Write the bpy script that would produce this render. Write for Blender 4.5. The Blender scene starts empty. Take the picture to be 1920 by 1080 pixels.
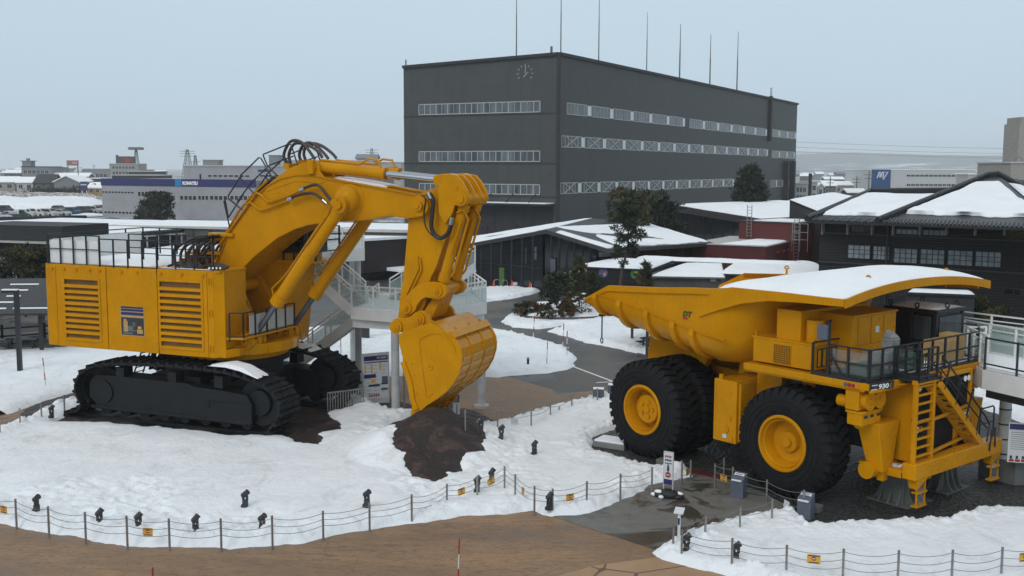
import bpy, bmesh, math, random
import numpy as np
from mathutils import Vector, Matrix
random.seed(7)
rad = math.radians
S = bpy.context.scene
COL = S.collection
# ---------------------------------------------------------------- camera calibration
F = 2000.0; H = 11.3; P = math.atan(224/2000); R = .0036
def ray(px, py):
 u = (px-960)/F; v = -(py-540)/F
 c, s = math.cos(R), math.sin(R)
 u, v = u*c-v*s, u*s+v*c
 return np.array([u, math.cos(P)+v*math.sin(P), -math.sin(P)+v*math.cos(P)])
C0 = np.array([0, 0, H])
def gp(px, py, z=0.0):
 d = ray(px, py); return C0+d*((z-H)/d[2])
def at(px, py, y):
 d = ray(px, py); return C0+d*(y/d[1])
class Frame:
 def __init__(s, ox, oy, deg, oz=0.0):
  a = rad(deg); s.deg = deg
  s.f = np.array([math.cos(a), -math.sin(a), 0]); s.l = np.array([math.sin(a), math.cos(a), 0]); s.o = np.array([ox, oy, oz])
 def loc(s, px, py, x=None, y=None, z=None):
  d = ray(px, py); c = C0-s.o
  D = np.array([d@s.f, d@s.l, d[2]]); C = np.array([c@s.f, c@s.l, c[2]])
  k, val = (0, x) if x is not None else (1, y) if y is not None else (2, z)
  return C+D*((val-C[k])/D[k])
 def w(s, p): return s.o+s.f*p[0]+s.l*p[1]+np.array([0, 0, p[2]])
 def root(s): return (tuple(s.o), -rad(s.deg))
# ---------------------------------------------------------------- objects
def tag(o, label=None, cat=None, group=None, kind=None):
 if label: o['label'] = label
 if cat: o['category'] = cat
 if group: o['group'] = group
 if kind: o['kind'] = kind
 return o
def empty(name, loc=(0, 0, 0), rz=0.0, label=None, cat=None, group=None, size=.3):
 o = bpy.data.objects.new(name, None); COL.objects.link(o)
 o.location = tuple(float(v) for v in loc); o.rotation_euler = (0, 0, rz); o.empty_display_size = size
 return tag(o, label, cat, group)
KIDS = {}
def copy_tree(o, parent=None):
 c = o.copy(); COL.objects.link(c)
 if parent is not None:
  c.parent = parent; KIDS.setdefault(parent.name, []).append(c)
 for ch in KIDS.get(o.name, []): copy_tree(ch, c)
 return c
class MB:
 """collects geometry; materials by slot"""
 def __init__(s): s.v = []; s.f = []; s.m = []; s.mats = []; s.sm = []; s.rg = []
 def slot(s, m):
  if m not in s.mats: s.mats.append(m)
  return s.mats.index(m)
 def add(s, vs, fs, mat=None, smooth=False):
  n = len(s.v); vs = [tuple(float(c) for c in v) for v in vs]; s.v += vs
  if vs: s.rg.append((n, n+len(vs), len(s.f), len(s.f)+len(fs), tuple(min(v[k] for v in vs) for k in range(3)), tuple(max(v[k] for v in vs) for k in range(3))))
  elif s.rg: q = s.rg[-1]; s.rg[-1] = (q[0], q[1], q[2], len(s.f)+len(fs), q[4], q[5])
  k = s.slot(mat)
  for f in fs: s.f.append([i+n for i in f]); s.m.append(k); s.sm.append(smooth)
  return s
 def box(s, x0, x1, y0, y1, z0, z1, mat=None):
  vs = [(x, y, z) for x in (x0, x1) for y in (y0, y1) for z in (z0, z1)]
  return s.add(vs, [(0, 1, 3, 2), (4, 6, 7, 5), (0, 4, 5, 1), (2, 3, 7, 6), (0, 2, 6, 4), (1, 5, 7, 3)], mat)
 def hexa(s, b, t, mat=None):      # two matching quads
  return s.add(list(b)+list(t), [(3, 2, 1, 0), (4, 5, 6, 7), (0, 1, 5, 4), (1, 2, 6, 5), (2, 3, 7, 6), (3, 0, 4, 7)], mat)
 def bar(s, p, q, w, h=None, mat=None, up=(0, 0, 1)):
  p = Vector(p); q = Vector(q); d = q-p
  if d.length < 1e-6: return s
  h = h or w; d.normalize(); u = Vector(up)
  if abs(d.dot(u)) > .98: u = Vector((1, 0, 0))
  a = d.cross(u).normalized()*w/2; b = a.cross(d).normalized()*h/2
  return s.hexa([p-a-b, p+a-b, p+a+b, p-a+b], [q-a-b, q+a-b, q+a+b, q-a+b], mat)
 def cyl(s, p, q, r, n=16, r2=None, mat=None, caps=True, smooth=True):
  p = Vector(p); q = Vector(q); d = (q-p).normalized(); r2 = r if r2 is None else r2
  u = Vector((0, 0, 1)) if abs(d.z) < .9 else Vector((1, 0, 0))
  a = d.cross(u).normalized(); b = d.cross(a)
  vs = []
  for c, rr in ((p, r), (q, r2)):
   vs += [c+(a*math.cos(t)+b*math.sin(t))*rr for t in [2*math.pi*i/n for i in range(n)]]
  s.add(vs, [(i, (i+1) % n, n+(i+1) % n, n+i) for i in range(n)], mat, smooth)
  if caps: s.add(vs, [tuple(range(n))[::-1], tuple(range(n, 2*n))], mat)
  return s
 def tube(s, pts, r, n=8, mat=None, close=False):
  pts = [Vector(tuple(float(c) for c in p)) for p in pts]; m = len(pts); vs = []; fs = []; a = None
  for i, p in enumerate(pts):
   d = (pts[(i+1) % m if close else min(i+1, m-1)]-pts[(i-1) if (close or i > 0) else 0]).normalized()
   if a is None:
    u = Vector((0, 0, 1)) if abs(d.z) < .9 else Vector((1, 0, 0)); a = d.cross(u).normalized()
   else:
    a = (a-d*a.dot(d))
    a = a.normalized() if a.length > 1e-4 else d.orthogonal().normalized()
   b = d.cross(a)
   vs += [p+(a*math.cos(t)+b*math.sin(t))*r for t in [2*math.pi*k/n for k in range(n)]]
  for i in range(m if close else m-1):
   j = (i+1) % m
   for k in range(n):
    fs.append((i*n+k, i*n+(k+1) % n, j*n+(k+1) % n, j*n+k))
  s.add(vs, fs, mat, True)
  if not close: q = s.rg[-1]; s.rg[-1] = (q[0], q[1], q[2], q[3]+2, q[4], q[5]); n0 = len(s.v)-m*n; s.f += [[n0+k for k in range(n)][::-1], [n0+(m-1)*n+k for k in range(n)]]; s.m += [s.slot(mat)]*2; s.sm += [False]*2
  return s
 def plate(s, pts, y0, y1, mat=None):     # polygon in x-z extruded along y
  n = len(pts); vs = [(p[0], y0, p[-1]) for p in pts]+[(p[0], y1, p[-1]) for p in pts]
  return s.add(vs, [tuple(range(n)), tuple(range(n, 2*n))[::-1]]+[(i, n+i, n+(i+1) % n, (i+1) % n) for i in range(n)], mat)
 def slab(s, pts, z0, z1, mat=None):      # polygon in x-y extruded along z
  n = len(pts); vs = [(p[0], p[1], z0) for p in pts]+[(p[0], p[1], z1) for p in pts]
  return s.add(vs, [tuple(range(n)), tuple(range(n, 2*n))]+[(i, (i+1) % n, n+(i+1) % n, n+i) for i in range(n)], mat)
 def lathe(s, prof, c, ax=(0, 1, 0), n=40, mat=None, smooth=True):   # prof: (radius, offset along axis)
  c = Vector(c); d = Vector(ax).normalized(); u = Vector((0, 0, 1)) if abs(d.z) < .9 else Vector((1, 0, 0))
  a = d.cross(u).normalized(); b = d.cross(a); vs = []; m = len(prof)
  for r, o in prof:
   vs += [c+d*o+(a*math.cos(t)+b*math.sin(t))*r for t in [2*math.pi*k/n for k in range(n)]]
  fs = [(i*n+k, i*n+(k+1) % n, (i+1)*n+(k+1) % n, (i+1)*n+k) for i in range(m-1) for k in range(n)]
  return s.add(vs, fs, mat, smooth)
 def sphere(s, c, r, n=10, mat=None, sc=(1, 1, 1)):
  vs = [(c[0], c[1], c[2]+r*sc[2])]; fs = []; k = n//2
  for i in range(1, k):
   t = math.pi*i/k
   for j in range(n):
    q = 2*math.pi*j/n; vs.append((c[0]+r*sc[0]*math.sin(t)*math.cos(q), c[1]+r*sc[1]*math.sin(t)*math.sin(q), c[2]+r*sc[2]*math.cos(t)))
  vs.append((c[0], c[1], c[2]-r*sc[2])); L = len(vs)-1
  for j in range(n): fs.append((0, 1+j, 1+(j+1) % n)); fs.append((L, 1+(k-2)*n+(j+1) % n, 1+(k-2)*n+j))
  for i in range(k-2):
   for j in range(n): fs.append((1+i*n+j, 1+(i+1)*n+j, 1+(i+1)*n+(j+1) % n, 1+i*n+(j+1) % n))
  return s.add(vs, fs, mat, True)
 def each(s, name, mat=None, parent=None, bevel=0, eps=.004):
  n = len(s.rg); g = list(range(n))
  def fd(i):
   while g[i] != i: i = g[i]
   return i
  for i in range(n):
   for j in range(i):
    a, b = s.rg[i], s.rg[j]
    if all(a[4][k] <= b[5][k]+eps and b[4][k] <= a[5][k]+eps for k in range(3)): g[fd(i)] = fd(j)
  out = []
  for root in sorted(set(fd(i) for i in range(n))):
   m = MB(); m.mats = list(s.mats)
   for i in range(n):
    if fd(i) == root:
     v0, v1, f0, f1 = s.rg[i][:4]; o = len(m.v)-v0; m.v += s.v[v0:v1]; m.f += [[q+o for q in f] for f in s.f[f0:f1]]; m.m += s.m[f0:f1]; m.sm += s.sm[f0:f1]
   out.append(m.build(name, mat, parent, bevel))
  return out
 def build(s, name, mat=None, parent=None, bevel=0, label=None, tri=False):
  me = bpy.data.meshes.new(name); me.from_pydata(s.v, [], s.f)
  mats = [mat if m is None else m for m in s.mats]
  if None in mats: mats = [m if m is not None else next(q for q in mats if q is not None) for m in mats]
  for m in mats: me.materials.append(m)
  me.polygons.foreach_set('material_index', [min(i, max(len(mats)-1, 0)) for i in s.m])
  me.polygons.foreach_set('use_smooth', s.sm)
  me.update()
  bm = bmesh.new(); bm.from_mesh(me); bmesh.ops.recalc_face_normals(bm, faces=bm.faces); bm.to_mesh(me); bm.free()
  if any(s.sm): me.set_sharp_from_angle(angle=rad(38))
  o = bpy.data.objects.new(name, me); COL.objects.link(o)
  if parent is not None:
   o.parent = parent; KIDS.setdefault(parent.name, []).append(o)
  if bevel:
   md = o.modifiers.new('bevel', 'BEVEL'); md.width = bevel; md.segments = 2; md.limit_method = 'ANGLE'; md.angle_limit = rad(50); md.harden_normals = False
  if label: o['label'] = label
  return o
def text_mb(txt, w, mat, depth=.004, bold=.0, fit='w'):
 cu = bpy.data.curves.new('t', 'FONT'); cu.body = txt; cu.extrude = depth; cu.offset = bold; cu.resolution_u = 3
 ob = bpy.data.objects.new('t', cu); COL.objects.link(ob)
 bpy.context.view_layer.update()
 me = bpy.data.meshes.new_from_object(ob.evaluated_get(bpy.context.evaluated_depsgraph_get()))
 bpy.data.objects.remove(ob)
 vs = [v.co.copy() for v in me.vertices]; fs = [tuple(p.vertices) for p in me.polygons]
 bpy.data.meshes.remove(me)
 if not vs: return [], [], 0, 0
 x0 = min(v.x for v in vs); x1 = max(v.x for v in vs); y0 = min(v.y for v in vs); y1 = max(v.y for v in vs)
 k = w/(x1-x0) if fit == 'w' else w/(y1-y0)
 return [((v.x-x0)*k, (v.y-y0)*k, v.z) for v in vs], fs, (x1-x0)*k, (y1-y0)*k
def text_on(mb, txt, o, ux, uy, w, mat, h=None, bold=.02):
 """lettering as thin solid on plane at o spanned by unit vectors ux (along), uy (up)"""
 vs, fs, W, Hh = text_mb(txt, w, mat, bold=bold)
 if not vs: return
 o = Vector(tuple(float(c) for c in o)); ux = Vector(tuple(ux)); uy = Vector(tuple(uy)); nn = ux.cross(uy); ky = (h/Hh) if h else 1
 mb.add([o+ux*v[0]+uy*(v[1]*ky)+nn*v[2] for v in vs], fs, mat)
# ---------------------------------------------------------------- materials
class NT:
 def __init__(s, name):
  m = bpy.data.materials.new(name); m.use_nodes = True; s.m = m; s.t = m.node_tree; s.n = s.t.nodes; s.l = s.t.links
  s.b = s.n['Principled BSDF']; s.co = s.n.new('ShaderNodeTexCoord')
 def mapped(s, scale=(1, 1, 1), src='Object', rot=(0, 0, 0)):
  mp = s.n.new('ShaderNodeMapping'); mp.inputs['Scale'].default_value = scale; mp.inputs['Rotation'].default_value = rot
  s.l.new(s.co.outputs[src], mp.inputs[0]); return mp.outputs[0]
 def noise(s, scale, det=4, rough=.6, vec=None, dist=0):
  n = s.n.new('ShaderNodeTexNoise'); n.inputs['Scale'].default_value = scale; n.inputs['Detail'].default_value = det
  n.inputs['Roughness'].default_value = rough; n.inputs['Distortion'].default_value = dist
  s.l.new(vec if vec is not None else s.co.outputs['Object'], n.inputs['Vector']); return n.outputs['Fac']
 def vor(s, scale, feat='F1', vec=None, out='Distance', rnd=1):
  n = s.n.new('ShaderNodeTexVoronoi'); n.inputs['Scale'].default_value = scale; n.feature = feat; n.inputs['Randomness'].default_value = rnd
  s.l.new(vec if vec is not None else s.co.outputs['Object'], n.inputs['Vector']); return n.outputs[out]
 def wave(s, scale, vec=None, dist=0, direction='X', prof='SIN'):
  n = s.n.new('ShaderNodeTexWave'); n.inputs['Scale'].default_value = scale; n.bands_direction = direction; n.wave_profile = prof
  n.inputs['Distortion'].default_value = dist
  s.l.new(vec if vec is not None else s.co.outputs['Object'], n.inputs['Vector']); return n.outputs['Fac']
 def ramp(s, fac, stops):
  n = s.n.new('ShaderNodeValToRGB'); e = n.color_ramp.elements
  while len(e) < len(stops): e.new(.5)
  for q, (p, c) in zip(e, stops):
   q.position = p; q.color = (c, c, c, 1) if isinstance(c, (int, float)) else (*c, 1)
  s.l.new(fac, n.inputs[0]); return n.outputs[0]
 def mix(s, fac, a, b, mode='MIX'):
  n = s.n.new('ShaderNodeMix'); n.data_type = 'RGBA'; n.blend_type = mode
  for k, v in ((0, fac), (6, a), (7, b)):
   if isinstance(v, (int, float)) and k == 0: n.inputs[0].default_value = v
   elif isinstance(v, tuple): n.inputs[k].default_value = (*v, 1)
   else: s.l.new(v, n.inputs[k])
  return n.outputs[2]
 def math(s, op, a, b):
  n = s.n.new('ShaderNodeMath'); n.operation = op
  for k, v in ((0, a), (1, b)):
   if isinstance(v, (int, float)): n.inputs[k].default_value = v
   else: s.l.new(v, n.inputs[k])
  return n.outputs[0]
 def bump(s, h, strength=.3, dist=.05, prev=None):
  n = s.n.new('ShaderNodeBump'); n.inputs['Strength'].default_value = strength; n.inputs['Distance'].default_value = dist
  s.l.new(h, n.inputs['Height'])
  if prev: s.l.new(prev, n.inputs['Normal'])
  s.l.new(n.outputs[0], s.b.inputs['Normal']); return n.outputs[0]
 def col(s, c):
  if isinstance(c, tuple): s.b.inputs['Base Color'].default_value = (*c, 1)
  else: s.l.new(c, s.b.inputs['Base Color'])
 def rough(s, r):
  if isinstance(r, (int, float)): s.b.inputs['Roughness'].default_value = r
  else: s.l.new(r, s.b.inputs['Roughness'])
M = {}
def simple(name, c, r=.6, metal=0, var=.15, sc=2.0, bump=0):
 t = NT(name); n = t.noise(sc, 5)
 lo = tuple(v*(1-var) for v in c); hi = tuple(min(1, v*(1+var)) for v in c)
 t.col(t.ramp(n, [(.3, lo), (.7, hi)])); t.rough(r); t.b.inputs['Metallic'].default_value = metal
 if bump: t.bump(t.noise(sc*12, 4), bump, .02)
 M[name] = t.m; return t.m
def mk_paint(name, c, dirt=(.22, .13, .04)):
 t = NT(name); n1 = t.noise(.9, 6, .65); n2 = t.noise(7, 5, .7); sv = t.mapped((6, 6, .5)); n3 = t.noise(1.5, 5, .65, sv)
 a = t.mix(t.ramp(n1, [(.35, 0.), (.75, .8)]), c, tuple(v*.74 for v in c))
 a = t.mix(t.ramp(n3, [(.56, 0.), (.80, .42)]), a, dirt)
 t.col(a); t.rough(t.ramp(n2, [(.3, .22), (.75, .42)])); t.b.inputs['Specular IOR Level'].default_value = .3; t.b.inputs['Specular Tint'].default_value = (1, .72, .22, 1)
 t.bump(t.noise(1.6, 2), .12, .03); M[name] = t.m
YC = (.585, .250, .0004)
mk_paint('yellow', YC)
mk_paint('yellow_dirty', tuple(v*.85 for v in YC), (.12, .09, .06))
simple('black_metal', (.012, .014, .018), .45)
simple('dark_steel', (.03, .031, .034), .5)
simple('chrome', (.42, .45, .48), .18, 1.0, .05)
simple('chrome_dull', (.16, .18, .2), .35, .8, .1)
simple('white_paint', (.72, .73, .72), .5, 0, .06)
simple('offwhite_panel', (.42, .41, .38), .6, 0, .1)
simple('rubber_hose', (.012, .012, .013), .45)
simple('hose_brown', (.045, .030, .028), .5)
simple('steel_post', (.30, .29, .28), .35, .7, .2, 8)
simple('rope', (.18, .18, .19), .8)
simple('gray_concrete', (.20, .205, .195), .85, 0, .15, 1.2, .2)
simple('gray_stand', (.12, .13, .12), .6, 0, .1)
simple('blue_gray', (.09, .105, .14), .6)
simple('navy', (.02, .022, .12), .45)
simple('clock_grey', (.30, .31, .305), .6)
simple('red', (.35, .02, .015), .5)
simple('orange_cone', (.75, .07, .02), .5)
simple('label_yellow', (.62, .36, .04), .55)
simple('white_sign', (.60, .62, .63), .5, 0, .03)
simple('green_box', (.01, .07, .025), .6)
simple('plastic_wrap', (.20, .21, .21), .25, 0, .3, 5, .6)
simple('timber_tan', (.42, .27, .11), .7)
simple('bark', (.07, .05, .04), .9, 0, .3, 6, .6)
simple('amber', (.55, .2, .02), .3)
simple('taillight', (.25, .01, .01), .3)
simple('lamp_white', (.85, .85, .82), .3, 0, .02)
t = NT('tyre'); n = t.noise(3, 5); t.col(t.ramp(n, [(.3, (.005, .006, .007)), (.75, (.013, .014, .016))])); t.rough(.8); t.b.inputs['Specular IOR Level'].default_value = .25; t.bump(t.noise(25, 4), .25, .02); M['tyre'] = t.m
t = NT('track'); n = t.noise(2.2, 6, .7); t.col(t.ramp(n, [(.3, (.004, .0055, .007)), (.72, (.010, .012, .015))])); t.rough(.6); t.b.inputs['Specular IOR Level'].default_value = .3; t.bump(t.noise(14, 5), .3, .02); M['track'] = t.m
def mk_snow(name, dirt=.0, tint=(.89, .925, .95)):
 t = NT(name); a = t.noise(.55, 6, .6); b = t.noise(4.5, 5, .62); c = t.noise(26, 4, .6)
 base = t.mix(t.ramp(a, [(.35, 0.), (.7, 1.)]), tint, tuple(v*.93 for v in tint))
 if dirt:
  w = t.noise(.75, 10, .75, t.mapped((1, .6, 1)), 1.3)
  base = t.mix(t.ramp(w, [(.52, 0.), (.72, dirt)]), base, (.40, .39, .37)); base = t.mix(t.ramp(t.noise(7, 6, .8), [(.60, 0.), (.72, dirt*.8)]), base, (.34, .33, .31))
 t.col(base); t.rough(.75); t.b.inputs['Subsurface Weight'].default_value = 0
 h = t.math('ADD', t.math('MULTIPLY', b, 1.0), t.math('MULTIPLY', c, .35)); t.bump(h, .55, .12); M[name] = t.m
mk_snow('snow', .45); mk_snow('snow_roof', 0, (.93, .955, .975))
t = NT('asphalt'); a = t.noise(.22, 7, .62, None, .6); b = t.noise(60, 3)
wet = t.ramp(a, [(.46, 0.), (.52, 1.)])
c = t.mix(t.ramp(b, [(.3, 0.), (.7, 1.)]), (.10, .092, .082), (.15, .138, .124))
c = t.mix(wet, c, (.052, .05, .05)); t.col(c); t.rough(t.ramp(wet, [(0, .85), (1, .42)])); t.bump(b, .3, .01); M['asphalt'] = t.m
t = NT('tan_paving'); a = t.noise(.3, 8, .68, t.mapped((.55, 1.6, 1)), 1.2); b = t.noise(2.2, 8, .75, t.mapped((.7, 2.2, 1)), 1.8); e = t.vor(.62, 'DISTANCE_TO_EDGE', t.mapped((1, 1, 1)), rnd=1)
c = t.mix(t.ramp(a, [(.36, 0.), (.66, 1.)]), (.33, .20, .105), (.18, .115, .068))
c = t.mix(t.ramp(b, [(.50, 0.), (.66, .8)]), c, (.095, .064, .042)); c = t.mix(t.ramp(t.noise(9, 6, .8, t.mapped((.6, 1.8, 1))), [(.5, 0.), (.75, .6)]), c, (.06, .042, .03))
wrp = t.noise(1.6, 4)
c = t.mix(t.ramp(t.math('ADD', e, t.math('MULTIPLY', wrp, .05)), [(.022, .4), (.034, 0.)]), c, (.06, .042, .03))
t.col(c); t.rough(t.ramp(a, [(.35, .7), (.7, .42)])); t.bump(t.math('ADD', b, t.math('MULTIPLY', t.noise(20, 4), .25)), .35, .03); M['tan_paving'] = t.m
t = NT('tan_light'); a = t.noise(.5, 7, .65); e = t.vor(.5, 'DISTANCE_TO_EDGE')
c = t.ramp(a, [(.35, (.40, .25, .14)), (.7, (.30, .18, .10))]); c = t.mix(t.ramp(e, [(.012, .8), (.022, 0.)]), c, (.06, .04, .03)); t.col(c); t.rough(.65); t.bump(t.noise(14, 5), .3, .02); M['tan_light'] = t.m
t = NT('wet_concrete'); a = t.noise(.45, 7, .65, None, 1.2); b = t.noise(2.2, 7, .7)
c = t.mix(t.ramp(b, [(.35, 0.), (.7, 1.)]), (.125, .125, .115), (.185, .18, .162)); wet = t.ramp(a, [(.50, 0.), (.56, 1.)])
c = t.mix(wet, c, (.05, .046, .038)); t.col(c); t.rough(t.ramp(wet, [(0, .6), (1, .34)])); t.bump(b, .08, .01); M['wet_concrete'] = t.m
t = NT('gravel'); v = t.vor(7); v2 = t.vor(7, out='Color'); a = t.noise(.5, 5)
c = t.ramp(t.math('MULTIPLY', v2, 1.0), [(.1, (.012, .013, .014)), (.8, (.05, .05, .048))])
t.col(t.mix(t.ramp(a, [(.4, 0.), (.7, .5)]), c, (.028, .026, .022))); t.rough(.55); t.bump(v, 1.0, .08); M['gravel'] = t.m
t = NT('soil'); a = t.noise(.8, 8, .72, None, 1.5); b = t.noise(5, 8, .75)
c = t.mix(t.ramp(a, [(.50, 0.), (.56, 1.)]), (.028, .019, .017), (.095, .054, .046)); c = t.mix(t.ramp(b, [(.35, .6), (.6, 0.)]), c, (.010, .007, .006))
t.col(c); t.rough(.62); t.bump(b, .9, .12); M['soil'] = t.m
t = NT('far_ground'); a = t.noise(.02, 8, .7); b = t.noise(.12, 6, .7)
t.col(t.mix(t.ramp(t.math('ADD', t.math('MULTIPLY', a, .5), t.math('MULTIPLY', b, .5)), [(.46, 0.), (.54, 1.)]), (.09, .085, .08), (.6, .63, .66))); t.rough(.9); M['far_ground'] = t.m
def mk_ribbed(name, c, scale, direction='X', strength=.5, rough=.5, src=None, spec=.5, contrast=.2, streak=0):
 t = NT(name); w = t.wave(scale, t.mapped((1, 1, 1)), 0, direction); n = t.noise(.4, 6)
 a = t.ramp(n, [(.3, tuple(v*.88 for v in c)), (.7, tuple(min(1, v*1.1) for v in c))])
 if streak: a = t.mix(t.ramp(t.noise(1, 7, .7, t.mapped((.8, .8, .05))), [(.48, 0.), (.72, .55)]), a, tuple(v*.62 for v in c)); g_ = t.n.new('ShaderNodeTexBrick'); g_.inputs['Scale'].default_value = .22; g_.inputs['Mortar Size'].default_value = .006; g_.inputs['Color1'].default_value = g_.inputs['Color2'].default_value = (1, 1, 1, 1); g_.inputs['Mortar'].default_value = (.6, .6, .6, 1); g_.offset = 0; t.l.new(t.mapped((1, 1, 1), rot=(rad(90), 0, 0) if direction == 'X' else (rad(90), 0, rad(90))), g_.inputs['Vector']); a = t.mix(.45, a, g_.outputs[0], 'MULTIPLY')
 t.col(t.mix(t.ramp(w, [(.0, contrast), (.35, 0.)]), a, tuple(v*.55 for v in c))); t.rough(rough); t.bump(w, strength, .03); M[name] = t.m
mk_ribbed('hall_wall', (.052, .0585, .0545), .55, 'X', .2, .6, streak=1)
mk_ribbed('hall_wall_side', (.060, .067, .0625), 2.2, 'Z', .2, .6, streak=1)
mk_ribbed('office_wall', (.33, .33, .35), 1.2, 'Z', .2, .6)
mk_ribbed('black_boards', (.010, .010, .011), 1.6, 'Z', .6, .7, contrast=.5)
mk_ribbed('brown_cladding', (.028, .020, .022), 2.0, 'X', .4, .6)
mk_ribbed('red_cladding', (.095, .012, .010), 2.5, 'X', .25, .6)
mk_ribbed('roof_tile', (.018, .019, .02), 2.6, 'X', .9, .4)
simple('dark_wall', (.022, .022, .025), .7)
simple('conc_dark', (.075, .073, .068), .8, 0, .25, .8, .15)
simple('beige_wall', (.30, .28, .25), .8)
simple('pale_wall', (.42, .42, .42), .8)
simple('grey_wall', (.20, .21, .22), .8)
simple('gray_light', (.46, .47, .47), .7)
simple('window_frame', (.40, .42, .42), .5, 0, .05)
t = NT('glass_dark'); t.col((.012, .014, .018)); t.rough(.08); t.b.inputs['Specular IOR Level'].default_value = .6; M['glass_dark'] = t.m
t = NT('glass_band'); n = t.noise(.6, 3, .5, t.mapped((1, 1, .2))); t.col(t.ramp(n, [(.35, (.04, .05, .055)), (.7, (.15, .17, .18))])); t.rough(.15); M['glass_band'] = t.m
t = NT('glass_pane'); n = t.noise(1.5, 2); t.col(t.ramp(n, [(.3, (.20, .23, .25)), (.7, (.36, .40, .43))])); t.rough(.25); M['glass_pane'] = t.m
t = NT('glass_clear'); t.col((.5, .62, .6)); t.rough(.08); t.b.inputs['Alpha'].default_value = .38; M['glass_clear'] = t.m
t = NT('plastic_clear'); t.col((.3, .34, .34)); t.rough(.1); t.b.inputs['Alpha'].default_value = .2; M['plastic_clear'] = t.m
t = NT('radiator_core'); w = t.wave(9, None, 0, 'X'); n = t.noise(2.2, 4); c = t.ramp(n, [(.35, (.09, .075, .03)), (.52, (.24, .10, .012)), (.7, (.30, .15, .02))]); t.col(t.mix(w, c, (.05, .035, .015))); t.rough(.7); M['radiator_core'] = t.m
t = NT('grating'); w = t.wave(12, None, 0, 'X'); t.col(t.mix(w, (.32, .34, .34), (.05, .05, .05))); t.rough(.7); M['grating'] = t.m
for nm, c in (('leaf_dark', (.012, .022, .010)), ('leaf_mid', (.028, .042, .014)), ('leaf_olive', (.06, .05, .012)), ('leaf_brown', (.07, .036, .010)), ('twig', (.045, .035, .028))):
 t = NT(nm); n = t.noise(.9, 3); t.col(t.ramp(n, [(.3, tuple(v*.6 for v in c)), (.7, tuple(v*1.5 for v in c))])); t.rough(.8); M[nm] = t.m
# ---------------------------------------------------------------- camera, world, sun
cam = bpy.data.cameras.new('camera'); co = bpy.data.objects.new('camera', cam); COL.objects.link(co)
cam.sensor_width = 36; cam.lens = F/1920*36; cam.clip_end = 20000; cam.clip_start = .2
co.matrix_world = Matrix.Translation((0, 0, H)) @ Matrix.Rotation(math.pi/2-P, 4, 'X') @ Matrix.Rotation(R, 4, 'Z')
S.camera = co
W = bpy.data.worlds.new('World'); S.world = W; W.use_nodes = True
wn = W.node_tree.nodes; wl = W.node_tree.links; bg = wn['Background']
sky = wn.new('ShaderNodeTexSky'); sky.sky_type = 'NISHITA'; sky.sun_disc = False; sky.sun_elevation = rad(38); sky.sun_rotation = rad(-150)
sky.air_density = 1.0; sky.dust_density = 4.0; sky.ozone_density = 1.5; sky.altitude = 50
hs = wn.new('ShaderNodeHueSaturation'); hs.inputs['Saturation'].default_value = .35
wl.new(sky.outputs[0], hs.inputs['Color'])
mx = wn.new('ShaderNodeMix'); mx.data_type = 'RGBA'; mx.inputs[0].default_value = .88; wl.new(hs.outputs[0], mx.inputs[6])
tc = wn.new('ShaderNodeTexCoord'); sep = wn.new('ShaderNodeSeparateXYZ'); wl.new(tc.outputs['Generated'], sep.inputs[0])
cr = wn.new('ShaderNodeValToRGB'); cr.color_ramp.elements[0].position = 0; cr.color_ramp.elements[0].color = (5.2, 6.75, 8.0, 1)
cr.color_ramp.elements[1].position = .75; cr.color_ramp.elements[1].color = (6.6, 7.1, 7.5, 1)
e = cr.color_ramp.elements.new(.2); e.color = (5.4, 6.85, 7.9, 1)
wl.new(sep.outputs['Z'], cr.inputs[0])
cn = wn.new('ShaderNodeTexNoise'); cn.inputs['Scale'].default_value = 1.6; cn.inputs['Detail'].default_value = 5
mpw = wn.new('ShaderNodeMapping'); mpw.inputs['Scale'].default_value = (1, 1, 3.5); wl.new(tc.outputs['Generated'], mpw.inputs[0]); wl.new(mpw.outputs[0], cn.inputs['Vector'])
cr2 = wn.new('ShaderNodeValToRGB'); cr2.color_ramp.elements[0].color = (.93, .93, .94, 1); cr2.color_ramp.elements[1].color = (1.06, 1.05, 1.05, 1); wl.new(cn.outputs['Fac'], cr2.inputs[0])
mm = wn.new('ShaderNodeMix'); mm.data_type = 'RGBA'; mm.blend_type = 'MULTIPLY'; mm.inputs[0].default_value = 1; wl.new(cr.outputs[0], mm.inputs[6]); wl.new(cr2.outputs[0], mm.inputs[7])
wl.new(mm.outputs[2], mx.inputs[7]); wl.new(mx.outputs[2], bg.inputs['Color']); bg.inputs['Strength'].default_value = .1
sl = bpy.data.lights.new('sun', 'SUN'); sl.energy = .8; sl.angle = rad(25); sl.color = (1, .97, .93)
so = bpy.data.objects.new('sun', sl); COL.objects.link(so)
_az = rad(-150); _el = rad(38)
sd = Vector((math.sin(_az)*math.cos(_el), math.cos(_az)*math.cos(_el), math.sin(_el)))
so.rotation_euler = sd.to_track_quat('Z', 'Y').to_euler(); so.location = (0, 0, 60)
vs = S.view_settings; vs.view_transform = 'Standard'; vs.look = 'None'; vs.gamma = 1; vs.exposure = .1; vs.use_curve_mapping = False
S.cycles.max_bounces = 6; S.cycles.volume_bounces = 2; S.cycles.transparent_max_bounces = 12
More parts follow.
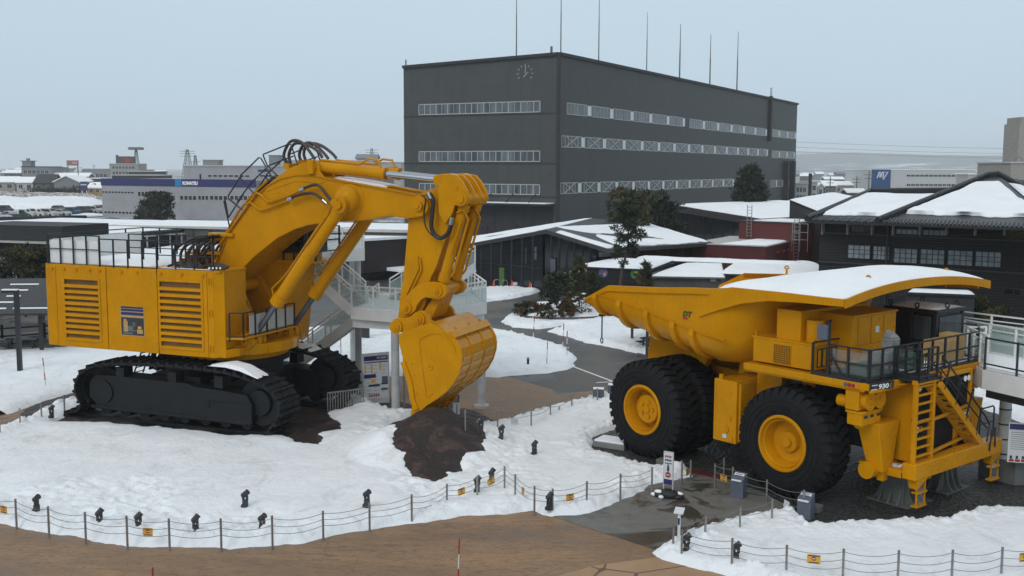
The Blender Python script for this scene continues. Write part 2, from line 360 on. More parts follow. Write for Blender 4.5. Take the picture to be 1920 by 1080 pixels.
# ---------------------------------------------------------------- terrain
EX = Frame(-11.9, 47.57, 21.5)       # excavator frame
TR = Frame(8.40, 43.75, 51)          # truck frame
def vnoise(x, y, seed=0):
 xi = np.floor(x).astype(np.int64); yi = np.floor(y).astype(np.int64); xf = x-xi; yf = y-yi
 def h(a, b):
  n = (a*374761393+b*668265263+seed*1442695041) & 0x7fffffff
  n = ((n ^ (n >> 13))*1274126177) & 0x7fffffff
  return ((n ^ (n >> 16)) & 0xffff)/65535.0
 u = xf*xf*(3-2*xf); v = yf*yf*(3-2*yf)
 return (h(xi, yi)*(1-u)+h(xi+1, yi)*u)*(1-v)+(h(xi, yi+1)*(1-u)+h(xi+1, yi+1)*u)*v-.5
def fbm(x, y, sc, oct=4, seed=0, g=.5):
 s = 0; a = 1
 for k in range(oct): s = s+a*vnoise(x*sc*2**k+17.3*k, y*sc*2**k-9.1*k, seed+k); a *= g
 return s
def sstep(a, b, x):
 t = np.clip((x-a)/(b-a), 0, 1); return t*t*(3-2*t)
PILE = EX.w((10.6, -2.6, 0))
def terr(x, y):
 """height of the solid ground: excavator pad, spoil pile"""
 x = np.asarray(x, float); y = np.asarray(y, float)
 dx = x-EX.o[0]; dy = y-EX.o[1]
 lx = dx*EX.f[0]+dy*EX.f[1]; ly = dx*EX.l[0]+dy*EX.l[1]
 q = np.sqrt(((lx+1.3)/9.5)**2+((ly)/6.6)**2); pad = .17*(1-sstep(.72, 1.1, q))
 qx = (lx-10.1); qy = (ly+1.9)
 r = np.sqrt((qx/3.3)**2+(qy/3.9)**2)
 pile = 1.9*np.clip(1-r, 0, 1)**1.0*(1+.35*fbm(x, y, .7, 3, 3))
 return pad+pile
def gt(px, py):
 z = 0.0
 for _ in range(12):
  p = gp(px, py, z); z = .5*z+.5*float(terr(p[0], p[1]))
 return gp(px, py, z)
def sdf(poly, X, Y):
 """signed distance, positive inside"""
 d = np.full(X.shape, 1e9); ins = np.zeros(X.shape, bool); n = len(poly)
 for i in range(n):
  ax, ay = poly[i][0], poly[i][1]; bx, by = poly[(i+1) % n][0], poly[(i+1) % n][1]
  ex, ey = bx-ax, by-ay; L = ex*ex+ey*ey+1e-12
  t = np.clip(((X-ax)*ex+(Y-ay)*ey)/L, 0, 1)
  d = np.minimum(d, np.hypot(X-ax-t*ex, Y-ay-t*ey))
  c = ((ay > Y) != (by > Y)) & (X < (bx-ax)*(Y-ay)/(by-ay+1e-12)+ax); ins ^= c
 return np.where(ins, d, -d)
def heightfield(name, fn, x0, x1, y0, y1, st, mat, keep=None, smooth=True):
 xs = np.arange(x0, x1+st, st); ys = np.arange(y0, y1+st, st); X, Y = np.meshgrid(xs, ys)
 Z, K = fn(X, Y); ny, nx = X.shape
 idx = np.arange(nx*ny).reshape(ny, nx)
 k = K[:-1, :-1] | K[1:, :-1] | K[:-1, 1:] | K[1:, 1:]
 q = np.stack([idx[:-1, :-1][k], idx[:-1, 1:][k], idx[1:, 1:][k], idx[1:, :-1][k]], 1)
 used = np.unique(q); mp = -np.ones(nx*ny, int); mp[used] = np.arange(len(used)); q = mp[q]
 V = np.stack([X.ravel(), Y.ravel(), Z.ravel()], 1)[used]
 me = bpy.data.meshes.new(name); me.from_pydata(V.tolist(), [], q.tolist()); me.materials.append(mat)
 me.polygons.foreach_set('use_smooth', [smooth]*len(me.polygons)); me.update()
 o = bpy.data.objects.new(name, me); COL.objects.link(o); return o
def pxpoly(pts, fn=gp): return [tuple(fn(*p)[:2]) for p in pts]
def sheet(name, poly, z, mat):
 me = bpy.data.meshes.new(name); me.from_pydata([(float(p[0]), float(p[1]), z) for p in poly], [], [list(range(len(poly)))]); me.materials.append(mat)
 o = bpy.data.objects.new(name, me); COL.objects.link(o); tag(o, kind='structure'); return o
def rough_poly(poly, st=.35, amp=.18, seed=1):
 out = []; n = len(poly)
 for i in range(n):
  a = np.array(poly[i]); b = np.array(poly[(i+1) % n]); L = np.linalg.norm(b-a); k = max(1, int(L/st))
  nn = np.array([-(b-a)[1], (b-a)[0]])/(L+1e-9)
  for j in range(k):
   p = a+(b-a)*j/k; w = fbm(np.array([p[0]]), np.array([p[1]]), .7, 3, seed)[0]*amp*2; out.append(tuple(p+nn*w))
 return out
sheet('ground', [(-4100, -50), (6100, -50), (6100, 6800), (-4100, 6800)], -.03, M['far_ground'])
sheet('road', [(-60, 8), (60, 8), (75, 150), (-75, 150)], 0, M['asphalt'])
TAN = pxpoly([(-400, 800), (-200, 812), (0, 797), (140, 745), (400, 720), (650, 712), (900, 704), (1010, 702), (1060, 690), (950, 735), (1045, 738), (1160, 722), (1260, 730), (1400, 760), (1520, 1000), (1240, 1030), (1055, 972), (1000, 1200), (2400, 1220), (2400, 2200), (-1200, 2200), (-1200, 900)])
sheet('plaza_paving', [tuple(p) for p in pxpoly([(-900, 840), (-100, 800), (0, 780), (140, 735), (400, 712), (650, 702), (900, 700), (930, 702), (985, 716), (1035, 730), (1045, 738), (1230, 724), (1700, 760), (1900, 765), (2400, 760), (2600, 1100), (2600, 2400), (-1500, 2400), (-1500, 900)])], .004, M['tan_paving'])
sheet('plaza_paving', [tuple(p) for p in pxpoly([(1030, 1084), (1120, 1060), (1250, 1043), (1420, 1078), (1520, 1200), (1400, 1500), (500, 1500), (800, 1150)])], .008, M['tan_light'])
sheet('wet_concrete', [tuple(p) for p in pxpoly([(1035, 968), (1060, 960), (1150, 940), (1240, 880), (1330, 870), (1420, 915), (1500, 962), (1560, 985), (1450, 1010), (1290, 1040), (1225, 1030), (1055, 975)])], .012, M['wet_concrete'])
gpoly = rough_poly(pxpoly([(1085, 828), (1110, 815), (1180, 790), (1400, 760), (1900, 770), (2200, 880), (2100, 1000), (1860, 975), (1560, 1000), (1500, 962), (1432, 925), (1338, 888), (1290, 880), (1240, 876), (1195, 872), (1115, 852)]), .3, .12)
sheet('gravel_bed', gpoly, .016, M['gravel'])
for a, b, w in (((1070, 686), (1150, 716), .16), ((1118, 718), (1180, 714), .16)):
 p = gp(*a)[:2]; q = gp(*b)[:2]; d = (q-p)/np.linalg.norm(q-p); n = np.array([-d[1], d[0]])*w/2
 sheet('road_marking', [p-n, q-n, q+n, p+n], .016, M['white_paint'])
HOLE_A = pxpoly([(104, 790), (150, 768), (400, 735), (600, 738), (658, 765), (612, 776), (628, 792), (645, 806), (604, 815), (594, 833), (560, 830), (530, 820), (440, 819), (300, 804), (180, 793)], lambda a, b: gp(a, b, .15))
HOLE_B = [tuple(gt(*p)[:2]) for p in [(735, 797), (770, 783), (812, 772), (850, 776), (885, 795), (913, 830), (905, 848), (880, 855), (862, 882), (835, 885), (815, 904), (778, 893), (757, 862), (764, 850), (738, 825)]]
HOLE_C = [tuple(gp(*p)[:2]) for p in [(682, 770), (705, 762), (735, 768), (745, 777), (705, 780)]]
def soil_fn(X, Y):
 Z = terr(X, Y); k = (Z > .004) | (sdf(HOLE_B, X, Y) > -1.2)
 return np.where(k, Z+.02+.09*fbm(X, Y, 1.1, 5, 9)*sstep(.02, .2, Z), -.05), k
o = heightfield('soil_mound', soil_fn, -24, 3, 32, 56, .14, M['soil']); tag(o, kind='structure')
def ext_(s, X, Y, seed):
 e = sstep(0, .25, s)*(1-sstep(.5, 1.7, s)); n = fbm(X, Y, 2.6, 4, 77+seed, .65)
 return e*(.05+.22*np.abs(n)+.05*n)+.035*fbm(X, Y, 3.0, 3, 78+seed)*sstep(0, .3, s)*(1-.6*sstep(.4, 1.5, s))
def snow_fn(poly, holes=(), thick=.22, edge=.55, seed=0, rag=.22, lump=.05):
 def fn(X, Y):
  s = sdf(poly, X, Y); s0 = s
  for h in holes: s = np.minimum(s, -sdf(h, X, Y)+.22*fbm(X, Y, 1.6, 4, 51+seed, .65))
  s = s+rag*fbm(X, Y, .8, 4, 20+seed, .6)*1.2+.05*fbm(X, Y, 5, 2, 60+seed)
  t = np.where(s > 0, thick*(1-np.exp(-s/edge*1.8))+.02*np.minimum(s*8, 1), s*.9)
  z = terr(X, Y)+t+lump*fbm(X, Y, .45, 5, 40+seed, .55)*sstep(0, 1.2, s)+ext_(s0, X, Y, seed)*sstep(0, .3, s)
  z = z+.16*fbm(X, Y, 3.6, 3, 140+seed, .6)*sstep(.02, .2, fbm(X, Y, .22, 3, 150+seed))*sstep(.2, .6, s)
  return np.where(s > -.4, np.maximum(z, -.2), -.2), s > -.3
 return fn
MAIN = pxpoly([(-260, 850), (-60, 822), (0, 806), (60, 782), (112, 762), (160, 752), (400, 728), (560, 728), (660, 745), (700, 765), (740, 778), (790, 772), (880, 795), (935, 797), (1000, 775), (1060, 758), (1145, 742), (1300, 700), (1300, 800), (1160, 805), (1108, 822), (1118, 850), (1200, 872), (1246, 880), (1292, 880), (1298, 893), (1262, 903), (1225, 910), (1150, 950), (1090, 964), (1035, 968), (1000, 958), (960, 962), (850, 972), (750, 985), (650, 998), (560, 1018), (430, 1030), (240, 1024), (130, 1006), (0, 985), (-80, 968), (-300, 940)])
o = heightfield('snow', snow_fn(MAIN, (HOLE_A, HOLE_B), .2, .6, 0, .2, .10), -30, 13, 29, 60, .085, M['snow']); tag(o, kind='structure')
FRONT = pxpoly([(1227, 1036), (1245, 1020), (1290, 1002), (1350, 982), (1400, 972), (1450, 962), (1492, 965), (1522, 988), (1545, 990), (1640, 981), (1760, 976), (1800, 965), (1860, 953), (1920, 960), (2100, 962), (2300, 1200), (1500, 1130), (1400, 1090), (1300, 1066), (1245, 1050)])
o = heightfield('snow', snow_fn(FRONT, (), .2, .5, 5, .16, .07), 3, 26, 22, 40, .075, M['snow']); tag(o, kind='structure')
LEFT = pxpoly([(-900, 640), (0, 628), (95, 630), (260, 622), (600, 618), (650, 615), (740, 612), (860, 600), (925, 618), (1000, 636), (1060, 652), (1080, 672), (1076, 690), (1030, 700), (935, 707), (780, 706), (650, 712), (400, 722), (140, 735), (0, 780), (-200, 800), (-900, 830)])
SHEL = pxpoly([(-900, 650), (0, 657), (60, 655), (125, 652), (130, 630), (60, 600), (-900, 600)])
o = heightfield('snow', snow_fn(LEFT, (SHEL,), .26, 1.0, 9, .35, .16), -60, 8, 48, 82, .24, M['snow']); tag(o, kind='structure')
for i, (pts, st, ext) in enumerate((
 ([(938, 603), (958, 592), (1000, 585), (1060, 583), (1180, 585), (1185, 600), (1150, 604), (1100, 612), (1060, 610), (1010, 618), (960, 614)], .18, .14),
 ([(1030, 622), (1080, 612), (1170, 603), (1240, 600), (1330, 640), (1320, 670), (1250, 668), (1215, 668), (1160, 655), (1090, 640)], .16, .14),
 ([(912, 541), (960, 540), (1012, 545), (1000, 552), (960, 560), (912, 566), (880, 570), (880, 541)], .2, .12),
 ([(1815, 735), (1870, 728), (2100, 730), (2100, 800), (1920, 795), (1850, 772), (1822, 760)], .15, .14))):
 pl = pxpoly(pts); a = np.array(pl)
 o = heightfield('snow', snow_fn(pl, (), ext+.05, .5, 13+i, .25, .05), a[:, 0].min()-1, a[:, 0].max()+1, a[:, 1].min()-1, a[:, 1].max()+1, st, M['snow']); tag(o, kind='structure')
def sz(x, y, extra=.2): return float(terr(x, y))+extra
mk_paint('worn_yellow', (.58, .32, .07))
# ================================================================ EXCAVATOR
def ex_build():
 Y = M['yellow']; YD = M['yellow_dirty']; K = M['black_metal']
 loc, rz = EX.root()
 root = empty('mining_excavator', loc, rz, 'giant yellow mining excavator on black crawler tracks, bucket resting on the brown soil heap', 'excavator', size=2)
 def px(x, y, yy): q = EX.loc(x, y, y=yy); return (q[0], q[1], q[2])
 def pz(pts, yy): return [(lambda q: (q[0], q[2]))(EX.loc(a, b, y=yy)) for a, b in pts]
 def crop2(pts): return [(340+a/3.2, 240+b/3.2) for a, b in pts]
 # ---- tracks
 cx = -1.32
 for sgn in (-1, 1):
  yo = sgn*3.62; yi = sgn*2.15; ym = (yo+yi)/2; sx = .0 if sgn < 0 else -.35
  base = .17
  ctrl = [(-5.6, .14), (3.6, .14), (4.6, .42), (5.15, .95), (5.35, 1.5), (5.05, 2.05), (4.3, 2.45), (2.7, 2.78), (0, 2.86), (-2.6, 2.78), (-4.1, 2.6), (-4.95, 2.25), (-5.35, 1.75), (-5.35, 1.2), (-5.0, .6)]
  ctrl = [(x+cx+sx, z+base-.14) for x, z in ctrl]
  P_ = []; n = len(ctrl)
  for i in range(n):
   p0, p1, p2, p3 = [np.array(ctrl[(i+k-1) % n]) for k in range(4)]
   for j in range(24):
    t = j/24; P_.append(.5*((2*p1)+(-p0+p2)*t+(2*p0-5*p1+4*p2-p3)*t*t+(-p0+3*p1-3*p2+p3)*t**3))
  P_ = np.array(P_); d = np.r_[0, np.cumsum(np.linalg.norm(np.diff(np.r_[P_, P_[:1]], axis=0), axis=1))]
  NS = 54; shoes = MB(); PP = np.r_[P_, P_[:1]]
  pos = [np.array([np.interp(d[-1]*k/NS, d, PP[:, 0]), np.interp(d[-1]*k/NS, d, PP[:, 1])]) for k in range(NS+1)]
  for k in range(NS):
   a, b = pos[k], pos[k+1]; tt = (b-a)/np.linalg.norm(b-a); nn = np.array([tt[1], -tt[0]])
   a2 = a+tt*.01; b2 = b-tt*.03
   def q(p, o): return (p+nn*o)
   y0, y1 = sorted((yo, yi))
   prof = [q(a2, -.06), q(b2, -.06), q(b2, .05), q(b2-tt*.04, .05), q(b2-tt*.07, .16), q(b2-tt*.15, .16), q(b2-tt*.19, .05), q(a2, .03)]
   for (ya, yb) in ((y0, y0+.46), (y0+.5, y1-.5), (y1-.46, y1)):
    o_ = 0
    shoes.plate([(p[0], p[1]) for p in prof], ya, yb)
   shoes.plate([(p[0], p[1]) for p in (q(a2, -.16), q(b2+tt*.03, -.16), q(b2+tt*.03, -.05), q(a2, -.05))], ym-.34, ym+.34)
  tr = shoes.build('crawler_track', M['track'], root)
  fm = MB(); f0, f1 = sorted((sgn*3.42, sgn*2.3))
  fr = [(-4.3, .62), (-3.9, .55), (3.6, .5), (3.85, .62), (3.85, 1.35), (3.6, 1.72), (2.3, 1.82), (1.0, 1.86), (.6, 1.98), (-3.6, 2.02), (-4.3, 1.98), (-4.7, 1.6), (-4.7, 1.0)]
  fm.plate([(x+cx+sx, z+base) for x, z in fr], f0, f1)
  fm.plate([(x+cx+sx, z+base) for x, z in ((-4.6, .5), (3.8, .45), (3.8, .6), (-4.6, .65))], *sorted((sgn*3.47, sgn*3.40)))
  for (xa, xb, za, zb) in ((1.9, 3.9, .55, .62), (1.9, 3.9, 1.3, 1.36)):
   fm.box(xa+cx+sx, xb+cx+sx, *sorted((sgn*3.45, sgn*3.40)), za+base, zb+base)
  fm.box(1.5+cx+sx, 1.75+cx+sx, *sorted((sgn*3.46, sgn*3.40)), 1.05+base, 1.35+base)
  for xx in (-3.0, -.2, 2.2): fm.box(xx-.22+cx+sx, xx+.22+cx+sx, *sorted((sgn*3.40, sgn*2.8)), 1.9+base, 2.42+base)
  fm.cyl((-3.9+cx+sx, sgn*3.40, 1.28+base), (-3.9+cx+sx, sgn*3.50, 1.28+base), .52, 28)
  fm.build('track_frame', M['track'], root, .02)
  rl = MB()
  for k in range(8): x = -3.9+k*1.06+cx+sx; rl.cyl((x, sgn*2.5, .52+base), (x, sgn*3.3, .52+base), .3, 16)
  rl.each('track_roller', M['track'], root)
  for xx, rr, nm in ((4.05, .98, 'idler_wheel'), (-4.05, .92, 'drive_sprocket')):
   w = MB(); w.lathe([(0, -.3), (rr*.55, -.3), (rr*.6, -.15), (rr*.92, -.2), (rr, -.2), (rr, .2), (rr*.92, .2), (rr*.6, .15), (rr*.55, .3), (0, .3)], (xx+cx+sx, ym, 1.38+base), n=32)
   w.build(nm, M['track'], root)
  for xx in (-1.8, 1.0): pass
  sp = MB()   # snow lying on the front slope of the track
  if sgn < 0: line = [(.5, 2.98), (1.3, 2.98), (2.1, 2.86), (2.9, 2.6)]
  else: line = [(1.0, 2.92), (1.7, 2.82), (2.4, 2.6)]
  n0 = 10; pts = []
  for i, (x, z) in enumerate(line):
   for j in range(n0):
    y = -3.55+j*1.0/(n0-1) if sgn < 0 else 2.4+j*.9/(n0-1)
    e = 0 if (j in (0, n0-1) or i in (0, len(line)-1)) else .13
    pts.append((x+sx+random.uniform(-.08, .08), y, z+e+.03+base-.14+random.uniform(-.02, .02)))
  sp.add(pts, [(i*n0+j, i*n0+j+1, (i+1)*n0+j+1, (i+1)*n0+j) for i in range(len(line)-1) for j in range(n0-1)], None, True)
  sp.build('snow_patch', M['snow_roof'], root)
 b = MB(); b.box(cx-2.2, cx+2.2, -2.3, 2.3, 1.1, 2.2); b.box(cx-.9, cx+.9, -2.9, 2.9, 1.3, 2.35)
 b.cyl((0-.6, 0, 2.1), (-.6, 0, 3.05), 2.05, 40); b.cyl((-.6, 0, 2.75), (-.6, 0, 3.0), 2.35, 40)
 b.build('undercarriage_frame', M['track'], root, .03)
 b = MB(); b.cyl((-.6, 0, 3.0), (-.6, 0, 3.33), 2.3, 48, mat=Y); b.build('slewing_ring', Y, root)
 lad = MB()      # boarding ladder hanging under the house
 for y in (-2.9, -2.3):
  lad.bar((-3.5, y, 3.3), (-4.0, y, 2.2), .05)
 for k in range(5): z = 3.2-k*.22; x = -3.5-.5*(k*.22)/1.1; lad.bar((x, -2.9, z), (x, -2.3, z), .035)
 lad.bar((-2.9, -2.8, 3.3), (-3.1, -2.8, 2.5), .3, .06)
 lad.build('boarding_ladder', K, root)
 # ---- house
 z0, z1 = 3.3, 6.94; yn = -3.2
 h = MB(); h.slab([(-8.5, -3.05), (1.0, -3.05), (1.3, -2.4), (1.3, 2.4), (1.1, 3.1), (-8.5, 3.1)], z0, z0+.35)
 h.build('revolving_frame', Y, root, .03)
 cw = MB(); cw.slab([(-8.5, yn), (-7.9, yn), (-7.9, 3.2), (-8.5, 3.2)], z0, z1)
 cw.box(-8.62, -8.45, -2.9, 2.9, z0+.1, z1-.15)
 cw.build('counterweight', Y, root, .06)
 en = MB(); en.box(-7.87, .6, -3.12, -1.35, z0+.36, z1-.02); en.box(-7.87, -3.0, -1.36, 3.1, z0+.36, z1-.02)
 en.add([(.6, -3.12, z0+.36), (.95, -2.95, z0+.36), (.95, -1.4, z0+.36), (.6, -1.4, z0+.36), (.6, -3.12, z1-.02), (.95, -2.95, z1-.02), (.95, -1.4, z1-.02), (.6, -1.4, z1-.02)], [(0, 1, 5, 4), (1, 2, 6, 5), (4, 5, 6, 7), (0, 3, 2, 1)])
 en.build('engine_housing', Y, root, .03)
 def panel(x0, x1, name='side_panel'):
  m = MB(); m.box(x0+.02, x1-.02, -3.2, -3.11, z0, z1); return m
 m = panel(-5.05, -2.3); m.build('side_panel', Y, root, .015)
 for (x0, x1, ga, gb, nsl) in ((-7.9, -5.05, -7.45, -5.45, 10), (-2.3, .3, -2.2, .02, 10)):
  gz0 = z0+.42 if x0 < -5 else z0+.38; gz1 = z1-.62 if x0 < -5 else z1-.5
  m = MB()
  m.box(x0+.02, ga, -3.2, -3.11, z0, z1); m.box(gb, x1-.02, -3.2, -3.11, z0, z1)
  m.box(ga, gb, -3.2, -3.11, z0, gz0); m.box(ga, gb, -3.2, -3.11, gz1, z1)
  m.box(ga-.06, ga+.05, -3.235, -3.199, gz0-.08, gz1+.08); m.box(gb-.05, gb+.06, -3.235, -3.199, gz0-.08, gz1+.08)
  m.box(ga-.06, gb+.06, -3.238, -3.199, gz1+.02, gz1+.12); m.box(ga-.06, gb+.06, -3.238, -3.199, gz0-.14, gz0-.04)
  pan = m.build('grille_panel', Y, root, .012)
  c = MB(); c.box(ga+.02, gb-.02, -3.13, -3.10, gz0+.01, gz1-.01); c.build('radiator_core', M['radiator_core'], pan)
  s_ = MB(); hh = (gz1-gz0)/nsl
  for k in range(1, nsl): z = gz0+k*hh; s_.hexa([(ga, -3.13, z-.02), (gb, -3.13, z-.02), (gb, -3.11, z+.07), (ga, -3.11, z+.07)], [(ga, -3.25, z-.08), (gb, -3.25, z-.08), (gb, -3.24, z+.05), (ga, -3.24, z+.05)])
  s_.build('louvre_slats', Y, pan)
 m = MB(); m.add([(.3, -3.2, z0), (.62, -3.2, z0), (.62, -3.2, z1), (.3, -3.2, z1), (.3, -3.11, z0), (.62, -3.11, z0), (.62, -3.11, z1), (.3, -3.11, z1)], [(0, 1, 2, 3), (4, 7, 6, 5), (0, 4, 5, 1), (1, 5, 6, 2), (2, 6, 7, 3), (3, 7, 4, 0)])
 m.hexa([(.62, -3.19, z0), (1.0, -2.98, z0+.1), (1.0, -2.9, z0+.1), (.62, -3.1, z0)], [(.62, -3.19, z1), (1.0, -2.98, z1), (1.0, -2.9, z1), (.62, -3.1, z1)])
 m.build('corner_panel', Y, root, .012)
 hg = MB()
 for z in (z0+.25, z0+1.75, z0+3.1):
  for x in (.38, .52): hg.box(x-.02, x+.02, -3.24, -3.2, z, z+.28); hg.box(x-.05, x+.05, -3.235, -3.2, z+.05, z+.08); hg.box(x-.05, x+.05, -3.235, -3.2, z+.2, z+.23)
 hg.each('door_hinge', Y, root)
 d0 = px(225, 573, -3.21); d1 = px(272, 632, -3.21); dx0, dx1, dz0, dz1 = d0[0], d1[0], d1[2], d0[2]
 dc = MB(); dc.box(dx0, dx1, -3.212, -3.2, dz0, dz1, M['timber_tan'])
 hh = dz1-dz0
 for (a, b2, mt) in ((.93, .985, 'black_metal'), (.83, .91, 'navy'), (.70, .80, 'navy'), (.03, .62, 'dark_steel')):
  dc.box(dx0+.04, dx1-.04, -3.216, -3.212, dz0+hh*a, dz0+hh*b2, M[mt])
 ww = dx1-dx0
 for (u0, u1, v0, v1, mt) in ((.12, .3, .14, .5, 'timber_tan'), (.15, .25, .48, .56, 'label_yellow'), (.3, .62, .16, .34, 'gray_stand'), (.4, .7, .3, .4, 'bark'), (.68, .92, .1, .24, 'timber_tan'), (.72, .86, .26, .34, 'label_yellow'), (.1, .5, .06, .12, 'gray_stand'), (.5, .62, .2, .46, 'blue_gray')):
  dc.box(dx0+ww*u0, dx0+ww*u1, -3.219, -3.216, dz0+hh*v0, dz0+hh*v1, M[mt])
 dc.build('picture_decal', None, root)
 rd = MB(); rd.box(-8.5, .95, -3.18, -1.3, z1-.02, z1+.06); rd.box(-8.5, -3.0, -1.3, 3.2, z1-.02, z1+.06); rd.build('roof_deck', Y, root, .02)
 sn = MB()
 nx, ny = 40, 16; vs_ = []
 for i in range(nx+1):
  for j in range(ny+1):
   x = -8.2+i*5.2/nx; y = -2.7+j*5.6/ny; e = min(i, nx-i, j, ny-j)
   vs_.append((x, y, z1+.05+(.2*(1-math.exp(-e*.5)))+.05*float(fbm(np.array([x]), np.array([y]), .6, 3, 5)[0])))
 sn.add(vs_, [(i*(ny+1)+j, (i+1)*(ny+1)+j, (i+1)*(ny+1)+j+1, i*(ny+1)+j+1) for i in range(nx) for j in range(ny)], None, True)
 sn.box(-2.1, .6, -3.15, -2.95, z1+.055, z1+.09)
 sn.build('snow_cover', M['snow_roof'], root)
 fm = MB(); fm.box(-3.0, .95, 1.35, 3.15, z0+.36, z1)
 a = px(603, 478, 3.15); fm.plate([(.9, z0+.02), (1.15, z0+.05), (1.55, z0+3.2), (1.75, z0+4.15), (.9, z0+4.15)], 1.45, 3.2)
 fm.build('far_housing', Y, root, .03)
 # ---- cab on the far front corner
 cbz = 7.45; c0, c1, cy0, cy1 = .2, 2.3, 1.35, 3.15
 cb = MB(); cb.box(c0, c1-.3, cy0, cy1, z1, cbz, Y)
 cb.box(c0, c1, cy0, cy1, cbz, cbz+.3, K); cb.box(c0, c1, cy0, cy1, cbz+2.0, cbz+2.25, K)
 for (x, y) in ((c0+.06, cy0+.06), (c1-.06, cy0+.06), (c0+.06, cy1-.06), (c1-.06, cy1-.06), ((c0+c1)/2, cy0+.06)): cb.box(x-.06, x+.06, y-.06, y+.06, cbz+.3, cbz+2.0, K)
 cab = cb.build('cab', None, root, .02)
 g = MB(); g.box(c0+.03, c1-.03, cy0+.03, cy1-.03, cbz+.29, cbz+2.01); g.build('cab_glass', M['glass_dark'], cab)
 rl = MB()
 for x in (1.2, 1.75, 2.3, 2.9): rl.bar((x, 1.15, z1+.2), (x, 1.15, z1+1.7), .07)
 for z in (z1+.6, z1+1.1, z1+1.7): rl.bar((.8, 1.15, z), (2.9, 1.15, z), .05); rl.bar((2.9, 1.15, z), (2.9, 3.2, z), .05)
 rl.bar((2.9, 3.2, z1+.2), (2.9, 3.2, z1+1.7), .07)
 rl.build('cab_walkway_railing', K, root)
 st = MB(); st.box(.9, 3.0, 1.1, 3.2, z1+.1, z1+.2); st.build('cab_platform', Y, root, .02)
 # ---- machinery between the modules: boom foot brackets, engine clutter
 br = MB()
 for y in (-1.25, .95):
  br.plate([(-1.6, z0+.3), (1.35, z0+.3), (1.35, z0+1.0), (.5, z0+2.3), (-.1, z0+3.15), (-.9, z0+3.1), (-1.9, z0+2.0)], y, y+.3)
 for (xa, xb) in (((1.0, z0+.5), (.05, z0+2.6)), ((.55, z0+.5), (-.4, z0+2.9))):
  br.bar((xa[0], -1.6, xa[1]), (xb[0], -1.6, xb[1]), .5, .1, up=(0, 1, 0)); br.bar((xa[0], -.6, xa[1]), (xb[0], -.6, xb[1]), .4, .1, up=(0, 1, 0))
 br.box(-2.9, -.9, -1.3, 1.3, z0+.3, z0+2.6)
 br.cyl((-.25, -1.35, z0+2.75), (-.25, 1.3, z0+2.75), .28, 24)
 br.build('boom_foot_bracket', Y, root, .02)
 mc = MB()
 for k in range(7):
  x = -2.9+k*.3; mc.box(x, x+.22, -1.0+.2*(k % 3), 1.0, z1-.5, z1+.3+.15*(k % 2))
 mc.box(-2.6, -.6, -.9, .9, z1+.5, z1+.62); mc.box(-1.2, .1, -1.1, -.7, z1+1.35, z1+1.5); mc.box(-1.4, -.2, -.9, .3, z1+1.15, z1+1.28)
 for x in (-1.1, -.3): mc.bar((x, -.9, z1), (x, -.9, z1+1.4), .12)
 mc.build('hydraulic_valve_block', Y, root, .02)
 hs_ = MB()
 for k in range(7):
  y = -2.2+k*.32; x0 = -2.15+.13*k; a = (x0, y, z1+.2)
  pts = []
  for i in range(25):
   t = i/24; 
   pts.append((x0-.25*math.sin(math.pi*min(1, t*1.6))*(1-t)+t*t*1.35, y+t*.5, z1+.15+1.25*math.sin(t*math.pi*.46)**.8))
  hs_.tube(pts, .06, 8)
 for k in range(5):
  x0 = -1.6+.38*k; y = -2.6
  hs_.tube([(x0+.32*math.sin(math.pi*t/12*1.0)*-1, y+.05*k, z1+.08+1.0*t/12) for t in range(13)], .055, 8)
 for k in range(4):
  y = -2.7+.1*k; hs_.tube([(-2.1+t*.27, y+.03*t, z1+.12+.02*k+.1*math.sin(t)) for t in range(11)], .055, 6)
 hs_.build('hydraulic_hoses', M['rubber_hose'], root)
 wl_ = MB(); 
 for k in range(4): x = .45+.14*k; wl_.cyl((x, -3.15+.06*k, z1+.2), (x+.03, -3.26+.06*k, z1+.18), .06, 12, mat=K); wl_.cyl((x+.03, -3.262+.06*k, z1+.18), (x+.032, -3.268+.06*k, z1+.18), .045, 12, mat=M['lamp_white'])
 wl_.bar((.35, -3.05, z1+.12), (1.0, -2.85, z1+.12), .06, mat=K)
 wl_.build('work_lights', None, root)
 # ---- deck railings
 def rail_run(pts, h, name, posts, par=root, rads=(.028, .022), mid=True, mat=K, rnd=True):
  r = MB(); 
  for i in range(len(pts)-1):
   a = Vector(pts[i]); b2 = Vector(pts[i+1]); n = posts[i]
   r.bar(a+Vector((0, 0, h)), b2+Vector((0, 0, h)), rads[0]*1.8)
   if mid: r.bar(a+Vector((0, 0, h*.55)), b2+Vector((0, 0, h*.55)), rads[1]*1.8)
   r.bar(a+Vector((0, 0, .06)), b2+Vector((0, 0, .06)), rads[1]*1.8)
   for k in range(n+1):
    p = a+(b2-a)*k/n; r.bar(p-Vector((0, 0, .18)), p+Vector((0, 0, h)), rads[0]*2, up=(1, 0, 0))
  return r.build(name, mat, par)
 hh = 1.35
 rail_run([(-8.35, -3.15, z1), (-5.4, -3.15, z1)], hh, 'deck_railing', [4])
 rail_run([(-5.4, -3.17, z1), (-2.3, -3.17, z1)], hh-.12, 'deck_railing', [4])
 rail_run([(-2.3, -3.15, z1), (.6, -3.15, z1)], hh-.2, 'deck_railing', [3])
 rail_run([(-8.35, -3.1, z1), (-8.35, 3.1, z1), (-3.2, 3.1, z1)], hh, 'deck_railing', [5, 5])
 rail_run([(-5.4, -1.3, z1), (-3.0, -1.3, z1)], hh, 'deck_railing', [3])
 rail_run([(-3.0, -1.3, z1), (-.8, -1.3, z1), (-.4, -2.9, z1)], hh, 'deck_railing', [3, 2])
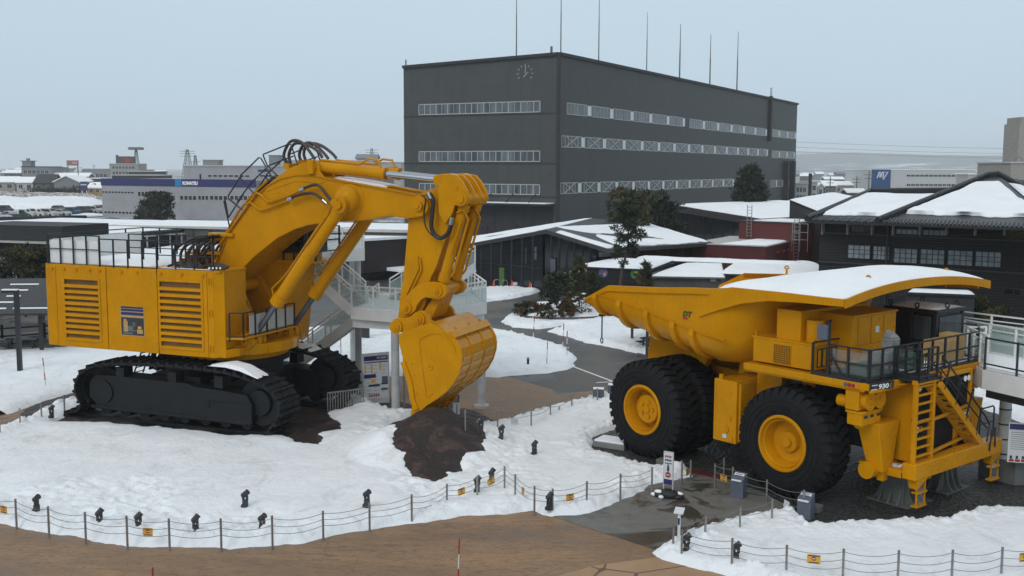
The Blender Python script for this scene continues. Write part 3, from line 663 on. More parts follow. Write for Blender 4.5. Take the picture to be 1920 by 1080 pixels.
 pn = MB(); pn.box(-8.3, -8.28, -2.9, 2.9, z1+.1, z1+1.15); pn.box(-8.3, -5.45, -3.06, -3.03, z1+.1, z1+1.12); pn.build('screen_panel', M['white_paint'], root)
 cl = MB()
 for x in (-8.1, -7.4, -6.7, -5.95, -5.4, -4.2, -3.35, -2.1, -1.0, .1): cl.box(x-.07, x+.07, -3.26, -3.19, z1-.22, z1-.1); cl.box(x-.05, x+.05, -3.28, -3.19, z1-.17, z1-.14)
 cl.each('railing_clamp', Y, root)
 # ---- front step platform with white panels
 fp = MB(); fp.slab([(1.0, -2.95), (1.75, -2.75), (1.75, 1.2), (1.3, 1.2), (1.0, -2.4)], z0+.78, z0+.86); fp.build('front_platform', Y, root, .01)
 rail_run([(1.72, -2.72, z0+.86), (1.72, -1.0, z0+.86), (1.72, 1.15, z0+.86)], 1.05, 'platform_railing', [2, 3], mid=False)
 rail_run([(1.15, -2.9, z0+.86), (1.72, -2.72, z0+.86)], 1.05, 'platform_railing', [1], mid=False)
 pn = MB(); pn.box(1.66, 1.69, -2.2, -1.0, z0+.95, z0+1.75); pn.box(1.66, 1.69, -.9, 1.1, z0+.95, z0+1.75); pn.build('railing_panel', M['offwhite_panel'], root)
 # ---- boom cylinder feet
 for y in (-1.45, 1.45):
  foot = MB(); c = EX.loc(468, 640, y=-1.45); fx, fz = 1.25, 3.85
  foot.cyl((fx, y-.55, fz), (fx, y+.55, fz), .36, 28); foot.cyl((fx, y-.62, fz), (fx, y-.5, fz), .18, 20)
  foot.cyl((fx, y-.12, fz), (fx, y+.12, fz), .44, 28); foot.cyl((fx, y+.28, fz), (fx, y+.42, fz), .42, 28)
  foot.plate([(0, z0), (fx+.1, z0+.1), (fx+.2, fz), (fx-.2, fz+.35), (0, fz+.3)], y-.42, y-.3); foot.plate([(0, z0), (fx+.1, z0+.1), (fx+.2, fz), (fx-.2, fz+.35), (0, fz+.3)], y+.3, y+.42)
  foot.build('cylinder_foot', Y, root, .02)
 sk = MB(); sk.cyl((-.6, 0, z0-.02), (-.6, 0, z0+.42), 2.75, 48)
 for k in range(10):
  a = rad(-75+k*16); sk.bar((-.6+2.74*math.cos(a), 2.74*math.sin(a), z0), (-.6+2.74*math.cos(a), 2.74*math.sin(a), z0+.42), .1, .06)
 sk.build('front_skirt', Y, root, .02)
 # ---- boom
 yb = .95
 top = crop2([(205, 815), (235, 745), (300, 620), (350, 530), (400, 455), (440, 415)])
 top = [(404, 505), (427.5, 443), (449, 405), (477.5, 371), (502.5, 348), (527.5, 335), (555.6, 328), (584, 328), (612, 334), (652, 341.5), (715, 352.5), (777, 365), (795, 367)]
 low = [(803, 374), (808, 386), (804, 399), (792, 407), (768, 409), (731, 403), (699, 409), (680, 412), (637, 414), (599, 417.5), (577.5, 421), (552.5, 429), (521, 445), (496, 465), (476, 481), (455.6, 502.5), (436, 524), (413, 541), (402, 546), (396, 530)]
 body = pz(top+low, -yb)
 bm_ = MB(); bm_.plate(body, -yb, yb)
 boom = bm_.build('boom', Y, root, .02)
 fl = MB(); tp = pz(top, -yb)
 for i in range(len(tp)-1):    # top flange lip, under flange lip
  fl.bar((tp[i][0], 0, tp[i][1]), (tp[i+1][0], 0, tp[i+1][1]), 2*yb+.14, .07, up=(0, 0, 1)) if False else fl.hexa([(tp[i][0], -yb-.07, tp[i][1]-.03), (tp[i+1][0], -yb-.07, tp[i+1][1]-.03), (tp[i+1][0], yb+.07, tp[i+1][1]-.03), (tp[i][0], yb+.07, tp[i][1]-.03)], [(tp[i][0], -yb-.07, tp[i][1]+.03), (tp[i+1][0], -yb-.07, tp[i+1][1]+.03), (tp[i+1][0], yb+.07, tp[i+1][1]+.03), (tp[i][0], yb+.07, tp[i][1]+.03)])
 lw = pz(low[4:-1], -yb)
 for i in range(len(lw)-1):
  a, c = lw[i], lw[i+1]; fl.hexa([(a[0], -yb-.05, a[1]-.03), (c[0], -yb-.05, c[1]-.03), (c[0], yb+.05, c[1]-.03), (a[0], yb+.05, a[1]-.03)], [(a[0], -yb-.05, a[1]+.025), (c[0], -yb-.05, c[1]+.025), (c[0], yb+.05, c[1]+.025), (a[0], yb+.05, a[1]+.025)])
 fl.build('boom_flange', YD, boom)
 hump = pz([(496, 352), (518, 333), (543, 315), (565, 306), (581, 301), (594, 302), (599, 310), (600, 322), (606, 331), (620, 337), (600, 345), (555, 340), (500, 360)], -yb)
 hb = MB(); hb.plate(hump, -yb-.02, -yb+.13); hb.plate(hump, yb-.13, yb+.02); hb.plate(hump, -.08, .08)
 hc = EX.loc(586, 313, y=-.95)
 hb.cyl((hc[0], -yb-.12, hc[2]), (hc[0], yb+.12, hc[2]), .2, 24); hb.box(hc[0]-.14, hc[0]+.14, -yb-.2, -yb, hc[2]-.3, hc[2]+.3)
 hb.build('boom_top_bracket', Y, boom, .02)
 bs = MB(); b0 = EX.loc(652, 374, y=-1.1); b1 = EX.loc(785, 386, y=-1.1)
 bs.lathe([(.0, -.5), (.12, -.5), (.42, -.42), (.55, -.25), (.58, 0), (.7, .1), (.75, .16)], (b0[0], -yb-.1, b0[2]), n=36); bs.lathe([(.0, .5), (.42, .42), (.55, .25), (.58, 0), (.7, -.1), (.75, -.16)], (b0[0], yb+.1, b0[2]), n=36)
 bs.cyl((b1[0], -yb-.3, b1[2]), (b1[0], yb+.3, b1[2]), .2, 24); bs.cyl((b1[0], -yb-.16, b1[2]), (b1[0], yb+.16, b1[2]), .42, 32); bs.cyl((b1[0], -yb-.36, b1[2]), (b1[0], yb+.36, b1[2]), .1, 8)
 bs.cyl((b0[0]-.2, -yb-.5, b0[2]-.1), (b0[0]-.2, -1.9, b0[2]-.1), .16, 8)
 bs.each('boom_pin_boss', Y, boom)
 fc = EX.loc(434, 534, y=-1.0)
 yp = -yb-.14
 def T3(pts, y=yp, s=3.2, o=(340, 240)): return [px(o[0]+a/s, o[1]+b/s, y) for a, b in pts]
 def smooth(pts, k=6):
  pts = [np.array(p) for p in pts]; out = []
  for i in range(len(pts)-1):
   p0 = pts[max(i-1, 0)]; p1 = pts[i]; p2 = pts[i+1]; p3 = pts[min(i+2, len(pts)-1)]
   for j in range(k): t = j/k; out.append(.5*((2*p1)+(-p0+p2)*t+(2*p0-5*p1+4*p2-p3)*t*t+(-p0+3*p1-3*p2+p3)*t**3))
  return out+[pts[-1]]
 c5 = dict(s=5.333, o=(400, 260))
 pp = MB()
 pp.tube(T3([(330, 660), (370, 635), (400, 660), (450, 705), (490, 715), (700, 635), (745, 615)], **c5), .05, 8)
 pp.tube(T3([(400, 580), (430, 540), (470, 560), (540, 625), (580, 632), (820, 545), (870, 515)], **c5), .05, 8)
 pp.tube(T3([(1130, 650), (1165, 690), (1150, 750), (930, 1060)], y=-1.75, **c5), .05, 8)
 for k in range(3): pp.tube(T3([(60+k*35, 1060), (420+k*22, 560)], y=-yb-.08+.1*k, **c5), .05, 8)
 ridge = [(404, 500), (427.5, 438), (449, 400), (477.5, 366), (502.5, 343)]
 for k in range(4): pp.tube([px(a-2, b-3, -.8+.35*k) for a, b in ridge], .06, 8)
 pp.build('steel_pipes', YD, boom)
 hp = MB()
 hp.tube(smooth(T3([(740, 615), (800, 580), (940, 545), (1030, 560), (1110, 630), (1140, 655)], y=-1.25, **c5)), .06, 8)
 hp.tube(smooth(T3([(865, 515), (920, 490), (1010, 462), (1070, 480), (1130, 560), (1200, 650), (1215, 660)], y=-1.25, **c5)), .06, 8)
 hp.build('boom_hoses', M['rubber_hose'], boom)
 cp = MB()
 for a, b2 in (((745, 612), (790, 597)), ((865, 515), (910, 498)), ((1095, 615), (1135, 650)), ((1185, 625), (1215, 660))): q_ = T3([a, b2], y=-1.25, **c5); cp.cyl(q_[0], q_[1], .09, 10)
 cp.each('hose_coupling', M['chrome'], boom)
 ar = MB()
 for (st_, mid, en_, y) in (((735, 250), [(705, 160), (760, 40), (830, 18), (900, 50), (950, 110)], (1015, 205), -.8), ((775, 250), [(755, 160), (800, 60), (870, 45), (960, 70), (1050, 130)], (1090, 190), -.5), ((880, 230), [(860, 160), (890, 75), (950, 40), (1030, 70), (1110, 150)], (1150, 200), -.1), ((925, 220), [(905, 150), (930, 70), (1000, 48), (1090, 75), (1180, 140)], (1230, 195), .4)):
  ar.tube(smooth(T3([st_]+mid+[en_], y=y, **c5)), .068, 8)
 ar.build('arched_hoses', M['hose_brown'], boom)
 ft = MB()
 for (a, y) in (((740, 265), -.8), ((785, 265), -.5), ((885, 235), -.1), ((930, 228), .4)): q_ = T3([a], y=y, **c5)[0]; ft.box(q_[0]-.14, q_[0]+.14, y-.1, y+.1, q_[2]-.16, q_[2]+.08)
 ft.each('hose_fitting', Y, boom)
 rr = MB()
 for y in (-1.0, .9):
  for pl in ([(190, 880), (105, 620), (120, 612), (140, 640), (160, 900)] if False else [(165, 895), (105, 625), (118, 614), (150, 790)],
       [(300, 720), (148, 590), (150, 570), (270, 380), (275, 365), (455, 190), (475, 195), (585, 385)],
       [(410, 555), (275, 400), (275, 370)],
       [(640, 370), (540, 270), (497, 165), (503, 155), (760, 52), (780, 65), (840, 258)],
       [(240, 630), (335, 500), (405, 415), (525, 300)], [(300, 720), (148, 600)], [(545, 275), (700, 210), (800, 175)], [(150, 790), (235, 655), (300, 560)]):
   if y > 0: pl = [(a+60, b-4) for a, b in pl]
   rr.tube(T3(pl, y=y if y < 0 else .9, **c5) if y < 0 else [(p[0], .9, p[2]) for p in T3([(a-60, b+4) for a, b in pl], y=-1.0, **c5)], .032, 6)
 rr.build('boom_ladder_railing', K, boom)
 tr_ = MB(); tt_ = T3([(445, 545), (600, 375), (640, 380), (470, 560)], y=-.6, **c5); tr_.plate([(q_[0], q_[2]) for q_ in tt_], -.7, .7); tr_.build('boom_step_plate', K, boom)
 sb = MB(); nn_ = 14; lin = [(622, 334), (640, 335), (665, 338), (690, 342), (715, 347), (725, 352)]
 vs_ = []
 for a, b2 in lin:
  q_ = EX.loc(a, b2+3, y=-.6)
  for j in range(nn_): y = -.75+1.5*j/(nn_-1); vs_.append((q_[0]+random.uniform(-.05, .05), y, q_[2]+(.12*math.sin(math.pi*j/(nn_-1))**.5)+random.uniform(-.02, .02)))
 sb.add(vs_, [(i*nn_+j, i*nn_+j+1, (i+1)*nn_+j+1, (i+1)*nn_+j) for i in range(len(lin)-1) for j in range(nn_-1)], None, True)
 sb.build('snow_patch', M['snow_roof'], boom)
 pp = MB()
 for y in (-.45, -.2, .1): pp.tube([px(*q_, y) for q_ in [(715, 350), (735, 349), (770, 356), (800, 360)]], .05, 8)
 pp.build('steel_pipes', YD, boom)
 # ---- boom cylinders
 for y in (-1.5, 1.5):
  f_ = Vector((1.25, y, 3.85)); q_ = EX.loc(642, 384, y=-1.5); t_ = Vector((q_[0], y, q_[2])); d = (t_-f_).normalized(); L = (t_-f_).length
  c = MB(); c.cyl(f_+d*2.15, t_-d*.1, .275, 32); c.cyl(f_+d*2.1, f_+d*2.55, .31, 32); c.cyl(t_-d*1.35, t_-d*1.28, .285, 32); c.cyl(t_-d*.3, t_+d*.1, .33, 32)
  c.cyl((t_.x, y-.3, t_.z), (t_.x, y+.3, t_.z), .33, 28); c.cyl((t_.x, y-.42, t_.z), (t_.x, y+.42, t_.z), .17, 8)
  cc = c.build('boom_cylinder', Y, root, .01)
  r_ = MB(); r_.cyl(f_, f_+d*2.2, .13, 24); r_.build('cylinder_rod', M['chrome_dull'], cc)
  pi_ = MB(); up = Vector((-d.z, 0, d.x)); pi_.tube([f_+d*2.3+up*.28, f_+d*2.5+up*.55, f_+d*3.1+up*.42, f_+d*3.6+up*.36, t_-d*1.0+up*.36], .045, 8); pi_.build('cylinder_pipe', YD, cc)
 # ---- arm cylinders on top
 for y in (-.62, .62):
  a = EX.loc(590, 312, y=-.62); b2 = EX.loc(723, 325, y=-.62); e_ = EX.loc(848, 340, y=-.62)
  A = Vector((a[0], y, a[2])); E2 = Vector((e_[0], y, e_[2])); d = (E2-A).normalized(); LB = (Vector((b2[0], y, b2[2]))-A).length
  c = MB(); c.cyl(A+d*.1, A+d*LB, .24, 32); c.cyl(A+d*(LB-.12), A+d*(LB+.02), .27, 32); c.cyl(A+d*.05, A+d*.25, .27, 32)
  cc = c.build('arm_cylinder', Y, root, .01)
  r_ = MB(); r_.cyl(A+d*LB, E2-d*.5, .14, 24); r_.build('cylinder_rod', M['chrome'], cc)
  ey = MB(); ey.plate([(E2.x-.75, E2.z-.14), (E2.x-.35, E2.z-.3), (E2.x, E2.z-.32), (E2.x+.25, E2.z-.2), (E2.x+.32, E2.z), (E2.x+.22, E2.z+.25), (E2.x, E2.z+.32), (E2.x-.35, E2.z+.3), (E2.x-.75, E2.z+.22)], y-.22, y+.22)
  ey.cyl((E2.x, y-.32, E2.z), (E2.x, y+.32, E2.z), .15, 8); ey.build('rod_eye', Y, cc, .04)
  pi_ = MB(); up = Vector((0, 0, 1)); pi_.tube([A+d*.3+up*.3, A+d*(LB-1.2)+up*.3, A+d*(LB-.8)+up*.55, A+d*(LB-.35)+up*.55, A+d*(LB-.2)+up*.22], .05, 8); pi_.build('cylinder_pipe', Y, cc)
 # ---- arm
 ya = .72
 near = [(766, 372), (790, 362), (802, 357), (827, 349), (840, 352), (851, 376), (850, 405), (844, 430), (835, 450), (826, 475), (818, 500), (808, 520), (801, 545), (796, 572), (786, 592), (770, 612), (757, 618), (746, 612), (746.5, 592), (751, 550), (756, 521), (761, 465), (766, 410)]
 am = MB(); am.plate(pz(near, -ya), -ya, ya); arm = am.build('arm', Y, root, .02)
 hr = MB()
 horn = pz([(826, 352), (838, 330), (848, 326), (862, 329), (872, 340), (882, 358), (885, 372), (880, 384), (868, 388), (858, 384), (853, 400), (840, 420), (828, 400)], -ya)
 for (a, b2) in ((-1.0, -.86), (-.4, -.26), (.26, .4), (.86, 1.0)): hr.plate(horn, a, b2)
 hp_ = EX.loc(868, 373, y=-.9); hr.cyl((hp_[0], -1.12, hp_[2]), (hp_[0], 1.12, hp_[2]), .26, 28); hr.cyl((hp_[0], -1.2, hp_[2]), (hp_[0], 1.2, hp_[2]), .15, 20)
 hq = EX.loc(858, 352, y=-.9); hr.cyl((hq[0], -1.04, hq[2]), (hq[0], -.99, hq[2]), .07, 12)
 hr.build('arm_horn', Y, arm, .02)
 ap = MB(); ap.tube(T3([(1430, 780), (1440, 850), (1365, 1010), (1335, 1060)], y=-ya-.06), .05, 8); ap.tube(T3([(1415, 770), (1425, 840), (1350, 1000), (1325, 1050)], y=-ya-.06), .04, 8); ap.build('steel_pipes', Y, arm)
 bh = MB(); bh.tube(smooth(T3([(1490, 395), (1510, 430), (1505, 520), (1500, 590), (1520, 640), (1560, 660), (1600, 630), (1622, 570)], y=-1.1)), .085, 10)
 bh.tube(smooth(T3([(1440, 400), (1465, 430), (1455, 510), (1470, 600), (1520, 655), (1570, 655), (1610, 590), (1625, 540)], y=-1.15)), .03, 8); bh.build('arm_hoses', M['rubber_hose'], arm)
 cp = MB(); q_ = T3([(1480, 390), (1500, 425)], y=-1.1); cp.cyl(q_[0], q_[1], .11, 12); q_ = T3([(1617, 580), (1626, 535)], y=-1.1); cp.cyl(q_[0], q_[1], .1, 12); cp.each('hose_coupling', M['chrome'], arm)
 # ---- bucket cylinders
 L2 = EX.loc(823, 545, y=-.6)
 for y in (-.6, .6):
  t_ = Vector((hp_[0], y, hp_[2])); f_ = Vector((L2[0]+.12, y, L2[2]+.1)); d = (f_-t_).normalized(); L = (f_-t_).length
  c = MB(); c.cyl(t_+d*.3, f_-d*.35, .215, 32); c.cyl(t_+d*.22, t_+d*.5, .25, 32); c.cyl(f_-d*.65, f_-d*.3, .245, 32); c.cyl((t_.x, y-.2, t_.z), (t_.x, y+.2, t_.z), .24, 24)
  c.cyl(f_-d*.4, f_, .12, 20)
  cc = c.build('bucket_cylinder', Y, root, .01)
  pi_ = MB(); up = Vector((d.z*-1, 0, d.x)).normalized()*-1
  if up.x < 0: up = -up
  pi_.tube([t_+d*.6-up*.1+Vector((0, -.28, 0)), t_+d*.5+up*.15+Vector((0, -.3, .1)), t_+d*.75+up*.33, t_+d*1.1+up*.33, f_-d*.8+up*.33, f_-d*.6+up*.25], .05, 8)
  pi_.tube([t_+d*.9+up*.15+Vector((0, -.25, 0)), f_-d*1.6+up*.1+Vector((0, -.27, 0))], .045, 8); pi_.build('cylinder_pipe', Y, cc)
 # ---- links
 P1 = EX.loc(766, 575, y=-.8); P2 = EX.loc(823, 544, y=-.8); PB = EX.loc(753, 610, y=-.8); PL = EX.loc(795, 596, y=-.8)
 ban = pz([(757, 566), (762, 556), (773, 545), (782, 536), (797, 529), (812, 528), (828, 530), (838, 537), (840, 548), (834, 557), (823, 561), (812, 559), (800, 557), (791, 562), (784, 572), (780, 583), (772, 589), (762, 588), (756, 578)], -.9)
 lk = MB(); lk.plate(ban, -1.02, -.78); lk.plate(ban, .78, 1.02)
 for q_ in (P1, P2): lk.cyl((q_[0], -1.18, q_[2]), (q_[0], 1.18, q_[2]), .14, 20); lk.cyl((q_[0], -1.1, q_[2]), (q_[0], -1.0, q_[2]), .26, 28); lk.cyl((q_[0], -1.24, q_[2]), (q_[0], -1.1, q_[2]), .06, 10)
 lk.cyl((P2[0], -.75, P2[2]), (P2[0], 1.0, P2[2]), .27, 28)
 lk.build('curved_link', Y, root, .02)
 l2 = MB(); l2.hexa([(P2[0]-.2, -.5, P2[2]), (P2[0]+.2, -.5, P2[2]), (P2[0]+.2, .5, P2[2]), (P2[0]-.2, .5, P2[2])], [(PL[0]-.25, -.7, PL[2]), (PL[0]+.3, -.7, PL[2]), (PL[0]+.3, .7, PL[2]), (PL[0]-.25, .7, PL[2])]); l2.build('bucket_link', Y, root, .03)
 # ---- bucket
 yk = 1.8
 side = [(747, 627), (757, 622), (767, 618), (787, 611), (807, 605), (818, 610), (832, 621), (846, 632), (857, 642), (863, 655), (865, 667), (864, 682), (858, 701), (849, 717), (838, 731), (821, 745), (803, 757), (788, 770), (777, 781), (770, 794), (769.5, 780), (772, 762), (771, 745), (765, 713), (758, 683), (752, 660), (748, 642)]
 sp_ = pz(side, -yk); bk = MB()
 bk.plate(sp_, -yk, -yk+.1); bk.plate(sp_, yk-.1, yk)
 curve = sp_[2:20]
 cc_ = np.array(curve); cen = cc_.mean(0)
 inn = [tuple(p+(cen-p)/np.linalg.norm(cen-p)*.09) for p in cc_]
 for i in range(len(curve)-1):
  a, b2, c_, d_ = curve[i], curve[i+1], inn[i+1], inn[i]
  bk.add([(a[0], -yk+.005, a[1]), (b2[0], -yk+.005, b2[1]), (c_[0], -yk+.005, c_[1]), (d_[0], -yk+.005, d_[1]), (a[0], yk-.005, a[1]), (b2[0], yk-.005, b2[1]), (c_[0], yk-.005, c_[1]), (d_[0], yk-.005, d_[1])], [(0, 1, 5, 4), (2, 3, 7, 6)], None, True)
 bucket = bk.build('bucket', Y, root, .015)
 wp = MB()      # wear bars, edge rims
 for y in (-yk-.03, -.75, .55, yk-.07):
  for i in range(4, len(curve)-1):
   a, b2 = np.array(curve[i]), np.array(curve[i+1]); o1 = (a-cen)/np.linalg.norm(a-cen)*.05; o2 = (b2-cen)/np.linalg.norm(b2-cen)*.05
   wp.hexa([(a[0], y, a[1]), (b2[0], y, b2[1]), (b2[0], y+.1, b2[1]), (a[0], y+.1, a[1])], [(a[0]+o1[0], y, a[1]+o1[1]), (b2[0]+o2[0], y, b2[1]+o2[1]), (b2[0]+o2[0], y+.1, b2[1]+o2[1]), (a[0]+o1[0], y+.1, a[1]+o1[1])])
 wp.each('wear_rib', Y, bucket)
 wb = MB()
 for i in (8, 9, 10, 11, 12, 13):
  a = np.array(curve[i]); b2 = np.array(curve[i+1]); m_ = (a*.65+b2*.35); m2 = a*.25+b2*.75; o1 = (m_-cen)/np.linalg.norm(m_-cen)*.035
  for (ya_, yb_) in ((-1.6, -.82), (-.6, .48), (.7, 1.65)):
   wb.hexa([(m_[0], ya_, m_[1]), (m2[0], ya_, m2[1]), (m2[0], yb_, m2[1]), (m_[0], yb_, m_[1])], [(m_[0]+o1[0], ya_, m_[1]+o1[1]), (m2[0]+o1[0], ya_, m2[1]+o1[1]), (m2[0]+o1[0], yb_, m2[1]+o1[1]), (m_[0]+o1[0], yb_, m_[1]+o1[1])])
 wb.each('wear_bar', M['worn_yellow'], bucket, .01)
 rb = MB(); a = curve[5]; b2 = curve[6]; o = .12
 a_ = np.array(curve[5]); rb.bar((a_[0]+.06, -yk, a_[1]+.08), (a_[0]+.06, yk, a_[1]+.08), .34, .16, up=(.7, 0, .7))
 rb.build('rim_beam', Y, bucket, .02)
 mt = MB()      # mounting brackets with pins
 brk = pz([(741, 606), (744, 597), (752, 594), (763, 596), (775, 592), (782, 585), (792, 581), (802, 583), (809, 590), (811, 599), (830, 610), (846, 622), (852, 636), (830, 622), (807, 607), (767, 620), (755, 622), (744, 616)], -1.0)
 for (a, b2) in ((-1.25, -1.05), (1.05, 1.25)): mt.plate(brk, a, b2)
 hump2 = pz([(826, 604), (842, 600), (858, 612), (866, 625), (858, 640), (832, 622)], -.2)
 for (a, b2) in ((-.1, .08), (.6, .75)): mt.plate(hump2, a, b2)
 for q_ in (PB, PL): mt.cyl((q_[0], -1.4, q_[2]), (q_[0], 1.4, q_[2]), .17, 20); mt.cyl((q_[0], -1.34, q_[2]), (q_[0], -1.24, q_[2]), .28, 28); mt.cyl((q_[0], -1.46, q_[2]), (q_[0], -1.36, q_[2]), .07, 10)
 mt.build('bucket_bracket', Y, bucket, .02)
 sd_ = MB(); q_ = EX.loc(807, 688, y=-yk)     # drain boss, side stiffener line, corner shroud
 sd_.lathe([(.05, -.02), (.11, -.04), (.13, 0)], (q_[0], -yk-.005, q_[2]), n=20)
 st_ = pz([(786, 640), (789, 634), (806, 625), (826, 624), (845, 640), (852, 652), (854, 662)], -yk)
 for i in range(len(st_)-1): sd_.bar((st_[i][0], -yk-.01, st_[i][1]), (st_[i+1][0], -yk-.01, st_[i+1][1]), .06, .05, up=(0, 1, 0))
 st_ = pz([(786, 642), (790, 680), (798, 735), (800, 745), (812, 738)], -yk)
 for i in range(len(st_)-1): sd_.bar((st_[i][0], -yk-.01, st_[i][1]), (st_[i+1][0], -yk-.01, st_[i+1][1]), .05, .04, up=(0, 1, 0))
 ed = pz([(757, 678), (770, 716), (776, 752), (783, 768)], -yk)
 for i in range(len(ed)-1): sd_.bar((ed[i][0]-.03, -yk, ed[i][1]), (ed[i+1][0]-.03, -yk, ed[i+1][1]), .22, .14, up=(0, 1, 0))
 for a in ((772, 682), (776, 704), (780, 722), (782, 738)): q_ = EX.loc(*a, y=-yk); sd_.cyl((q_[0], -yk-.03, q_[2]), (q_[0], -yk, q_[2]), .035, 10)
 sd_.build('side_cutter', Y, bucket, .01)
 tp_ = np.array(sp_[19])
 for k in range(5):
  y = -1.62+k*.81; t = MB()
  t.hexa([(tp_[0]+.02, y-.17, tp_[1]+.45), (tp_[0]+.5, y-.17, tp_[1]+.42), (tp_[0]+.5, y+.17, tp_[1]+.42), (tp_[0]+.02, y+.17, tp_[1]+.45)], [(tp_[0]-.1, y-.07, tp_[1]-.12), (tp_[0]-.02, y-.07, tp_[1]-.13), (tp_[0]-.02, y+.07, tp_[1]-.13), (tp_[0]-.1, y+.07, tp_[1]-.12)])
  t.build('bucket_tooth', YD, bucket, .02)
 return root
ex_build()
# ================================================================ HAUL TRUCK
def truck_build():
 Y = M['yellow']; YD = M['yellow_dirty']; K = M['black_metal']
 loc, rz = TR.root()
 root = empty('dump_truck', loc, rz, 'giant yellow mining dump truck with snow on its canopy, parked on the dark gravel bed', 'dump truck', size=2)
 def px(x, y, **k): q = TR.loc(x, y, **k); return (q[0], q[1], q[2])
 # ---- wheels
 def wheel(x, y0, y1, kind, name='wheel'):
  s = 1 if y1 > y0 else -1      # y0 = outer face
  w = abs(y1-y0); Rr = 1.92; c = (x, y0, 1.9); wr = empty(name, (0, 0, 0)); wr.parent = root; KIDS.setdefault(root.name, []).append(wr)
  t = MB(); prof = [(.86, .10), (.9, .03), (1.0, 0.0), (1.2, -.05), (1.45, -.07), (1.62, -.04), (1.76, .03), (1.84, .12), (1.86, .22), (1.865, w/2)]
  full = prof+[(r, w-o) for r, o in prof[-2::-1]]
  t.lathe([(r, o*s) for r, o in full], c, (0, 1, 0), 72)
  for r_ in (1.12, 1.32, 1.5): t.lathe([(r_-.012, -.065*s), (r_, -.085*s), (r_+.012, -.065*s)], c, (0, 1, 0), 72)
  NL = 34
  for side in (0, 1):
   for k in range(NL):
    a = 2*math.pi*(k+.5*side)/NL; da = math.pi/NL*.60; sk = .05
    def pt(r, ang, o): return (x+r*math.sin(ang), y0+o*s, 1.9+r*math.cos(ang))
    o_out = .06 if side == 0 else w-.06; o_mid = w*.40 if side == 0 else w*.60; o_in = w*.52 if side == 0 else w*.48; o_sh = -.045 if side == 0 else w+.045
    vs_ = []
    for ang0, sg in ((a-da, 1), (a+da, 1)):
     vs_ += [pt(1.66, ang0, o_sh), pt(1.80, ang0, o_out-.055 if side == 0 else o_out+.055), pt(1.945, ang0, o_out+.02 if side == 0 else o_out-.02), pt(1.95, ang0+sk, o_mid), pt(1.945, ang0+sk*2.4, o_in), pt(1.80, ang0+sk*2.4, o_in), pt(1.70, ang0, o_mid)]
    t.add(vs_, [(0, 1, 2, 3, 4, 5, 6), (13, 12, 11, 10, 9, 8, 7), (0, 7, 8, 1), (1, 8, 9, 2), (2, 9, 10, 3), (3, 10, 11, 4), (4, 11, 12, 5)])
  t.build('tyre', M['tyre'], wr)
  r = MB()
  if kind == 'front':
   r.lathe([(.98, .05), (1.0, -.03), (.97, -.06), (.90, -.06), (.88, 0), (.86, .05), (.84, .02), (.79, .03), (.77, .14), (.72, .34), (.70, .36), (.40, .42), (.38, .36), (.36, .24), (.16, .22), (.14, .14), (.0, .14)][:99] if False else [(.98*1, o*s) for o in (.05,)]+[(a, b*s) for a, b in ((1.0, -.03), (.97, -.06), (.90, -.06), (.88, 0.), (.86, .06), (.82, .03), (.79, .05), (.76, .2), (.70, .46), (.40, .50), (.37, .44), (.35, .34), (.17, .32), (.15, .22), (0., .22))], c, (0, 1, 0), 64)
   for k in range(40): a = 2*math.pi*k/40; r.cyl((x+.735*math.sin(a), y0+.30*s, 1.9+.735*math.cos(a)), (x+.715*math.sin(a), y0+.42*s, 1.9+.715*math.cos(a)), .025, 6)
   for k in range(12): a = 2*math.pi*k/12; r.cyl((x+.31*math.sin(a), y0+.31*s, 1.9+.31*math.cos(a)), (x+.31*math.sin(a), y0+.34*s, 1.9+.31*math.cos(a)), .022, 6)
  else:
   r.lathe([(a, b*s) for a, b in ((.98, .05), (1.0, -.03), (.97, -.06), (.90, -.06), (.88, 0.), (.86, .06), (.82, .03), (.80, .08), (.78, .6), (.56, .62))], c, (0, 1, 0), 64)
   r.lathe([(a, b*s) for a, b in ((.57, .62), (.57, .30), (.545, .26), (.50, .25), (.48, .27), (.16, .26), (.15, .20), (.0, .20))], c, (0, 1, 0), 48)
   for k in range(48): a = 2*math.pi*k/48; r.cyl((x+.54*math.sin(a), y0+.25*s, 1.9+.54*math.cos(a)), (x+.54*math.sin(a), y0+.30*s, 1.9+.54*math.cos(a)), .02, 6)
   for k in range(5): a = 2*math.pi*k/5+.3; r.cyl((x+.3*math.sin(a), y0+.20*s, 1.9+.3*math.cos(a)), (x+.3*math.sin(a), y0+.28*s, 1.9+.3*math.cos(a)), .08, 16)
  r.build('rim', Y, wr)
 wheel(0, -4.2, -2.95, 'rear'); wheel(0, -2.7, -1.45, 'plain'); wheel(0, 4.2, 2.95, 'rear'); wheel(0, 2.7, 1.45, 'plain')
 wheel(6.62, -4.15, -2.9, 'front'); wheel(6.62, 4.15, 2.9, 'front')
 # ---- chassis
 ch = MB()
 for y in (-1.0, .7): ch.hexa([(-1.5, y, 2.3), (10.2, y, 1.5), (10.2, y+.3, 1.5), (-1.5, y+.3, 2.3)], [(-1.5, y, 3.6), (10.2, y, 2.9), (10.2, y+.3, 2.9), (-1.5, y+.3, 3.6)])
 ch.cyl((0, -3, 1.9), (0, 3, 1.9), .75, 32); ch.cyl((6.62, -3, 1.9), (6.62, 3, 1.9), .5, 24); ch.box(5.9, 7.4, -2.5, 2.5, 1.5, 2.6)
 ch.box(1.5, 5.5, -1.0, 1.0, 1.8, 3.4); ch.box(-1.8, -.9, -1.4, 1.4, 2.9, 4.4)
 ch.build('chassis_frame', YD, root, .03)
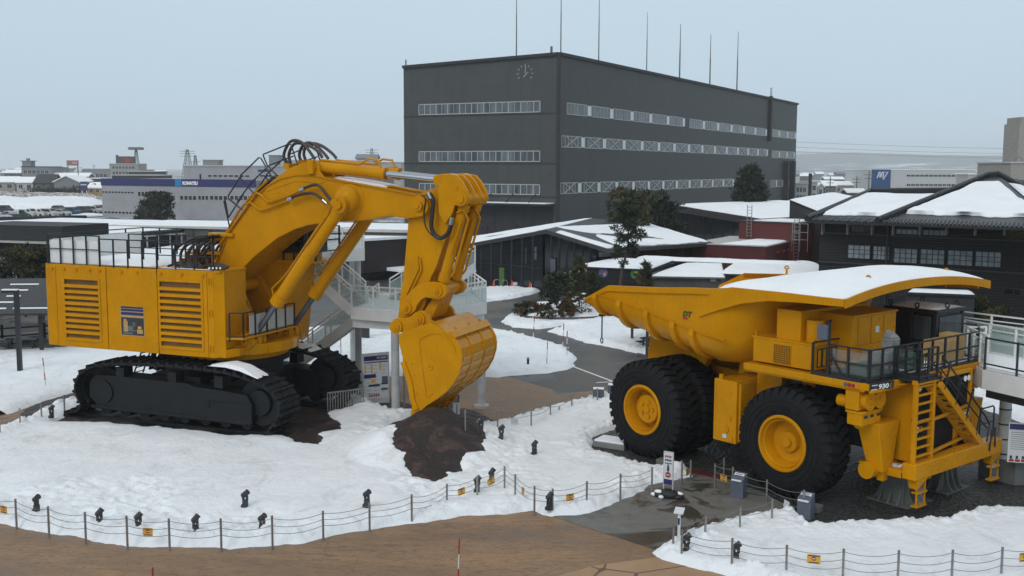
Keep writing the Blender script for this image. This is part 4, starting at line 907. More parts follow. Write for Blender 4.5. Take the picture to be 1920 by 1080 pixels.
 e = MB(); e.box(5.5, 9.9, -1.6, 1.6, 2.2, 4.2); e.box(7.0, 9.6, -2.4, 2.4, 1.9, 2.6); e.box(4.6, 7.2, -2.6, 2.6, 3.2, 4.2); e.build('engine_block', K, root)
 hc = MB()
 for y in (-1.9, 1.9):
  hc.cyl((3.0, y, 2.0), (3.4, y, 4.5), .34, 24); hc.cyl((3.4, y, 4.4), (3.5, y, 5.0), .24, 20)
 hc.each('hoist_cylinder', Y, root)
 pv = MB()
 for y in (-1.75, 1.4): pv.plate([(-2.1, 3.4), (-1.4, 2.4), (.5, 2.6), (1.2, 3.9), (1.6, 4.8), (-1.2, 5.0), (-2.0, 4.4)], y, y+.35)
 pv.each('body_pivot_bracket', Y, root, .03)
 sus = MB()
 for y in (-2.4, 2.4): sus.cyl((6.7, y, 2.0), (6.5, y, 4.1), .35, 24)
 sus.each('suspension_strut', Y, root)
 # ---- side tank box
 tk = MB(); tk.box(3.34, 4.4, -3.9, -1.4, 1.36, 3.66, Y); tk.box(4.4, 4.5, -3.8, -1.4, 1.45, 3.6, Y); tk.box(4.5, 5.6, -2.9, -1.3, 2.9, 4.1, Y)
 tank = tk.build('hydraulic_tank', Y, root, .025)
 td = MB(); td.box(3.42, 3.46, -3.915, -3.899, 1.5, 3.5); td.box(4.02, 4.16, -3.93, -3.9, 3.15, 3.25); td.box(4.05, 4.17, -3.94, -3.9, 2.2, 2.36)
 td.cyl((3.9, -3.95, 1.85), (3.9, -3.9, 1.85), .17, 24); td.cyl((3.9, -3.97, 1.85), (3.9, -3.9, 1.85), .10, 20); td.box(4.08, 4.26, -3.93, -3.9, 1.42, 1.62); td.cyl((3.55, -3.75, 3.66), (3.55, -3.75, 3.82), .09, 16); td.cyl((4.3, -2.5, 3.66), (4.3, -2.5, 3.9), .05, 12)
 td.each('tank_fitting', Y, tank, .01)
 td = MB(); td.box(3.8, 3.98, -3.915, -3.9, 1.52, 1.68); td.build('tank_label', M['white_sign'], tank)
 # ---- dump body
 st = [(-3.3, 4.25, 5.98, 5.95, 5.72, 3.9), (-2.62, 4.25, 6.27, 6.24, 5.42, 3.5), (-1.9, 4.25, 6.63, 6.18, 5.2, 3.4), (-.76, 4.25, 6.70, 6.02, 4.93, 3.3), (.9, 4.25, 6.80, 5.72, 4.62, 3.2), (2.45, 4.25, 6.93, 5.42, 4.36, 3.1), (3.3, 4.25, 6.98, 5.28, 4.22, 3.0), (4.1, 4.22, 7.05, 5.2, 4.15, 2.9), (4.7, 4.05, 7.08, 5.2, 4.16, 2.7), (5.2, 3.7, 7.1, 5.22, 4.2, 2.4), (5.6, 3.1, 7.1, 5.25, 4.25, 2.0), (5.85, 2.2, 7.1, 5.3, 4.3, 1.4), (5.95, 1.0, 7.1, 5.3, 4.3, .7), (5.97, 0, 7.1, 5.3, 4.3, 0)]
 def section(x, hw, zT, zK, zB, yB, off=0.0, n=9):
  pts = [(hw+off, zT), (hw+off, (zT+zK)/2), (hw+off, zK)]
  for k in range(1, n+1):
   a = k/n*math.pi/2; pts.append((yB+(hw-yB)*math.cos(a)+off*math.cos(a), zB+(zK-zB)*(1-math.sin(a))-off*math.sin(a)))
  pts.append((0, zB-.12-off)); return pts
 def xs(x, z): return x-(max(0, 7.1-z)*.34 if x > 4.3 else max(0, 7.1-z)*.34*sstep(3.0, 4.3, x))
 bm_ = MB()
 for sg in (-1, 1):
  rows = [[(float(xs(x, z)), sg*y, z) for y, z in section(x, hw, zT, zK, zB, yB)] for x, hw, zT, zK, zB, yB in st]
  m = len(rows[0]); vs_ = [p for r_ in rows for p in r_]
  bm_.add(vs_, [(i*m+j, (i+1)*m+j, (i+1)*m+j+1, i*m+j+1) for i in range(len(rows)-1) for j in range(m-1)], None, True)
  inn = [(p[0], p[1]-sg*.09*(1 if abs(p[1]) > .1 else 0), p[2]+(.07 if k % m > 2 else 0)) for k, p in enumerate(vs_)]
  bm_.add(inn, [(i*m+j, (i+1)*m+j, (i+1)*m+j+1, i*m+j+1) for i in range(len(rows)-1) for j in range(m-1)], None, True)
  for i in range(7): a = st[i]; b = st[i+1]; bm_.hexa([(a[0], sg*4.16, a[2]-.2), (b[0], sg*4.16, b[2]-.2), (b[0], sg*4.33, b[2]-.2), (a[0], sg*4.33, a[2]-.2)], [(a[0], sg*4.16, a[2]+.02), (b[0], sg*4.16, b[2]+.02), (b[0], sg*4.33, b[2]+.02), (a[0], sg*4.33, a[2]+.02)]) if i >= 2 else None
  for i in range(7): a = st[i]; b = st[i+1]; bm_.bar((a[0], sg*4.27, a[3]), (b[0], sg*4.27, b[3]), .07, .05)
  bm_.hexa([(st[0][0], sg*4.2, 5.9), (st[2][0], sg*4.2, 6.45), (st[2][0], sg*4.31, 6.45), (st[0][0], sg*4.31, 5.9)], [(st[0][0], sg*4.2, 6.0), (st[2][0], sg*4.2, 6.66), (st[2][0], sg*4.31, 6.66), (st[0][0], sg*4.31, 6.0)])
 body = bm_.build('dump_body', Y, root)
 for sg in (-1, 1):
  for a in (1117.6, 1162, 1213.5, 1263, 1299):
   if sg < 0: x = float(TR.loc(a, 560+(a-1117)*.36, y=-4.25)[0])
   X = x if sg < 0 else x
   xx = [s_[0] for s_ in st]
   hw, zT, zK, zB, yB = [float(np.interp(x, xx, [s_[k] for s_ in st])) for k in (1, 2, 3, 4, 5)]
   rb = MB(); S1 = section(x, hw, zT, zK, zB, yB, .0)[2:]; S2 = section(x, hw, zT, zK, zB, yB, .16)[2:]
   S2[0] = (S2[0][0]-.06, S2[0][1])
   for i in range(len(S1)-1):
    rb.hexa([(x-.11, sg*S1[i][0], S1[i][1]), (x+.11, sg*S1[i][0], S1[i][1]), (x+.11, sg*S1[i+1][0], S1[i+1][1]), (x-.11, sg*S1[i+1][0], S1[i+1][1])], [(x-.11, sg*S2[i][0], S2[i][1]), (x+.11, sg*S2[i][0], S2[i][1]), (x+.11, sg*S2[i+1][0], S2[i+1][1]), (x-.11, sg*S2[i+1][0], S2[i+1][1])])
   rb.build('body_rib', Y, body)
 cn = MB(); xa, nx, ny = 3.5, 26, 20
 def fe(y): return 9.16+.047*y
 def ctop(u, y):
  x = xa+(fe(y)-xa)*u
  edge = float(np.interp(x, [3.4, 4.35, 8.96, 9.5], [7.0, 7.12, 7.14, 7.14]))
  return x, edge+.44*(1-(abs(y-.25)/4.5)**2.2)*float(sstep(3.6, 7.5, x))
 g0 = []; 
 for i in range(nx+1):
  for j in range(ny+1):
   y = -4.28+8.56*j/ny; x, z = ctop(i/nx, y); g0.append((x, y, z))
 fs = [(i*(ny+1)+j, (i+1)*(ny+1)+j, (i+1)*(ny+1)+j+1, i*(ny+1)+j+1) for i in range(nx) for j in range(ny)]
 cn.add(g0, fs, None, True); cn.add([(p[0], p[1], p[2]-.12) for p in g0], fs, None, True)
 for j in range(ny):    # front fascia
  a = g0[nx*(ny+1)+j]; b = g0[nx*(ny+1)+j+1]
  cn.hexa([(a[0], a[1], a[2]-.27), (a[0]+.06, a[1], a[2]-.27), (b[0]+.06, b[1], b[2]-.27), (b[0], b[1], b[2]-.27)], [(a[0], a[1], a[2]+.02), (a[0]+.06, a[1], a[2]+.02), (b[0]+.06, b[1], b[2]+.02), (b[0], b[1], b[2]+.02)])
 for k in range(5): y = -3.4+k*1.7; x_, z_ = ctop(.5, y); cn.hexa([(4.5, y-.05, 6.7), (9.0, y-.05, ctop(1, y)[1]-.3), (9.0, y+.05, ctop(1, y)[1]-.3), (4.5, y+.05, 6.7)], [(4.5, y-.05, 6.95), (9.0, y-.05, ctop(1, y)[1]-.1), (9.0, y+.05, ctop(1, y)[1]-.1), (4.5, y+.05, 6.95)])
 fa = [TR.loc(a, b, y=-4.28) for a, b in [(1335.5, 543), (1373, 538.5), (1460, 547), (1559, 558.5), (1585, 561), (1583, 575), (1559, 573), (1500, 567), (1443, 564), (1391, 569), (1347, 582), (1311, 594)]]
 fa = [(q[0], q[2]) for q in fa]
 cn.plate(fa, -4.34, -4.26); cn.plate(fa, 4.26, 4.34)
 canopy = cn.build('canopy', Y, root)
 sn = MB(); nx2, ny2 = 60, 50; vs_ = []
 for i in range(nx2+1):
  for j in range(ny2+1):
   y = -4.22+8.44*j/ny2; u = .03+.965*i/nx2; x, z = ctop(u, y)
   e = min(j, ny2-j)/ny2*8.4; e2 = min(i, (nx2-i)*1.0)/nx2*5.5; ee = min(e, e2)
   h = .26*(1-math.exp(-ee*2.2))*(1+.0*u)+.035*float(fbm(np.array([x]), np.array([y]), .8, 4, 31)[0])*min(1, ee*3)
   vs_.append((x, y, z+h+(.012 if ee > 0 else -.01)))
 sn.add(vs_, [(i*(ny2+1)+j, (i+1)*(ny2+1)+j, (i+1)*(ny2+1)+j+1, i*(ny2+1)+j+1) for i in range(nx2) for j in range(ny2)], None, True)
 sn.build('snow_cover', M['snow_roof'], canopy)
 ly = MB()
 for (a, b, yy) in ((1475, 508, 3.9), (1628, 527, 0), (1774, 513, 3.6)):
  q = TR.loc(a, b, z=7.55); ly.tube([(q[0]+.09*math.cos(t), q[1], q[2]+.08+.11*math.sin(t)) for t in [i*math.pi/5 for i in range(6)]], .03, 6); ly.bar((q[0], q[1], q[2]-.5), (q[0], q[1], q[2]+.1), .06)
 ly.each('lifting_eye', YD, canopy)
 em = MB(); q0 = TR.loc(1280, 597, y=-4.26); q1 = TR.loc(1296, 582, y=-4.26); w_ = q1[0]-q0[0]; h_ = q1[2]-q0[2]
 vs_, fs_, _, _ = text_mb('DT', w_, None, bold=.05)
 em.add([(q0[0]+v[0]+v[1]*.25, -4.265-v[2], q0[2]+.08+v[1]*(h_*.62/ max(.01, max(p[1] for p in vs_)))) for v in vs_], fs_, M['green_box'])
 em.box(q0[0], q0[0]+w_*.6, -4.268, -4.26, q0[2]-.02, q0[2]+.05, M['red'])
 em.build('emblem', None, body)
 ck = MB(); q = TR.loc(1129, 590, y=-3.6); ck.tube([(q[0], -3.6, q[2]-.02), (q[0], -3.6, q[2]-.95)], .03, 6); ck.tube([(q[0]+.07*math.cos(t), -3.6, q[2]-1.08+.12*math.sin(t)) for t in [i*math.pi/4 for i in range(9)]], .025, 6); ck.box(q[0]-.1, q[0]+.1, -3.7, -3.5, q[2]-.06, q[2]+.02)
 ck.build('tail_chain', K, body)
 # ---- deck
 dk = MB(); plan = [(4.9, -4.2), (9.55, -4.2), (9.9, -4.1), (10.05, -3.0), (10.05, 2.95), (9.2, 4.2), (4.9, 4.2)]
 dk.slab(plan, 4.27, 4.5); dk.box(9.85, 10.0, -4.12, 2.9, 4.2, 4.3); dk.box(4.9, 9.7, -4.14, -4.0, 4.2, 4.3)
 deck = dk.build('deck', Y, root, .02)
 el = MB(); el.slab([(7.8, -4.1), (9.6, -4.1), (9.85, -3.9), (9.95, -2.9), (9.95, 2.8), (9.0, 4.1), (7.8, 4.1)], 4.5, 4.56); el.box(7.7, 9.6, -4.16, -4.1, 4.5, 4.62); el.build('deck_edge', K, deck)
 dm = MB(); dm.box(8.3, 9.8, -1.6, 2.6, 4.562, 4.60); dm.build('snow_cover', M['snow_roof'], deck)
 lt = MB()
 for i, (a, mt) in enumerate(((1586, 'blue_gray'), (1594, 'taillight'), (1601, 'taillight'))): q = TR.loc(a, 720+i*.5, y=-4.2); lt.cyl((q[0], -4.24, 4.385), (q[0], -4.19, 4.385), .065, 16, mat=M[mt])
 lt.box(9.28, 9.52, -4.23, -4.19, 4.32, 4.45, M['amber']); lt.box(9.24, 9.56, -4.215, -4.195, 4.29, 4.48, Y)
 lt.build('marker_lights', None, deck)
 sg_ = MB(); sg_.hexa([(9.9, -4.12, 4.26), (10.06, -3.02, 4.26), (10.03, -3.02, 4.26), (9.87, -4.12, 4.26)], [(9.93, -4.12, 4.52), (10.09, -3.02, 4.52), (10.03, -3.02, 4.52), (9.87, -4.12, 4.52)], M['dark_steel'])
 ux = Vector((.16, 1.1, 0)).normalized(); uy = Vector((.03, 0, .26)).normalized(); o0 = Vector((9.925, -4.12, 4.27))
 for k, h0 in enumerate((.03, .10, .17)): 
  a = o0+ux*.02+uy*h0+Vector((.008, 0, 0)); sg_.hexa([a, a+ux*.26, a+ux*.26+uy*.04, a+uy*.04], [a+Vector((.006, 0, 0)), a+ux*.26+Vector((.006, 0, 0)), a+ux*.26+uy*.04+Vector((.006, 0, 0)), a+uy*.04+Vector((.006, 0, 0))], M['white_sign'] if k != 1 else M['navy'])
 text_on(sg_, '930', o0+ux*.34+uy*.04+Vector((.012, 0, 0)), ux, uy, .48, M['lamp_white'], h=.17, bold=.03)
 text_on(sg_, 'E', o0+ux*.88+uy*.04+Vector((.012, 0, 0)), ux, uy, .1, M['steel_post'], h=.15)
 sg_.build('number_plate', None, deck)
 # ---- boxes on deck
 b1 = MB(); b1.box(5.07, 7.62, -3.9, -1.1, 4.56, 5.42); b1.box(5.0, 7.68, -3.93, -1.05, 5.40, 5.46); b1.box(5.9, 7.2, -3.2, -1.8, 5.5, 5.54)
 for x in (5.9, 7.15):
  for y in (-3.2, -1.85): b1.box(x, x+.05, y, y+.05, 5.44, 5.52)
 for x, y in ((5.1, -3.85), (7.5, -3.85), (5.1, -1.3), (7.5, -1.3)): b1.box(x, x+.06, y, y+.16, 5.44, 5.62)
 box1 = b1.build('brake_grid_box', Y, root, .02)
 gr = MB(); gx0, gx1, gz0, gz1 = 5.98, 6.68, 4.63, 5.28
 gr.box(gx0, gx1, -3.91, -3.895, gz0, gz1, K)
 for k in range(11): x = gx0+k*(gx1-gx0)/10; gr.box(x-.007, x+.007, -3.935, -3.91, gz0, gz1, Y)
 for k in range(10): z = gz0+k*(gz1-gz0)/9; gr.box(gx0, gx1, -3.933, -3.91, z-.007, z+.007, Y)
 gr.build('mesh_grille', None, box1)
 gr = MB()
 for k in range(9): y = -3.7+k*.28; gr.box(7.62, 7.68, y, y+.1, 4.7, 5.25)
 gr.box(7.621, 7.64, -3.75, -1.3, 4.66, 5.3, M['dark_steel']); gr.build('vent_louvres', Y, box1)
 ca = MB(); ca.box(6.9, 8.2, -2.62, .05, 4.56, 6.36); ca.box(5.9, 6.9, -3.7, .3, 5.0, 6.5); ca.box(6.8, 8.26, -2.66, .09, 6.34, 6.4); ca.cyl((7.2, -3.3, 5.4), (7.2, -3.3, 6.2), .3, 20)
 cab_ = ca.build('control_cabinet', Y, root, .02)
 for k in range(3):
  d = MB(); y0 = -2.3+k*.78; d.box(8.2, 8.23, y0, y0+.72, 5.35, 6.28); d.box(8.23, 8.25, y0+.6, y0+.66, 5.75, 5.85); dd = d.build('cabinet_door', Y, cab_, .01)
  if k == 1: d = MB(); d.box(8.231, 8.238, y0+.25, y0+.47, 5.7, 5.92); d.build('door_notice', M['white_sign'], dd)
 d = MB(); d.box(8.2, 8.23, -2.3, .02, 4.7, 5.3); d.build('cabinet_door', Y, cab_, .01)
 # ---- cab
 cx0, cx1, cy0, cy1, cz0, cz1 = 6.75, 8.8, 1.72, 3.65, 4.55, 6.28
 c = MB(); c.box(cx0, cx1, cy0, cy1, cz0, cz0+.55); c.box(cx0-.06, cx1+.06, cy0-.06, cy1+.06, cz1-.14, cz1)
 for x in (cx0+.07, (cx0+cx1)/2, cx1-.07):
  for y in (cy0+.07, cy1-.07): c.box(x-.08, x+.08, y-.08, y+.08, cz0+.5, cz1-.1)
 c.box(cx0, cx0+1.0, cy0, cy0+.05, cz0, cz1-.1)
 cb = c.build('cab', K, root, .03)
 c = MB(); c.box(cx0+.05, cx1-.05, cy0+.05, cy1-.05, cz0+.5, cz1-.12); c.build('cab_glass', M['glass_dark'], cb)
 for (b_) in ((cx1-.9, cx1-.2, cy0-.012, cy0-.002, cz0+.62, cz1-.25), (cx0+1.05, cx0+1.12, cy0-.012, cy0-.002, cz0+.6, cz1-.3), (cx1+.002, cx1+.012, cy0+.2, cy1-.2, cz0+.6, cz1-.25)): c = MB(); c.box(*b_); c.build('window_pane', M['glass_band'], cb)
 c = MB(); n_ = 12; vs_ = []
 for i in range(n_):
  for j in range(n_): e = min(i, n_-1-i, j, n_-1-j); vs_.append((cx0+.05+(cx1-cx0-.1)*i/(n_-1), cy0+.03+(cy1-cy0-.06)*j/(n_-1), cz1-.01+(.1*(1-math.exp(-e*.8)))))
 c.add(vs_, [(i*n_+j, (i+1)*n_+j, (i+1)*n_+j+1, i*n_+j+1) for i in range(n_-1) for j in range(n_-1)], None, True); c.build('snow_cover', M['snow_roof'], cb)
 c = MB()
 for (x, y) in ((6.9, 1.8), (8.0, 1.75), (8.7, 2.6), (8.6, 3.5), (7.2, 3.5)): c.tube([(x+.08*math.cos(t), y, cz1+.12+.09*math.sin(t)) for t in [i*math.pi/4 for i in range(9)]], .028, 6); c.bar((x, y, cz1-.05), (x, y, cz1+.05), .07)
 c.each('lifting_eye', K, cb)
 c = MB(); c.box(7.6, 8.3, cy0-.03, cy0, cz1-.13, cz1-.03); c.build('cab_nameplate', M['taillight'], cb)
 # ---- railings on deck
 def rail(pts, h, name, step=.75, par=deck, r=.034, levels=(1, .5, .12)):
  m = MB()
  for i in range(len(pts)-1):
   a = Vector(pts[i]); b = Vector(pts[i+1]); n = max(1, round((b-a).length/step))
   for f_ in levels: m.bar(a+Vector((0, 0, h*f_)), b+Vector((0, 0, h*f_)), r*1.5)
   for k in range(n+1): p = a+(b-a)*k/n; m.bar(p-Vector((0, 0, .05)), p+Vector((0, 0, h)), r*2, up=(1, 0, 0))
  return m.build(name, K, par)
 zf = 4.56
 rail([(8.3, -4.1, zf), (9.82, -4.1, zf)], 1.02, 'deck_railing', .8)
 rail([(9.85, -4.08, zf), (9.93, -1.4, zf)], 1.02, 'deck_railing', .7)
 rail([(9.93, -1.3, zf), (9.93, 2.8, zf)], 1.02, 'deck_railing', .8)
 rail([(9.93, 2.8, zf), (9.1, 4.1, zf), (8.2, 4.1, zf)], 1.02, 'deck_railing', .9)
 rail([(7.7, -1.0, zf), (7.7, -4.1, zf)], 1.0, 'deck_railing', 1.5, levels=(1,))
 p_ = MB(); p_.box(9.80, 9.82, -4.0, -1.5, zf+.05, zf+.9); p_.box(8.4, 9.75, -4.06, -4.05, zf+.05, zf+.9); p_.build('clear_screen', M['plastic_clear'], deck)
 mr = MB(); mr.tube([(8.35, -4.15, zf), (8.35, -4.15, 6.3), (8.3, -4.0, 6.36), (8.1, -3.9, 6.3)], .045, 8); mr.bar((8.35, -4.15, 5.4), (8.9, -4.1, zf), .06); mr.bar((8.35, -4.15, 6.0), (8.2, -4.25, 6.0), .04)
 mi = mr.build('mirror_stand', K, root); m = MB(); m.box(8.0, 8.38, -4.36, -4.22, 5.75, 6.25); m.build('mirror', M['blue_gray'], mi, .03)
 # ---- radiator shroud, grille
 gy0, gy1, gz0, gz1, gx = -2.02, 1.68, 1.68, 4.3, 10.2
 sh = MB(); sh.box(8.9, gx-.02, -1.98, -1.9, gz0-.05, 4.27); sh.box(8.9, gx-.02, 1.6, 1.68, gz0-.05, 4.27)
 sh.box(gx-.1, gx+.06, gy0, gy0+.1, gz0-.1, gz1); sh.box(gx-.1, gx+.06, gy1-.1, gy1, gz0-.1, gz1); sh.box(gx-.1, gx+.05, gy0, gy1, gz1-.02, gz1+.12); sh.box(gx-.1, gx+.05, gy0, gy1, gz0-.12, gz0)
 sh.box(gx-.04, gx+.1, gy0+.1, gy1-.1, 2.92, 3.0)
 sh.hexa([(9.7, -3.0, 4.3), (10.25, -2.6, 4.36), (10.25, -1.9, 4.36), (9.7, -1.9, 4.3)], [(9.7, -3.0, 4.33), (10.25, -2.6, 4.39), (10.25, -1.9, 4.39), (9.7, -1.9, 4.33)])
 shr = sh.build('radiator_shroud', Y, root, .015)
 g = MB(); g.box(gx-.2, gx-.06, gy0+.05, gy1-.05, gz0, gz1); 
 for k in range(36): y = gy0+.12+k*(gy1-gy0-.24)/35; g.box(gx-.06, gx-.04, y-.012, y+.012, gz0, gz1)
 g.build('radiator_grille', K, shr)
 hl = MB()
 for (y, z) in ((-1.75, 4.15), (-1.72, 2.78), (-1.5, 2.78), (1.2, 4.15), (1.42, 4.15), (1.1, 2.9), (1.32, 2.9)): pass
 for (ya_, z) in ((-1.75, 4.12), (-1.78, 2.72), (1.18, 4.1), (1.42, 4.1), (1.2, 2.85), (1.42, 2.85)):
  h_ = MB(); h_.cyl((gx-.04, ya_, z), (gx+.06, ya_, z), .12, 20, mat=K); h_.cyl((gx+.06, ya_, z), (gx+.075, ya_, z), .10, 20, mat=M['lamp_white']); h_.build('headlight', None, shr)
 h_ = MB(); h_.cyl((gx-.04, -1.55, 2.72), (gx+.07, -1.55, 2.72), .1, 20); h_.build('turn_signal', M['amber'], shr)
 # ---- air cleaners, both sides
 for sg in (-1, 1):
  a = MB(); yc = sg*3.35
  a.box(9.0, 9.5, yc-.75, yc+.15, 3.55, 4.2) if sg < 0 else a.box(8.6, 9.3, 2.1, 3.2, 3.5, 4.2)
  ys = (-3.72, -3.16) if sg < 0 else (2.4, 2.95)
  for y in ys: a.cyl((9.2, y, 3.86), (9.68, y, 3.86), .29, 28); a.cyl((9.68, y, 3.86), (9.71, y, 3.86), .31, 28); a.cyl((9.71, y, 3.86), (9.76, y, 3.86), .08, 12)
  a.cyl((8.6, ys[0]-.1, 3.75), (9.1, ys[0]-.1, 3.75), .2, 16)
  a.box(9.05, 9.6, ys[0]-.32, ys[1]+.22, 3.05, 3.5); a.box(9.0, 9.64, ys[0]-.36, ys[1]+.26, 3.44, 3.52)
  for y in ys: a.cyl((9.3, y, 3.05), (9.3, y, 2.9), .22, 20, .1)
  ac = a.build('air_cleaner', Y, root, .02)
  a = MB()
  for y in (ys[0]-.2, ys[0]+.15, ys[1]-.02): a.box(9.6, 9.606, y, y+.22, 3.28, 3.38)
  a.build('air_cleaner_vent', M['dark_steel'], ac)
 # ---- front leg, bumper
 lg = MB()
 for sg in (-1, 1):
  y = -2.95 if sg < 0 else 2.7
  ya, yb = (-3.1, -2.55) if sg < 0 else (2.5, 3.0)
  lg.hexa([(9.3, ya, 1.4), (9.85, ya, 1.4), (9.85, yb, 1.4), (9.3, yb, 1.4)], [(8.95, ya-.25, 3.05), (9.8, ya-.25, 3.05), (9.8, yb+.45, 3.05), (8.95, yb+.45, 3.05)])
 lg.each('front_upright', Y, root, .03)
 tb = MB(); tb.cyl((9.35, -3.3, 1.42), (9.35, 3.0, 1.42), .29, 32); tb.build('cross_tube', Y, root)
 bp = MB(); bp.slab([(8.7, -2.75), (10.5, -2.75), (10.5, 2.95), (8.7, 2.95)], 1.42, 1.52); bp.box(10.35, 10.82, -2.78, 2.98, 1.28, 1.82)
 bp.box(9.3, 10.3, -2.75, -2.6, 1.25, 1.5); bp.box(9.5, 9.75, -2.9, -2.6, 1.05, 1.5)
 for y in (-1.6, 1.2): bp.cyl((10.55, y-.06, 1.22), (10.55, y+.06, 1.22), .14, 20)
 bmp = bp.build('bumper', Y, root, .03)
 bs = MB(); bs.box(9.9, 10.32, -1.9, .4, 1.53, 1.56); bs.box(9.9, 10.32, .7, 2.3, 1.53, 1.56); bs.box(9.6, 9.95, -2.5, -2.2, 1.53, 1.56); bs.box(9.9, 10.1, -2.45, -2.15, 1.53, 1.56); bs.each('snow_patch', M['snow_roof'], bmp)
 ld = MB(); lx = 10.62; q1 = TR.loc(1719, 712, x=lx); q2 = TR.loc(1751, 712, x=lx); ya_, yb_ = q1[1], q2[1]
 for y in (ya_, yb_): ld.box(lx-.07, lx+.07, y-.06, y+.06, 1.8, 4.5)
 for k in range(9): z = 2.0+k*.29; ld.box(lx-.05, lx+.05, ya_, yb_, z-.03, z+.03)
 for z in (2.0, 3.1, 4.35): ld.bar((lx, yb_, z), (gx, 1.6, z), .09, .09) if z < 4 else None; ld.bar((lx, ya_, z), (gx, gy0, z), .08)
 ld.box(lx-.1, lx+.1, ya_-.1, -1.1, 4.4, 4.55)
 ld.build('front_ladder', Y, root, .01)
 sr = MB(); s0 = Vector((lx+.02, -1.45, 4.35)); s1 = Vector((lx+.02, 1.55, 1.84)); dx = .62
 sr.bar(s0+Vector((.12, 0, 0)), s1+Vector((.12, 0, 0)), .07, .24); sr.bar(s0+Vector((-.42, 0, 0)), s1+Vector((-.42, 0, 0)), .07, .24)
 for k in range(10): p = s0+(s1-s0)*(k+.6)/10.4; sr.box(p.x-.42, p.x+.12, p.y-.14, p.y+.14, p.z-.025, p.z+.02)
 str_ = sr.build('access_stairs', Y, root, .008)
 hr = MB(); up = Vector((0, .16, .95))
 hr.tube([s0+Vector((.14, .05, .05)), s0+Vector((.14, .1, .9)), s1+Vector((.14, .15, .95)), s1+Vector((.14, .5, .6)), s1+Vector((.14, .35, .0))], .032, 6)
 hr.tube([s0+Vector((.14, .05, .45)), s1+Vector((.14, .3, .5))], .028, 6)
 hr.tube([s0+Vector((-.44, .05, .0)), s0+Vector((-.44, .1, .9)), s1+Vector((-.44, .15, .95)), s1+Vector((-.44, .4, .1))], .03, 6)
 for f_ in (.1, .35, .6, .85): p = s0+(s1-s0)*f_; hr.bar(p+Vector((.14, 0, 0)), p+Vector((.14, .35, .92)), .05, up=(1, 0, 0))
 hr.build('stair_handrail', K, str_)
 rail([(lx+.1, ya_-.05, 4.56), (lx+.1, -1.55, 4.56)], 1.0, 'landing_railing', .5, root)
 rail([(9.95, ya_-.05, 4.56), (lx+.1, ya_-.05, 4.56)], 1.0, 'landing_railing', .7, root)
 lp = MB(); lp.box(9.95, lx+.12, ya_-.08, -1.2, 4.48, 4.56); lp.build('landing_platform', K, root)
 r_ = MB(); r_.tube([(10.5, 1.9, 1.82), (10.5, 1.9, 2.9), (10.5, 2.0, 2.95), (10.5, 2.8, 2.95), (10.5, 2.88, 2.88), (10.5, 2.88, 1.82)], .03, 6); r_.bar((10.5, 1.9, 2.4), (10.5, 2.88, 2.4), .045); r_.tube([(10.84, 2.0, 1.5), (10.9, 2.0, 2.3), (10.86, 2.3, 2.3), (10.86, 2.35, 1.6)], .03, 6); r_.build('bumper_handrail', K, bmp)
 for y in (-2.55, 2.35):
  s_ = MB(); s_.hexa([(10.5, y, .95), (10.75, y, .95), (10.75, y+.12, .95), (10.5, y+.12, .95)], [(10.45, y-.05, 1.3), (10.8, y-.05, 1.3), (10.8, y+.7, 1.3), (10.45, y+.7, 1.3)])
  for yy in (y+.08, y+.58): s_.bar((10.72, yy, 1.3), (10.72, yy, .32), .045, up=(1, 0, 0))
  for z in (.34, .8): s_.box(10.55, 10.78, y+.04, y+.64, z-.02, z+.03)
  s_.box(10.70, 10.705, y+.1, y+.56, .38, 1.25, M['plastic_clear'])
  s_.build('folding_step', Y, bmp)
 # ---- gear and covers standing on deck: separate things handled outside
 return root
truck_build()
def on_truck(name, build, label, cat, group=None):
 e = empty(name, tuple(TR.o), -rad(TR.deg), label, cat, group); build(e); return e
def _w(e):
 m = MB(); m.box(9.15, 9.55, -2.35, -1.85, 4.95, 5.75); m.hexa([(9.15, -2.35, 5.75), (9.55, -2.35, 5.75), (9.55, -1.85, 5.75), (9.15, -1.85, 5.75)], [(9.2, -2.2, 6.0), (9.3, -2.2, 6.05), (9.35, -2.0, 5.95), (9.2, -2.0, 5.98)]); m.box(9.05, 9.6, -2.75, -2.3, 4.9, 5.35)
 o = m.build('plastic_cover', M['plastic_wrap'], e, .05)
 m = MB()
 for x in (9.2, 9.5):
  for y in (-2.3, -1.9): m.bar((x, y, 4.6), (x, y, 4.97), .04)
 m.bar((9.2, -2.3, 4.6), (9.5, -1.9, 4.95), .025); m.build('stand_leg', M['black_metal'], e)
on_truck('wrapped_armchair', _w, 'clear plastic wrapped operator chair standing on the front deck of the dump truck', 'wrapped chair')
def _g(e):
 m = MB(); m.slab([(8.35, -3.9), (9.6, -3.9), (9.75, -3.6), (9.75, -2.6), (8.35, -2.6)], 4.565, 4.6); m.build('mat', M['green_box'], e)
 m = MB(); m.box(8.6, 9.3, -3.6, -2.95, 4.6, 4.95); m.build('crate_body', M['green_box'], e, .03)
on_truck('green_crate', _g, 'dark green crate on a green mat at the near front corner of the truck deck', 'crate')
def _g2(e):
 m = MB(); m.box(9.1, 9.6, -1.4, -.4, 4.6, 5.0); m.build('crate_body', M['green_box'], e, .03); m = MB(); m.box(9.08, 9.62, -1.42, -.38, 5.0, 5.05); m.build('lid', M['green_box'], e)
on_truck('green_crate', _g2, 'dark green lidded crate on the truck deck just right of the wrapped chair', 'crate')
def _b(e):
 m = MB(); m.box(8.9, 9.6, .7, 1.7, 4.61, 5.35); m.build('crate_body', M['timber_tan'], e, .02)
 m = MB(); m.box(8.9, 9.6, 1.72, 2.3, 4.61, 5.5); m.build('crate_lid', M['timber_tan'], e, .02)
on_truck('tan_crate', _b, 'pair of tan boxes on the truck deck in front of the cab', 'crate')
